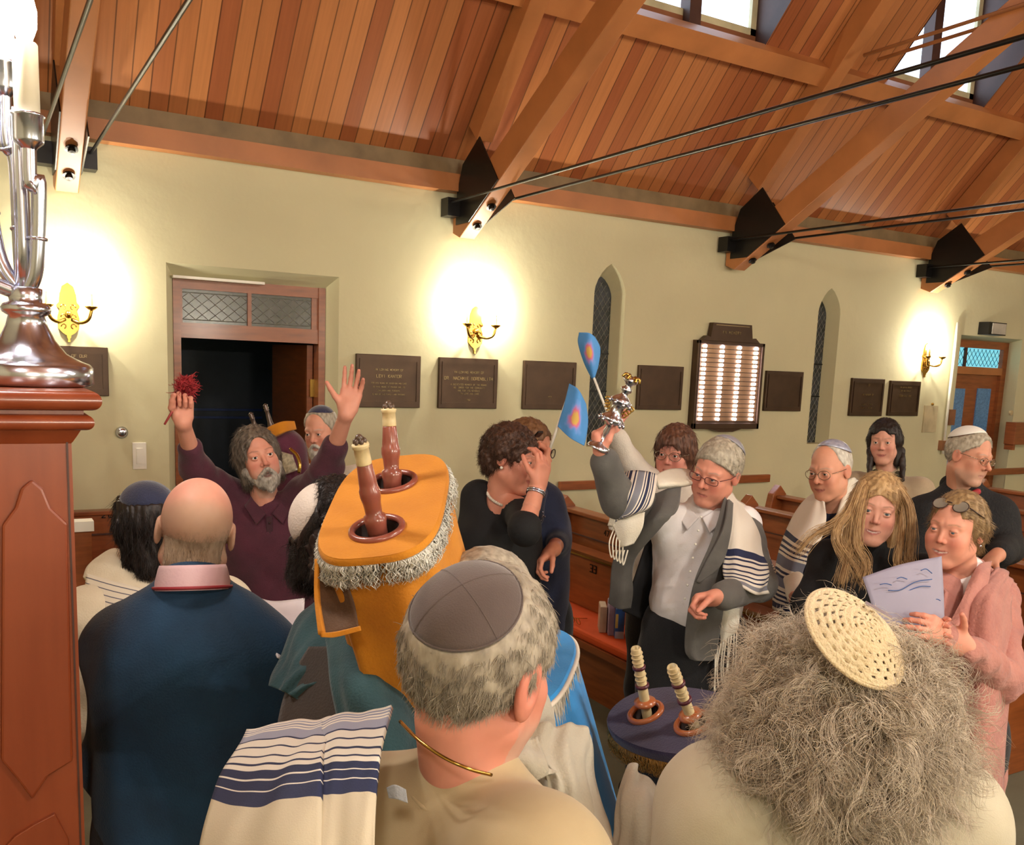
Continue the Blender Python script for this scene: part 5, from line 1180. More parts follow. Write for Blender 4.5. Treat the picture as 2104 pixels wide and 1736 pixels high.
handle(A+n*.0, P(738, 902, 1.49), pw, pi_, r); handle(B+n*.0, P(798, 832, 1.70), pw, pi_, r)
F_lin = cloth('brown_lining', '5c3d22', '46301c')
patch('mantle_flap', [[(656, 1150, 1.52), (672, 1160, 1.50), (700, 1172, 1.47)], [(654, 1230, 1.50), (690, 1235, 1.52), (725, 1238, 1.50)], [(662, 1304, 1.46), (690, 1302, 1.47), (738, 1290, 1.48)]], F_lin, r, th=.006)
patch('flap_edge', [[(650, 1150, 1.52), (657, 1150, 1.518)], [(649, 1230, 1.498), (657, 1230, 1.496)], [(658, 1306, 1.458), (667, 1302, 1.456)]], F_gold, r, th=.012)
patch('flap_hem', [[(658, 1300, 1.455), (690, 1298, 1.465), (740, 1286, 1.475)], [(660, 1309, 1.455), (690, 1308, 1.465), (742, 1295, 1.475)]], F_gold, r, th=.010)
# ---- purple scroll
A = P(1425, 1487, 1.80); B = P(1327, 1465, 1.90); n0 = np.array([-.43, .083, .90])
F_purp = cloth('deep_purple_velvet', '2e2348', '241b3a', sheen=.35, bump=.15); M_goldf = mat('gold_thread', 'c8984e', .45, metal=.25); M_ow = mat('orange_turned_wood', 'b5683c', .3, coat=.4, var=.08)
r, C, L, Wv, n = scroll('scroll in a dark purple velvet mantle with gold fringe and ivory staves', A, B, n0, (.175, .098), (.045, .005), cloth('black_velvet', '15131c', sheen=.2), M_goldf, length=.45, edge=.022, flare=-.03, fl=.034, curl=.005, e=2.2, fc=2600, fr=.0014, ringm=M_ow, pleat=.004, top_m=F_purp, ringr=.034, ring_r=.0065)
def stave(base, top, parent):
    ax = top-base; h = np.linalg.norm(ax); st = MB().lathe([(.0105, -.3*h), (.0105, .05*h), (.0105, .98*h), (.0085, 1.0*h), (.0085, .9*h)], base, ax, 24).build('ivory_stave', M_ivory, parent, smooth=True)
    MB().lathe([(.011, .16*h), (.0225, .20*h), (.0225, .235*h), (.011, .26*h)], base, ax, 24).build('flange', M_ow, st, smooth=True)
    for t, m_, r_ in ((.46, mat('maroon_inlay_band', '5a2430', .35), .0145), (.72, M_ow if parent['label'] == 'x' else mat('maroon_inlay_band', '5a2430', .35), .0135)):
        MB().lathe([(.0108, (t-.025)*h), (r_, (t-.015)*h), (r_, (t+.015)*h), (.0108, (t+.025)*h)], base, ax, 24).build('inlay_band', m_, st, smooth=True)
    for t in (.55, .62, .80, .86, .92): MB().torus(base+ax*t, ax, .0108, .0016).build('turned_ridge', M_ivory, st, smooth=True)
stave(A-n*.01, P(1380, 1368, 1.74), r); stave(B-n*.01, P(1306, 1330, 1.85), r)
# ---- blue scroll
F_aqua = cloth('bright_turquoise_velvet', '1f8fd6', '1a7cc0', sheen=.2, bump=.1); M_creamf = mat('cream_thread', 'e8dfcc', .6)
A = P(1048, 1398, 1.84); B = P(1085, 1330, 1.99)
r, C, L, Wv, n = scroll('scroll in a bright turquoise mantle with cream fringe behind the grey-haired man', A, B, np.array([-.15, -.10, .98]), (.20, .105), (.075, 0), F_aqua, M_creamf, length=.62, edge=.018, flare=.02, fl=.050, curl=0, e=2.8, fc=3000, pleat=.012, fr=.0010, drift=(.0, .14))
rim = superellipse(C-n*.012, L, Wv, .206, .111, 2.8); MB().tube(list(rim)+[rim[0]], .0055, 8).build('cord_trim', M_creamf, r, smooth=True)
handle(A, A+n*.12, pw, pi_, r); handle(B, B+n*.10, pw, pi_, r)
# ---- maroon scroll carried in the doorway
A = P(523, 888, 4.30); B = P(556, 872, 4.42); F_mar = cloth('maroon_velvet', '561a34', '451428', sheen=.3)
r = empty('torah_scroll', tuple(P(575, 1010, 4.35)), 'maroon scroll with a golden band and silver plate carried in the doorway', 'scroll', 'dressed scrolls carried in procession')
u = unit(P(521, 850, 4.3)-P(535, 900, 4.3))
garment(r, 'mantle', [(P(572, 908, 4.36), P(585, 925, 4.30), .085, .09, .04), (P(585, 925, 4.30), P(600, 1010, 4.28), .09, .11, .04)], F_mar, h=.009, wr=.003)
patch('golden_band', [[(536, 888, 4.24), (555, 878, 4.20), (580, 868, 4.20), (602, 866, 4.26)], [(544, 906, 4.23), (562, 898, 4.18), (585, 888, 4.18), (606, 883, 4.26)]], F_gold, r, th=.02)
for (p0, p1) in (((531, 895, 4.38), (514, 847, 4.36)), ((559, 882, 4.46), (544, 829, 4.44))):
    a, b = P(*p0), P(*p1); h = np.linalg.norm(b-a); MB().lathe([(.016, 0), (.017, .12*h), (.012, .3*h), (.011, .5*h), (.009, .7*h), (.013, .74*h), (.009, .78*h), (.013, .84*h), (.009, .88*h), (.013, .93*h), (.002, h)], a, b-a, 16).build('roller_handle', mat('silvered_dark_wood', '5c4c44', .25, metal=.4), r, smooth=True)
patch('breastplate', [[(578, 928, 4.18), (600, 934, 4.16)], [(584, 975, 4.14), (612, 966, 4.14)]], mat('engraved_silver_plate', 'd6d0bc', .35, metal=.4, var=.25, vscale=60, color2='8a8470'), r, th=.008)
MB().tube(spline([P(596, 922, 4.17), P(610, 935, 4.15), P(616, 955, 4.14), P(614, 972, 4.14)], 5), .008, 6).build('gilt_chain', M_brass, r, smooth=True)
MB().sphere(P(590, 905, 4.25), .014).sphere(P(598, 912, 4.24), .014).build('silver_bell', M_silver, r, smooth=True)

# ================================================================ THINGS IN HANDS AND ON THE PEW
r = empty('torah_finial', P(1228, 925, 3.08), 'ornate silver finial with gilt flowers raised in the fist of the man in grey', 'finial')
a, b = P(1229, 922, 3.08), P(1298, 778, 3.02); h = np.linalg.norm(b-a); k = .0016
prof = [(25, 0), (26, .01), (22, .05), (10, .10), (6, .15), (6, .20), (8, .25), (6, .31), (8, .36), (24, .40), (26, .43), (22, .46), (14, .50), (13, .60), (15, .63), (21, .66), (22, .69), (16, .73), (8, .77), (7, .80), (12, .83), (12, .86), (6, .89), (8, .92), (16, .96), (14, 1.0), (3, 1.03)]
MB().lathe([(p_*k, t*h) for p_, t in prof], a, b-a, 28).build('shaft', M_silver, r, smooth=True)
u = unit(b-a); v = unit(np.cross(u, CF)); w_ = np.cross(u, v)
for j, (t, rad) in enumerate(((.44, .043), (.70, .038))):
    for q in range(8):
        an = q*math.pi/4+j*.3; c = a+(b-a)*t+(v*math.cos(an)+w_*math.sin(an))*rad; MB().sphere(c-u*.012, (.006, .006, .008), 8, 6).tube([c, c-u*.008], .0015, 5).build('bell', M_silver, r, smooth=True)
for sg in (-1, 1):
    mb = MB()
    for q in range(4):
        th_ = np.linspace(0, 5.2, 14); c = a+(b-a)*(.52+.04*q)+v*sg*(.030+.004*q); mb.tube([c+(v*math.cos(x)+u*math.sin(x))*.010*(1-x*.1)+w_*(q-1.5)*.008 for x in th_], .0028, 6)
    mb.build('scroll_ornament', M_brass, r, smooth=True)
mb = MB()
for q in range(6):
    an = q*math.pi/3; mb.tube(spline([b-u*.005, b+(v*math.cos(an)+w_*math.sin(an))*.022+u*.008, b+(v*math.cos(an)+w_*math.sin(an))*.030-u*.006], 5), [.005]*11, 6)
mb.build('gilt_flower', M_brass, r, smooth=True)
def flagmat():
    m = bpy.data.materials.new('flag_blue_picture'); m.use_nodes = True; nt = m.node_tree; N = nt.nodes; L = nt.links; b = N['Principled BSDF']
    uv = N.new('ShaderNodeUVMap'); di = N.new('ShaderNodeVectorMath'); di.operation = 'DISTANCE'; di.inputs[1].default_value = (.45, .5, 0); L.new(uv.outputs[0], di.inputs[0])
    cr = N.new('ShaderNodeValToRGB'); nz = N.new('ShaderNodeTexNoise'); nz.inputs['Scale'].default_value = 3; L.new(uv.outputs[0], nz.inputs['Vector']); ad = N.new('ShaderNodeMath'); ad.operation = 'MULTIPLY_ADD'; ad.inputs[1].default_value = .7; L.new(nz.outputs['Fac'], ad.inputs[0]); L.new(di.outputs['Value'], ad.inputs[2]); sb_ = N.new('ShaderNodeMath'); sb_.operation = 'SUBTRACT'; sb_.inputs[1].default_value = .35; L.new(ad.outputs[0], sb_.inputs[0]); L.new(sb_.outputs[0], cr.inputs[0]); e = cr.color_ramp.elements
    e[0].position = .03; e[0].color = (*lin('d8b058'), 1); e[1].position = .32; e[1].color = (*lin('4f93d6'), 1)
    for p_, c_ in ((.10, 'd8708c'), (.17, 'a88cd0'), (.24, '6a9ae0')): k_ = e.new(p_); k_.color = (*lin(c_), 1)
    L.new(cr.outputs[0], b.inputs['Base Color']); b.inputs['Roughness'].default_value = .7; return m
F_flag = flagmat()
r = empty('paper_flag', P(1240, 850, 4.05), 'upper small blue flag on a white stick waved in front of the pointed window', 'flag', 'small blue holiday flags')
MB().tube([P(1216, 765, 4.06), P(1260, 880, 4.08)], .0055, 8).build('stick', M_white, r, smooth=True)
patch('flag_cloth', [[(1190, 683, 4.02), (1188, 705, 4.04), (1200, 745, 4.06), (1216, 778, 4.07)], [(1210, 684, 3.98), (1210, 715, 4.0), (1214, 750, 4.03), (1219, 777, 4.06)], [(1222, 692, 4.00), (1233, 715, 4.02), (1230, 748, 4.04), (1222, 776, 4.06)]], F_flag, r, th=.003)
r = empty('paper_flag', P(1160, 900, 3.6), 'lower larger blue flag on a pale stick, in front of the dark plaque', 'flag', 'small blue holiday flags')
MB().tube([P(1172, 800, 3.6), P(1122, 945, 3.62)], .006, 8).build('stick', M_white, r, smooth=True)
patch('flag_cloth', [[(1170, 788, 3.58), (1160, 828, 3.58), (1150, 862, 3.6), (1146, 876, 3.6)], [(1188, 800, 3.54), (1184, 850, 3.55), (1176, 885, 3.56), (1172, 900, 3.57)], [(1204, 830, 3.58), (1208, 865, 3.6), (1204, 900, 3.6), (1200, 916, 3.6)]], F_flag, r, th=.003)
r = empty('printed_sign', P(1860, 1210, 2.7), 'grey lilac poster with blue brush marks held by the woman in pink', 'sign')
patch('board', [[(1772, 1186, 2.66), (1850, 1160, 2.66), (1934, 1143, 2.68)], [(1790, 1240, 2.62), (1870, 1225, 2.62), (1938, 1215, 2.65)], [(1805, 1300, 2.60), (1880, 1292, 2.60), (1940, 1290, 2.62)]], mat('lilac_grey_card', '9b96aa', .6, var=.04), r, th=.004)
M_ink = mat('blue_ink', '3c5e9c', .6)
for q in ([(1892, 1172), (1903, 1169), (1915, 1178)], [(1843, 1189), (1852, 1186), (1864, 1190)], [(1808, 1201), (1820, 1199), (1832, 1202)], [(1825, 1213), (1850, 1212), (1880, 1196), (1915, 1190)], [(1860, 1216), (1890, 1205), (1912, 1205)], [(1915, 1234), (1925, 1231), (1932, 1234)], [(1872, 1253), (1895, 1255), (1915, 1250), (1928, 1240)], [(1870, 1232), (1892, 1226), (1905, 1236)]):
    MB().tube(spline([P(x, y, 2.625+.0006*(x-1800)*.3-.012) for x, y in q], 5), [.0014]*((len(q)-1)*5+1), 6).build('brush_mark', M_ink, r, smooth=True)
# books on the orange cushion
c = onZ(1268, 1309, .457)
for j, (dx, w_, hh, col, lb, px_) in enumerate(((-.115, .04, .15, 'c9b29a', 'tan book standing on the orange cushion, left one', 1238), (-.06, .035, .185, 'b6a4c0', 'lilac white book standing between the tan and blue books', 1255), (0, .05, .17, '2c5fae', 'blue book with coloured spine standing on the orange cushion', 1272))):
    q = onZ(px_, 1300+j*6, .457); r = empty('prayer_book', (q[0], q[1], .457), lb, 'book', 'books standing on the pew cushion'); R = np.array([[.5, -.87, 0], [.87, .5, 0], [0, 0, 1.0]])
    R = np.array([[math.cos(-.55), -math.sin(-.55), 0], [math.sin(-.55), math.cos(-.55), 0], [0, 0, 1.0]])
    MB().box((-w_/2, -.0, 0), (w_/2, .13, hh), R, q).build('cover', mat('cover_'+col, col, .4), r, bevel=.003)
    MB().box((-w_/2+.004, .005, .003), (w_/2-.004, .1305, hh+.001), R, q).build('pages', mat('page_edges', 'e2d8c4', .8), r)
    if j == 2:
        MB().box((-w_/2-.001, -.002, .06), (-w_/2+.014, .002, .14), R, q).build('spine_picture', mat('yellow_print', 'c8b060', .5), r); MB().box((-w_/2+.0, -.0025, .0), (w_/2, .001, .04), R, q).build('spine_print', mat('pale_print', 'a8b8d8', .5), r)
q = onZ(1182, 1281, .46); r = empty('eyeglasses', tuple(q), 'folded eyeglasses lying on the orange cushion', 'glasses')
mb = MB(); [mb.torus(q+np.array([0, k*.03, .02]), (1, 0, .3), .02, .0022, 20, 6) for k in (-1, 1)]; mb.tube([q+np.array([0, -.012, .02]), q+np.array([0, .012, .02])], .002, 6).tube([q+np.array([0, .05, .02]), q+np.array([.12, .05, .004])], .002, 6); mb.build('spectacle_frame', M_brass, r, smooth=True)
# ================= 6 grey-haired man with the brown skullcap, foreground
s = Person('grey-haired man in a brown skullcap and beige top seen close from behind', 986, 1374, 1.15, a=143, pitch=10, roll=-4, ta=150, opt=dict(ear=1.3, skin='d08a74', red='bf5a4a', res=.0028, stubble='b8a898', stub_a=.5), neck=P(965, 1578, 1.16), sh=.185, size=1.04)
s.sh[-1] = P(1095, 1800, 1.03); s.sh[1] = P(640, 1648, 1.27)
s.rest_arm(-1, .2, .03, .15); s.rest_arm(1, .2, .03, .15); s.build_body(); lens_report('6', s)
s.kippah(cloth('brown_suede', '5a4a44', '4c3e3a', sheen=.3, bump=.15, bs=500), ax=(-.20, -1.02, 1.05), rad=.070, lift=.006, seams=2)
s.hair(hair_short(.010, -.008, .085, .85), hairmat('salt_and_pepper_hair', 'a99d8a', '7a6f60'), h=.003, n=30000, length=.020, dirf=comb_down, jit=.35, lift=.08, r=.00042, lenvar=.7)
c = torso_caps(s, .125, .062, .085, hipr=.14, z0=.9)
for k in (-1, 1): c += [(s.sh[k], s.arm[k][0], .060, .056, .09), (s.arm[k][0], s.arm[k][1], .056, .045, .04)]
tee = garment(s, 'tee_shirt', c, F_beige, h=.006, wr=.002, wf=12)
nb = s.nb
ring = [nb+s.X*.074*math.sin(t)-s.f*(.068*math.cos(t)+.01)-s.U*(.012+.018*(1-abs(math.sin(t)))) for t in np.linspace(-2.2, 2.2, 19)]
MB().tube(ring, .0045, 8).build('neck_rib', F_beige, s.root, smooth=True)
MB().tube(spline([P(822, 1482, 1.14), P(860, 1520, 1.085), P(912, 1556, 1.055), P(965, 1580, 1.05), P(1010, 1592, 1.07)], 8), .0022, 6).build('gold_chain', M_brass, s.root, smooth=True)
patch('grey_emblem', [[(795, 1618, 1.035), (812, 1612, 1.03), (834, 1622, 1.03)], [(800, 1640, 1.03), (815, 1642, 1.025), (838, 1650, 1.025)]], cloth('grey_print', '8e8f92'), s.root, th=.002)
Nv, Wt, Cm = '20284a', 'e0d8ca', 'c8bca2'
def band(bands):
    out = []; 
    for a_, b_, c_ in bands: out.append((a_, c_)); 
    return out
seqA = [(.015, '8c8ea0'), (.025, Wt), (.035, '8c8ea0'), (.045, Wt), (.055, '8c8ea0'), (.065, Wt), (.075, '9a9cae'), (.135, Nv), (.145, Wt), (.20, Nv), (.212, Wt), (.268, Nv), (.282, Wt), (.325, Nv), (.337, Wt), (.372, Nv), (.422, Wt), (.432, Nv), (.485, Wt), (.493, Nv), (.575, Cm)]
SA = stripes('shawl_navy_stripes_back', Wt, seqA)
patch('shawl_strip', [[(662, 1482, 1.20), (700, 1470, 1.20), (752, 1464, 1.19), (806, 1452, 1.17)], [(662, 1545, 1.115), (690, 1535, 1.10), (735, 1532, 1.09), (785, 1530, 1.08)], [(660, 1610, 1.05), (690, 1608, 1.045), (735, 1606, 1.04), (775, 1606, 1.035)], [(655, 1700, .99), (690, 1705, .985), (735, 1700, .98), (770, 1700, .98)], [(650, 1850, .93), (690, 1850, .93), (735, 1850, .925), (768, 1850, .925)]], SA, s.root, th=.006, wr=.0012, wf=9)
SB = stripes('shawl_navy_stripes_shoulder', Wt, [(x*1.08, c_) for x, c_ in seqA])
patch('shawl_shoulder', [[(508, 1500, 1.31), (590, 1488, 1.27), (650, 1478, 1.24), (700, 1470, 1.20)], [(480, 1548, 1.25), (560, 1548, 1.18), (615, 1545, 1.14), (668, 1535, 1.11)], [(448, 1608, 1.19), (525, 1620, 1.11), (590, 1610, 1.07), (664, 1600, 1.05)], [(425, 1690, 1.12), (490, 1710, 1.04), (570, 1700, 1.0), (660, 1700, .985)], [(405, 1830, 1.05), (470, 1850, .97), (560, 1850, .94), (655, 1850, .925)]], SB, s.root, th=.007, wr=.003, wf=8)

# ================= 7 woman with big grey curls, foreground right
s = Person('woman with big sandy grey curls and a crocheted cream skullcap seen from behind', 1722, 1440, 1.42, a=182, pitch=4, roll=2, ta=182, opt=dict(skin='d9a184', res=.006), neck=P(1735, 1600, 1.42), sh=.20)
s.sh = {1: P(1472, 1650, 1.42), -1: P(1942, 1676, 1.42)}
s.rest_arm(-1, .2, .04, .1); s.set_arm(1, (1392, 1850, 1.44), (1385, 1760, 1.62), None); s.build_body(); lens_report('7', s)
s.kippah(M_wall, ax=(.15, -.2, 1), rad=.06, lift=.03); bpy.data.objects.remove(s.root.children[-1]); s.kip = None
def curls(q):
    d = ellip(q, (0, -.022, .004), (.128, .125, .118)); d = smin(d, ellip(q, (0, -.03, -.035), (.136, .110, .082)), .05)
    d = smin(d, ellip(q, (-.035, -.05, -.090), (.060, .06, .045)), .04)
    d = d+wrinkle(q, .010, 45)+wrinkle(q, .006, 90, 2); f = ellip(q, (0, .13, -.02), (.07, .10, .10)); return np.maximum(d, -f)
s.hair(curls, HM_curly, lo=(-.2, -.2, -.21), hi=(.2, .18, .18), h=.006, n=26000, length=.085, dirf=comb_down, jit=.75, lift=.38, r=.0006, curl=1, curlr=.014, seg=12, turns=1.6, clump=.016)
c = torso_caps(s, .125, .060, .085, hipr=.15, z0=.85)
for k in (-1, 1): c += [(s.sh[k], s.arm[k][0], .062, .056, .10), (s.arm[k][0], s.arm[k][1], .052, .042, .04)]
garment(s, 'cream_top', c, cloth('cream_slub_cotton', 'bfb69e', 'b2a88e', bump=.15, bs=420), h=.008, wr=.003, wf=11)
garment(s, 'trousers', legs_caps(s), F_trouser, h=.02, wr=0); shoes(s, M_shoe)
patch('loose_sleeve', [[(1288, 1588, 1.66), (1300, 1574, 1.66), (1320, 1590, 1.66), (1372, 1640, 1.64)], [(1270, 1650, 1.62), (1290, 1640, 1.60), (1325, 1650, 1.58), (1375, 1690, 1.56)], [(1262, 1720, 1.58), (1285, 1720, 1.56), (1330, 1720, 1.54), (1390, 1740, 1.5)], [(1255, 1800, 1.56), (1285, 1800, 1.54), (1340, 1800, 1.52), (1400, 1800, 1.48)]], F_grey, s.root, th=.012, wr=.006, wf=9)
# crocheted skullcap: openwork rounds cut out of a shallow dome
M_croch = cloth('cream_crochet_cotton', 'e0cba4', 'd2ba8e', bump=.6, bs=260)
kc = P(1786, 1288, 1.27); kn = unit(-CF*.62+CU*.52+CR*.36); kl = unit(CR*.62-CU*.60); kl = unit(kl-kn*(kl@kn)); kw = np.cross(kn, kl)
nr, nn = 26, 120; V = []; F = []
for i in range(nr+1):
    rr_ = .080*i/nr
    for k in range(nn):
        t = 2*math.pi*k/nn; dz = -.030*(i/nr)**2+.0022*math.sin(i*2.1+k*.1); V.append(kc+kl*rr_*math.cos(t)*1.02+kw*rr_*math.sin(t)*.92+kn*dz)
for i in range(nr):
    for k in range(nn):
        rnd_ = i//3; ph = (k//2+(rnd_ % 2)) % 3 if i > 10 else (k//4+(rnd_ % 2)) % 3
        if i % 3 == 1 and ph == 0 and 3 < i < 25 and not (8 < i < 11): continue
        F.append((i*nn+k, i*nn+(k+1) % nn, (i+1)*nn+(k+1) % nn, (i+1)*nn+k))
o = mesh_np('crocheted_skullcap', V, np.array(F), M_croch, s.root, True); md = o.modifiers.new('thick', 'SOLIDIFY'); md.thickness = .0025
MB().tube([kc+kl*.080*1.02*math.cos(t)+kw*.080*.92*math.sin(t)-kn*.030 for t in np.linspace(0, 2*math.pi, 61)], .0032, 8).build('crochet_edge', M_croch, o, smooth=True)
MB().beam(kc-kl*.020+kw*.03+kn*.006, kc+kl*.022+kw*.038+kn*.008, .006, .003, up=kn).build('hair_clip', M_silver, o)
# ================= 8 woman in the black dress
s = Person('woman with short brown hair in a black dress covering her laughing mouth', 1052, 945, 3.42, a=66, pitch=8, roll=8, ta=40, opt=dict(skin='cf8c74', red='bd5c4c', smile=.004, teeth=0, lip='a84c4c', lid=.003), neck=P(1030, 1020, 3.45), sh=.17)
s.set_arm(1, (1078, 1088, 3.16), (1104, 1002, 3.22), (1062, 1045, 3.40)); s.set_arm(-1, (968, 1130, 3.45), (1000, 1180, 3.3), (985, 1022, 3.48))
s.hand(1, Ug*.9+Rg*.25, -Rg*.9-Fg*.3, -Rg*.5-Fg*.6, [.5, .55, .6, .7], .04, .5, scale=.95); s.build_body(); s.eyes(); lens_report('8', s)
def curlyshort(q):
    d = ellip(q, (0, -.022, .040), (.094, .108, .098)); d = smin(d, ellip(q, (0, -.06, -.02), (.075, .055, .06)), .03); d = d+wrinkle(q, .0045, 75); f = ellip(q, (0, .10, -.03), (.075, .066, .086)); d = np.maximum(d, -f)
    ear = ellip(q, (0, .012, -.02), (.12, .022, .03)); return np.maximum(np.maximum(d, -ear), -(q[:, 2]+.085))
s.hair(curlyshort, HM_brown, h=.0045, n=7000, length=.026, dirf=comb_down, jit=.8, lift=.2, curl=1, curlr=.003)
c = torso_caps(s, .105, .050, .065, hipr=.125); c[0] = (s.nb-s.U*.09, s.nb-s.U*.14, .06, .08, .05); c = [x for i, x in enumerate(c)]
c2 = []
for x in c:
    a_, b_ = x[0], x[1]; c2.append(x)
garment(s, 'black_dress', c2+sleeve_caps(s, -1, .052, .048, .04)+sleeve_caps(s, 1, .054, .052, .048, .10), F_black, h=.008, wr=.002, cut=None, mod=lambda q, d: np.maximum(d, -(np.sqrt((((q-(s.nb+s.f*.05+s.U*.02).astype(np.float32))*np.array([1, 1, .62], np.float32))**2).sum(1))-.088)))
garment(s, 'skirt', [(s.pel, s.pel-s.U*.5, .16, .20, .05)], F_black, h=.018, wr=.004); shoes(s, M_shoe)
ring = [s.nb+s.X*.062*math.sin(t)+s.f*(.060*math.cos(t)+.012)-s.U*(.0+.030*math.cos(t)) for t in np.linspace(-2.3, 2.3, 40)]
mb = MB(); [mb.sphere(p_, .0058, 8, 6) for p_ in ring]; mb.build('pearl_necklace', mat('pearl', 'e8e0d0', .2), s.root, smooth=True)
w_ = s.arm[1][1]; e_ = s.arm[1][0]; mb = MB(); [mb.torus(w_+(e_-w_)*(.10+.05*j), e_-w_, .031, .004, 24, 8) for j in (0, 1)]; mb.build('bracelet', M_silver, s.root, smooth=True)
MB().sphere(s.H(-.081, .0, -.034), .006).sphere(s.H(.081, .0, -.034), .006).build('pearl_earring', mat('pearl', 'e8e0d0', .2), s.root, smooth=True)
MB().beam(s.H(.03, .075, .125), s.H(.062, .05, .105), .02, .008).build('hair_clip', M_iron, s.root)
# ================= 9 companion in navy behind her
s = Person('person in a dark navy sequined top with spectacles half hidden behind the woman in black', 1086, 925, 3.72, a=62, pitch=6, roll=4, ta=30, opt=dict(skin='cf8c70', res=.0042), neck=P(1098, 1005, 3.76), sh=.165)
s.set_arm(1, (1148, 1110, 3.72), (1138, 1128, 3.5), (1122, 1030, 3.74)); s.hand(1, -Rg*.5-Ug*.4-Fg*.3, Fg*.3-Ug*.6, -Fg*.8, [.6, .7, .8, .9], .05, .5, scale=.95)
s.set_arm(-1, (1090, 1060, 3.55), (1116, 965, 3.55), (1070, 1030, 3.7)); s.hand(-1, Ug*.9+Rg*.2, -Rg, -Fg, 1.2, .03, .8, scale=.9); s.build_body(); s.glasses(M_frame, rim=.002)
s.hair(hair_bob(.008, .03, .06, .06, .07, .003), hairmat('light_brown_hair', '7a5638', '5a3c26'), h=.0045, n=3000, length=.03, dirf=comb_back, lift=.1)
garment(s, 'navy_top', torso_caps(s, .10, .052, .06, hipr=.12)+sleeve_caps(s, 1, .055, .05, .04, .5)+sleeve_caps(s, -1, .052, .048, .04, .5), F_darkblue, h=.009, wr=.003)
mb = MB(); [mb.sphere(P(1100+12*math.cos(t)+RNG.randn()*3, 1060+12*math.sin(t)+RNG.randn()*2, 3.52), .004, 6, 4) for t in np.linspace(0, 6.2, 16)]; mb.build('sequin', M_silver, s.root)
garment(s, 'trousers', legs_caps(s), F_trouser, h=.02, wr=0); shoes(s, M_shoe)
# a second hand resting on the pew side
# ================= 10 man with the silver finial
s = Person('grey-haired man in a striped shawl and grey blazer raising a silver finial', 1472, 970, 3.36, a=-28, pitch=13, roll=13, ta=-8, opt=dict(skin='d8937c', red='c25c50', nose=1.15, lid=.0022, brow='8a8078'), neck=P(1448, 1050, 3.45), sh=.19, lean=(-.03, -.02))
s.set_arm(-1, (1272, 1030, 3.20), (1240, 942, 3.10), (1352, 1050, 3.42)); s.set_arm(1, (1560, 1200, 3.30), (1482, 1226, 3.08), (1530, 1075, 3.46))
s.hand(-1, Ug*.85-Rg*.3, Rg*.95, -Fg*.2+Ug*.3-Rg*.1, 1.35, .02, 1.0); s.hand(1, -Rg*.95-Ug*.15, -Ug*.5+Fg*.6, -Fg*.8+Ug*.5, [.9, .95, 1.0, 1.1], .03, .6); s.build_body(); s.eyes(M_irisb); lens_report('10', s)
s.kippah(mat('silver_grey_satin', '9c9aa2', .4), ax=(.0, -.9, .9), rad=.070, lift=.009)
s.hair(hair_short(.009, -.005, .075, .85), HM_grey, h=.0035, n=6000, length=.02, dirf=comb_back, jit=.3, lift=.1); s.glasses(mat('dark_red_frame', '5a2226', .3), w=.0245, h=.0125, rim=.0014, y=.100, sq=.6)
nb, X, f, U = s.nb, s.X, s.f, s.U
c = torso_caps(s, .100, .05, .062, hipr=.118, z0=1.09)+[(nb+U*.032+f*.012, nb-U*.05+f*.01, .056, .075, .03)]; garment(s, 'white_shirt', c, F_shirt, h=.0075, wr=.003, wf=24)
for k in (-1, 1): patch('shirt_collar', [[tuple(nb+X*k*.062-f*.01+U*.045), tuple(nb+X*k*.050+f*.055+U*.022), tuple(nb+X*k*.006+f*.092-U*.012)], [tuple(nb+X*k*.085-f*.01+U*.0), tuple(nb+X*k*.080+f*.075-U*.015), tuple(nb+X*k*.042+f*.118-U*.060)]], F_shirt, s.root, th=.004, px=False)
for j in range(7): MB().sphere(P(1440-j*5.5, 1062+j*28, 3.285-.004*j), .0045, 8, 6).build('button', M_white, s.root)
c = sleeve_caps(s, -1, .064, .060, .052, .90)+sleeve_caps(s, 1, .064, .058, .048, .94); garment(s, 'blazer_sleeve', c[:2], F_blazer, h=.007, wr=.003, wf=22); garment(s, 'blazer_sleeve', c[2:], F_blazer, h=.007, wr=.003, wf=22)
patch('blazer_front', [[(1400, 1000, 3.34), (1375, 1006, 3.32), (1345, 1018, 3.34)], [(1392, 1045, 3.20), (1355, 1052, 3.20), (1325, 1066, 3.26)], [(1362, 1078, 3.20), (1328, 1090, 3.22), (1290, 1108, 3.28)], [(1305, 1150, 3.30), (1285, 1150, 3.32), (1262, 1150, 3.36)], [(1300, 1215, 3.34), (1278, 1222, 3.34), (1255, 1215, 3.38)], [(1296, 1248, 3.36), (1272, 1250, 3.36), (1252, 1238, 3.40)]], F_blazer, s.root, th=.012)
patch('blazer_front', [[(1488, 1022, 3.34), (1494, 1030, 3.34), (1500, 1040, 3.38)], [(1462, 1110, 3.25), (1480, 1115, 3.24), (1496, 1120, 3.30)], [(1428, 1190, 3.23), (1455, 1200, 3.22), (1490, 1205, 3.28)], [(1412, 1270, 3.26), (1440, 1275, 3.24), (1480, 1280, 3.30)], [(1408, 1330, 3.28), (1432, 1340, 3.26), (1470, 1340, 3.32)], [(1418, 1352, 3.28), (1438, 1358, 3.26), (1462, 1356, 3.32)]], F_blazer, s.root, th=.012)
patch('lapel', [[(1496, 1026, 3.325), (1505, 1034, 3.34)], [(1486, 1085, 3.235), (1500, 1095, 3.26)], [(1452, 1150, 3.215), (1482, 1160, 3.22)], [(1430, 1195, 3.215), (1436, 1198, 3.215)]], F_blazer, s.root, th=.008)
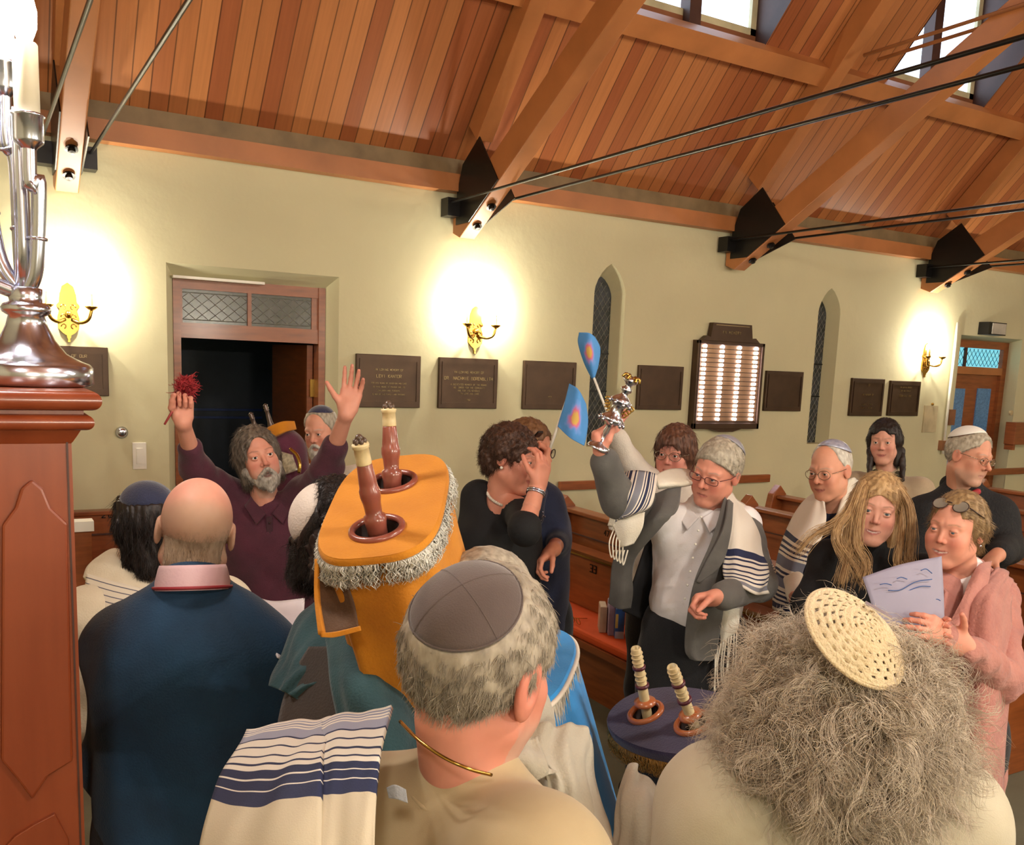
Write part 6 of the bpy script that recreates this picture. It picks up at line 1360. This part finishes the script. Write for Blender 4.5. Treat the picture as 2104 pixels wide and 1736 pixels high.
patch('blazer_back', [[(1330, 1110, 3.52), (1400, 1100, 3.62), (1480, 1110, 3.6)], [(1290, 1230, 3.5), (1380, 1240, 3.62), (1480, 1240, 3.6)], [(1280, 1255, 3.48), (1380, 1300, 3.62), (1480, 1340, 3.58)]], F_black, s.root, th=.01)
SW1 = stripes('shawl_blazer_left', Wt, [(.10, Wt), (.16, Nv), (.19, Wt), (.22, Nv), (.25, Wt), (.28, Nv), (.34, Wt), (.40, Nv), (.43, Wt), (.46, '7c7e88'), (.60, Wt), (.63, Nv), (.66, Wt), (.69, Nv), (.76, Wt), (.79, Nv), (.82, Wt), (.86, Nv), (.90, Wt)])
patch('shawl_over_arm', [[(1275, 975, 3.28), (1262, 1020, 3.20), (1252, 1080, 3.22), (1258, 1090, 3.2)], [(1300, 968, 3.24), (1290, 1010, 3.14), (1278, 1050, 3.16), (1268, 1070, 3.18)], [(1330, 970, 3.26), (1322, 1010, 3.14), (1305, 1048, 3.12), (1282, 1062, 3.14)], [(1350, 976, 3.30), (1345, 1010, 3.20), (1335, 1040, 3.16), (1300, 1058, 3.16)]], SW1, s.root, th=.008, nu=8, nv=8)
patch('shawl_neck', [[(1345, 978, 3.32), (1375, 966, 3.38), (1410, 966, 3.42), (1428, 978, 3.42)], [(1350, 996, 3.28), (1380, 992, 3.30), (1405, 992, 3.33), (1425, 990, 3.36)], [(1352, 1003, 3.30), (1380, 1000, 3.32), (1402, 998, 3.35), (1420, 994, 3.38)]], F_white, s.root, th=.012)
patch('shawl_corner', [[(1258, 1076, 3.20), (1285, 1064, 3.16), (1325, 1052, 3.15)], [(1268, 1100, 3.18), (1290, 1092, 3.15), (1320, 1085, 3.14)], [(1276, 1124, 3.18), (1286, 1122, 3.16), (1302, 1116, 3.16)]], F_white, s.root, th=.007)
patch('shawl_edge', [[(1250, 1080, 3.21), (1262, 1082, 3.19)], [(1262, 1040, 3.20), (1272, 1046, 3.18)], [(1272, 1000, 3.22), (1286, 1004, 3.18)]], F_white, s.root, th=.01)
SW2 = stripes('shawl_right_arm', Wt, [(.49, Nv), (.56, Wt), (.58, Nv), (.60, Wt), (.64, Nv), (.66, Wt), (.70, Nv), (.72, Wt), (.76, Nv), (.78, Wt), (.82, Nv), (.84, Wt), (.88, '7c7e88'), (.95, Wt)])
patch('shawl_right', [[(1490, 1000, 3.40), (1500, 1012, 3.44), (1525, 1034, 3.47), (1548, 1050, 3.48)], [(1486, 1075, 3.30), (1515, 1070, 3.32), (1550, 1080, 3.36), (1568, 1092, 3.44)], [(1487, 1130, 3.26), (1520, 1132, 3.24), (1560, 1145, 3.28), (1584, 1150, 3.40)], [(1486, 1175, 3.20), (1520, 1178, 3.15), (1560, 1190, 3.15), (1592, 1176, 3.32)], [(1496, 1200, 3.17), (1522, 1205, 3.11), (1552, 1222, 3.12), (1580, 1218, 3.26)]], SW2, s.root, th=.008, nu=8, nv=8, wr=.003, wf=10)
patch('shawl_tail', [[(1462, 1250, 3.36), (1490, 1248, 3.32), (1520, 1250, 3.32)], [(1466, 1280, 3.36), (1492, 1285, 3.32), (1516, 1292, 3.32)], [(1470, 1340, 3.38), (1482, 1330, 3.34), (1494, 1318, 3.34)], [(1462, 1400, 3.40), (1466, 1398, 3.38), (1470, 1390, 3.38)]], F_white, s.root, th=.006)
mb = MB()
for j in range(9): x_ = 1470+j*5.5; mb.tube(spline([P(x_, 1330-j*4, 3.32), P(x_-4+RNG.randn()*2, 1370, 3.31), P(x_-8+RNG.randn()*3, 1425-j*6, 3.31)], 6), .0026, 5)
mb.build('tassel', F_white, s.root, smooth=True)
mb = MB()
for j in range(5): mb.tube(spline([P(1262+j*5, 1085+j*3, 3.2), P(1252+j*7, 1115, 3.17), P(1256+j*6, 1145+j*4, 3.18), P(1262+j*7, 1130, 3.18)], 6), .0026, 5)
mb.build('tassel', F_white, s.root, smooth=True)
garment(s, 'trousers', legs_caps(s, .116, .085, .07, top=.13)+[(s.pel+s.U*.12, s.pel-s.U*.05, .13, .13, .06)], F_trouser, h=.011, wr=.003); shoes(s, M_shoe)
w_ = s.arm[-1][1]; 
# ================= 11 woman with glasses and raised sleeve behind him
s = Person('woman with a chestnut bob and glasses, her pale sleeve raised with a flag', 1386, 933, 4.1, a=-18, pitch=4, roll=2, opt=dict(skin='d08f7c', red='c4645c', smile=.003, res=.004, lip='b05a5a'), neck=P(1392, 1000, 4.14))
s.set_arm(-1, (1296, 955, 4.05), (1262, 888, 3.98), (1345, 1000, 4.12)); s.hand(-1, Ug, Rg, -Fg, 1.3, .03, 1.0, scale=.95); s.build_body(); s.eyes(); s.glasses(M_framel, w=.026, h=.019)
s.hair(hair_bob(.014, .085, .09, .054, .050, .004, ff=.085), HM_bob, h=.0045, n=5000, length=.04, dirf=comb_down, jit=.15, lift=.05)
garment(s, 'pale_cardigan', torso_caps(s, .11, .055, .07)+sleeve_caps(s, -1, .06, .055, .045, .86)+sleeve_caps(s, 1, .055, .05, .04), cloth('pale_rib_knit', 'd8d0c4', 'c8bfb0', bump=.4), h=.009, wr=.004, wf=25)
garment(s, 'trousers', legs_caps(s), F_trouser, h=.02, wr=0); shoes(s, M_shoe)
# ================= 12 old man with silver skullcap and striped shawl
s = Person('smiling old man in a silver skullcap, glasses and striped prayer shawl', 1706, 968, 3.9, a=-32, pitch=10, roll=-4, ta=-20, opt=dict(skin='d99c80', red='c86a58', smile=.004, nose=1.2, lid=.0025, res=.0036, brow='a89888'), neck=P(1712, 1045, 3.98), sh=.19)
s.set_arm(-1, (1622, 1165, 3.85), (1640, 1230, 3.6), (1655, 1085, 4.0)); s.set_arm(1, (1790, 1170, 3.95), (1760, 1240, 3.7)); s.build_body(); s.eyes()
s.kippah(mat('silver_brocade', 'b4b6c4', .35, var=.2, vscale=60, metal=.2, color2='8c90a8'), ax=(0, -.45, 1), rad=.084, lift=.004)
s.hair(hair_short(.005, .01, .03, .9), HM_white, h=.0045, n=1500, length=.012, dirf=comb_down, lift=.1); s.glasses(M_framel, w=.026, h=.019)
garment(s, 'navy_shirt', torso_caps(s, .10, .035, .06), F_navy, h=.01, wr=.002)
SW3 = stripes('shawl_oldman', Wt, [(.46, Nv), (.50, Wt), (.52, Nv), (.54, Wt), (.56, Nv), (.58, Wt), (.60, Nv), (.61, Wt), (.63, '6c7082'), (.70, Wt), (.72, Nv), (.735, Wt), (.75, Nv), (.765, '6c7082'), (.82, Wt), (.84, Nv), (.855, Wt), (.87, Nv), (.89, Wt), (.905, Nv), (.92, Wt), (.94, Nv), (.98, Wt)])
patch('shawl_left', [[(1690, 1004, 4.02), (1680, 1020, 3.92), (1692, 1030, 3.86)], [(1658, 1022, 4.02), (1672, 1050, 3.84), (1698, 1062, 3.80)], [(1635, 1052, 3.98), (1660, 1085, 3.78), (1690, 1100, 3.76)], [(1612, 1100, 3.92), (1640, 1120, 3.74), (1672, 1130, 3.74)], [(1598, 1145, 3.88), (1622, 1160, 3.72), (1650, 1168, 3.74)], [(1592, 1200, 3.86), (1615, 1215, 3.70), (1640, 1220, 3.74)], [(1590, 1250, 3.86), (1612, 1260, 3.70), (1640, 1270, 3.74)]], SW3, s.root, th=.01, wr=.004, wf=7)
patch('shawl_right', [[(1745, 985, 3.98), (1752, 982, 4.02), (1768, 990, 4.08)], [(1722, 1050, 3.84), (1745, 1040, 3.88), (1800, 1030, 4.0)], [(1712, 1100, 3.80), (1745, 1100, 3.82), (1810, 1110, 3.95)], [(1708, 1250, 3.78), (1745, 1250, 3.80), (1815, 1250, 3.92)]], F_white, s.root, th=.012, wr=.003, wf=7)
garment(s, 'shawl_back', [(s.nb-s.f*.04-s.U*.03, s.sh[-1]-s.f*.03, .055, .075, .05), (s.nb-s.f*.04-s.U*.03, s.sh[1]-s.f*.03, .055, .075, .05), (s.nb-s.f*.05-s.U*.1, s.pel-s.f*.03, .12, .13, .08)]+sleeve_caps(s, 1, .07, .065, .05)+sleeve_caps(s, -1, .054, .046, .04), F_white, h=.010, wr=.004)
garment(s, 'trousers', legs_caps(s), F_trouser, h=.02, wr=0); shoes(s, M_shoe)
# ================= 13 woman in the back with long dark hair
s = Person('woman with long dark hair in a beige cardigan standing at the back', 1817, 908, 4.85, a=-8, pitch=4, roll=-3, opt=dict(skin='d59c86', red='c46a60', smile=.004, res=.0042, lip='a84e50'), neck=P(1825, 975, 4.9), sh=.165, size=.95)
s.build_body(); s.eyes()
s.hair(hair_bob(.010, .115, .10, .055, .066, .003), HM_black, h=.0048, n=6000, length=.03, dirf=comb_part, jit=.10, lift=.04)
for k, x in ((-1, 1788), (1, 1853)): garment(s, 'hair_lock', [(P(x, 925, 4.85), P(x+2*k, 985, 4.80), .018, .012, .02)], HM_black, h=.006, wr=.003, wf=60)
garment(s, 'beige_cardigan', torso_caps(s, .11, .055, .07)+sleeve_caps(s, -1, .058, .052, .042)+sleeve_caps(s, 1, .058, .052, .042), F_camel, h=.011, wr=.003)
garment(s, 'patterned_scarf', [(s.nb-s.X*.055+s.f*.03, s.nb+s.f*.10-s.U*.22, .03, .035, .03), (s.nb+s.X*.055+s.f*.03, s.nb+s.f*.10-s.U*.22, .03, .035, .03)], mat('dark_green_print', '22301f', .7, var=.25, vscale=50, color2='5c5a48'), h=.008, wr=.004)
garment(s, 'trousers', legs_caps(s), F_trouser, h=.022, wr=0); shoes(s, M_shoe)
# ================= 14 man in black fleece facing right
s = Person('man in a black fleece and white skullcap looking away to the right', 1990, 939, 3.85, a=58, pitch=10, roll=6, ta=10, opt=dict(skin='c88c72', red='b86452', nose=1.25, stubble='b0a090', stub_a=.35, brow='8a8278', lid=.0025, res=.0030), neck=P(1975, 1008, 3.95), sh=.205, size=.94)
s.set_arm(-1, (1880, 1160, 3.9), (1900, 1250, 3.7), (1898, 1062, 3.95)); s.set_arm(1, (2068, 1125, 3.85), (2050, 1140, 3.60), (2044, 1060, 3.92)); s.hand(1, -Rg*.7-Ug*.5, -Ug*.5+Fg*.6, -Fg, .6, .06, .5); s.build_body(); s.eyes()
s.kippah(cloth('white_skullcap_cotton', 'e6e4dc', 'dcd8ce'), ax=(0, -.45, 1), rad=.086, lift=.008)
ax_, u_, v_, cc_, rr_, rad_ = s.kip; g_ = MB()
for q in ((.30, .2, .010), (.38, .5, .008), (.33, -.1, .008), (.25, .8, .009), (.40, .1, .006)):
    d_ = unit(ax_*math.cos(q[0])+(u_*math.cos(q[1]+2.2)+v_*math.sin(q[1]+2.2))*math.sin(q[0])); R_ = 1/math.sqrt(((d_/(rr_))**2).sum()); g_.sphere(s.H(*(cc_+d_*(R_+.0045))), (q[2], q[2], .004), 8, 6)
g_.build('dark_green_emblem', mat('dark_green_embroidery', '1f3a36', .7), s.root, smooth=True)
s.hair(hair_short(.008, -.008, .06, .95), HM_grey, h=.0042, n=4000, length=.016, dirf=comb_down, lift=.1); s.glasses(M_framel, w=.024, h=.016)
garment(s, 'black_fleece', torso_caps(s, .125, .066, .085, hipr=.13)+[(nb_+s.U*.0, s.sh[k]+s.U*.01, .055, .055, .05) for k in (-1, 1) for nb_ in (s.nb,)]+sleeve_caps(s, -1, .072, .066, .05)+sleeve_caps(s, 1, .075, .066, .05, .85), F_fleece, h=.0095, wr=.003)
garment(s, 'fleece_collar', [(s.nb+s.U*.02+s.X*.05-s.f*.02, s.nb+s.X*.036+s.f*.055-s.U*.015, .030, .026, .02), (s.nb+s.U*.02-s.X*.05-s.f*.02, s.nb-s.X*.040+s.f*.055-s.U*.015, .030, .026, .02), (s.nb+s.U*.025+s.X*.045-s.f*.03, s.nb+s.U*.025-s.X*.045-s.f*.03, .036, .036, .02)], F_fleece, h=.007, wr=.001)
garment(s, 'red_collar_lining', [(s.nb+s.f*.086-s.X*.0-s.U*.020, s.nb+s.f*.072+s.X*.050+s.U*.008, .012, .014, .02)], mat('red_lining', 'b03038', .7), h=.004, wr=0)
garment(s, 'white_tee', [(s.nb+s.f*.045-s.U*.02, s.nb+s.f*.085-s.U*.06, .035, .02, .02)], F_shirt, h=.006, wr=0)
garment(s, 'trousers', legs_caps(s), F_trouser, h=.02, wr=0); shoes(s, M_shoe)
# ================= 15 young blonde woman
s = Person('young woman with long blonde hair in a black turtleneck smiling at the camera', 1800, 1046, 3.2, a=3, pitch=4, roll=7, ta=-5, opt=dict(skin='e2a892', red='d4786c', smile=.005, teeth=1, lip='c0686a', lid=.0042, cheek=.001, res=.0030, brow='7c5e44', nose=.9), neck=P(1800, 1128, 3.27), sh=.175)
s.set_arm(-1, (1660, 1240, 3.2), (1690, 1330, 3.1), (1705, 1150, 3.3)); s.build_body(); s.eyes(M_irisb); lens_report('15', s)
garment(s, 'black_turtleneck', torso_caps(s, .11, .055, .07)+sleeve_caps(s, -1, .062, .055, .045)+sleeve_caps(s, 1, .062, .055, .045)+[(s.nb+s.f*.008-s.U*.02, s.hc-s.M[2]*.105-s.f*.012, .062, .056, .03)], F_black, h=.008, wr=.002)
s.hair(hair_bob(.008, .13, .13, .064, .064, .003, ff=.055), HM_blond, h=.004, n=12000, length=.035, dirf=comb_part, jit=.10, lift=.02, r=.0005)
LK = [[(1838, 990, 3.16), (1868, 1040, 3.12), (1872, 1100, 3.10), (1866, 1150, 3.10), (1878, 1180, 3.08)], [(1845, 1000, 3.18), (1855, 1060, 3.13), (1850, 1120, 3.10), (1846, 1160, 3.08), (1862, 1175, 3.06)], [(1775, 990, 3.16), (1755, 1050, 3.12), (1748, 1110, 3.10), (1738, 1160, 3.06), (1728, 1200, 3.04)], [(1770, 1000, 3.18), (1740, 1050, 3.14), (1710, 1080, 3.12), (1672, 1100, 3.12), (1640, 1135, 3.12)], [(1772, 995, 3.17), (1745, 1055, 3.12), (1722, 1085, 3.10), (1725, 1120, 3.08), (1755, 1165, 3.05), (1768, 1190, 3.04)], [(1778, 1000, 3.15), (1765, 1060, 3.10), (1760, 1120, 3.07), (1778, 1160, 3.05), (1770, 1200, 3.03)]]
V = []; F = []; n0_ = 0
mbh = MB()
for li, lk in enumerate(LK):
    ctr = np.array([P(*q) for q in lk])
    mbh.tube(spline(ctr, 6), [.013*(1-.75*t) for t in np.linspace(0, 1, (len(ctr)-1)*6+1)], 10)
    for j in range(70):
        off = RNG.randn(3)*.0065; w_ = RNG.randn(3)*.006; pts = ctr+off+np.linspace(0, 1, len(ctr))[:, None]*w_*2+RNG.randn(len(ctr), 3)*.0015; sp = spline(pts, 4); mbh.tube(sp, [.0012*(1-.6*t) for t in np.linspace(0, 1, len(sp))], 4)
mbh.build('hair_lock', HM_blond, s.root, smooth=True)
garment(s, 'trousers', legs_caps(s), F_trouser, h=.02, wr=0); shoes(s, M_shoe)
# ================= 16 woman in the pink cardigan
s = Person('smiling woman in a dusty pink cardigan with sunglasses pushed up on her hair', 1964, 1088, 2.95, a=-24, pitch=2, roll=4, ta=-22, opt=dict(skin='df9c84', red='d06a5a', smile=.0055, teeth=1, lip='b85a58', lid=.0020, cheek=.003, brow='8a6a4c', nose=.95), neck=P(1982, 1170, 3.02), sh=.185)
s.set_arm(1, (2058, 1395, 2.85), (1985, 1330, 2.62), (2045, 1225, 3.05)); s.set_arm(-1, (1930, 1360, 2.80), (1935, 1300, 2.60), (1935, 1215, 2.98))
s.hand(1, -Rg*.75+Ug*.45-Fg*.1, -Fg*.2-Ug*.8-Rg*.3, Ug*.9, [.5, .6, .7, .8], .04, .4, scale=.92); s.hand(-1, -Rg*.5+Ug*.2-Fg*.5, Fg*.5+Ug*.5, -Ug, [.6, .6, .6, .6], .05, .4, scale=.92); s.build_body(); s.eyes(M_irisb); lens_report('16', s)
s.hair(hair_bob(.005, .0, .04, .062, .072, .002, ff=.035), HM_blond2, h=.004, n=7000, length=.04, dirf=comb_back, jit=.10, lift=.02)
garment(s, 'hair_knot', [(s.H(0, -.10, .03), s.H(.0, -.115, -.02), .034, .026, .02)], HM_blond2, h=.006, wr=.003, wf=70)
sg = MB()
for k in (-1, 1): sg.torus(s.H(k*.032, .066, .088), s.M[1]*.6+s.M[2]*.8, .023, .0016, 24, 6)
sg.tube([s.H(-.008, .076, .098), s.H(.008, .076, .098)], .002, 6).tube([s.H(.058, .062, .09), s.H(.082, .0, .055)], .002, 6).tube([s.H(-.058, .062, .09), s.H(-.082, .0, .055)], .002, 6); g = sg.build('sunglasses', M_frame, s.root, smooth=True)
for k in (-1, 1): MB().lathe([(.022, 0), (.022, .001)], s.H(k*.032, .066, .088), s.M[1]*.6+s.M[2]*.8, 20).build('lens', mat('smoky_lens', '8c867a', .08), g)
MB().sphere(s.H(.082, -.004, -.034), .004).build('earring', M_silver, s.root)
garment(s, 'white_tee', torso_caps(s, .098, .030, .055), F_shirt, h=.009, wr=.002)
nb, X, f, U = s.nb, s.X, s.f, s.U
garment(s, 'pink_cardigan_sleeve', sleeve_caps(s, 1, .072, .066, .046, .93), F_pink, h=.008, wr=.006, wf=24); garment(s, 'pink_cardigan_sleeve', sleeve_caps(s, -1, .065, .060, .046, .93), F_pink, h=.009, wr=.004, wf=20)
garment(s, 'pink_cardigan_back', [(nb-f*.045-U*.02, s.sh[1]-f*.01, .050, .066, .05), (nb-f*.045-U*.02, s.sh[-1]-f*.02, .050, .058, .05), (nb-f*.06-U*.16, s.pel-f*.02, .115, .15, .08), (s.pel+X*.06, s.pel+X*.07-U*.50, .135, .15, .06), (s.pel-X*.06-f*.02, s.pel-X*.06-U*.50, .125, .14, .06)], F_pink, h=.009, wr=.005, wf=16)
patch('cardigan_front', [[(2050, 1165, 3.0), (2070, 1180, 3.02), (2085, 1200, 3.06)], [(2000, 1230, 2.82), (2040, 1240, 2.80), (2075, 1250, 2.92)], [(1985, 1330, 2.78), (2035, 1340, 2.76), (2078, 1340, 2.90)], [(1975, 1460, 2.78), (2030, 1470, 2.74), (2072, 1460, 2.90)], [(1960, 1600, 2.80), (2015, 1620, 2.76), (2062, 1600, 2.92)], [(1950, 1740, 2.84), (2000, 1760, 2.80), (2050, 1740, 2.95)]], F_pink, s.root, th=.014, wr=.005, wf=9)
patch('cardigan_front', [[(1925, 1200, 2.94), (1935, 1205, 2.90), (1945, 1215, 2.86)], [(1900, 1320, 2.86), (1915, 1320, 2.80), (1925, 1320, 2.78)], [(1890, 1500, 2.86), (1915, 1500, 2.80), (1935, 1500, 2.78)], [(1885, 1740, 2.90), (1912, 1740, 2.85), (1945, 1740, 2.82)]], F_pink, s.root, th=.014, wr=.004, wf=9)
patch('pink_lapel', [[(2035, 1155, 3.02), (2015, 1160, 2.95), (2000, 1180, 2.90)], [(2030, 1185, 2.90), (2010, 1190, 2.86), (1985, 1215, 2.84)], [(2010, 1250, 2.84), (1985, 1255, 2.80), (1960, 1265, 2.80)], [(1990, 1300, 2.80), (1968, 1300, 2.76), (1942, 1300, 2.76)]], F_pink, s.root, th=.014)
garment(s, 'trousers', legs_caps(s), F_trouser, h=.02, wr=0); shoes(s, M_shoe)
# ================= 17 bearer of the turquoise scroll, hidden behind the grey-haired man
s = Person('person in a pale draped shawl carrying the turquoise scroll, head hidden behind the grey-haired man', 1000, 1265, 1.74, a=140, pitch=15, ta=140, opt=dict(skin='cf9a80', res=.006), neck=P(985, 1370, 1.74), sh=.14)
s.set_arm(-1, (1062, 1560, 1.66), (1080, 1540, 1.80), (1050, 1455, 1.70)); s.set_arm(1, (930, 1560, 1.7), (960, 1540, 1.9)); s.build_body(); s.hair(hair_short(.008), HM_grey, h=.006, n=0)
garment(s, 'pale_shawl', torso_caps(s, .10, .055, .06, z0=.8), F_grey, h=.010, wr=.004)
patch('shawl_drape', [[(1070, 1495, 1.56), (1120, 1490, 1.56), (1172, 1490, 1.60), (1205, 1512, 1.62)], [(1060, 1545, 1.52), (1115, 1550, 1.52), (1180, 1540, 1.54), (1215, 1580, 1.60)], [(1120, 1590, 1.50), (1150, 1620, 1.50), (1190, 1620, 1.52), (1228, 1640, 1.58)], [(1125, 1680, 1.50), (1160, 1690, 1.49), (1205, 1700, 1.50), (1240, 1700, 1.56)], [(1130, 1790, 1.48), (1170, 1790, 1.48), (1215, 1790, 1.50), (1258, 1760, 1.54)]], F_grey, s.root, th=.012, wr=.008, wf=11)
patch('shawl_fold', [[(1020, 1560, 1.50), (1050, 1530, 1.48), (1100, 1520, 1.50)], [(1040, 1585, 1.46), (1075, 1570, 1.44), (1118, 1570, 1.47)], [(1060, 1600, 1.47), (1095, 1595, 1.45), (1138, 1590, 1.47)]], F_grey, s.root, th=.02, wr=.004, wf=9)
garment(s, 'trousers', legs_caps(s), F_trouser, h=.022, wr=0); shoes(s, M_shoe)
q = onZ(2096, 1362, .46); r = empty('paper_card', tuple(q), 'small white card lying on the pew seat at the right edge', 'card')
MB().box((q[0]-.10, q[1]-.14, .456), (q[0]+.12, q[1]+.08, .460)).build('card', M_white, r)
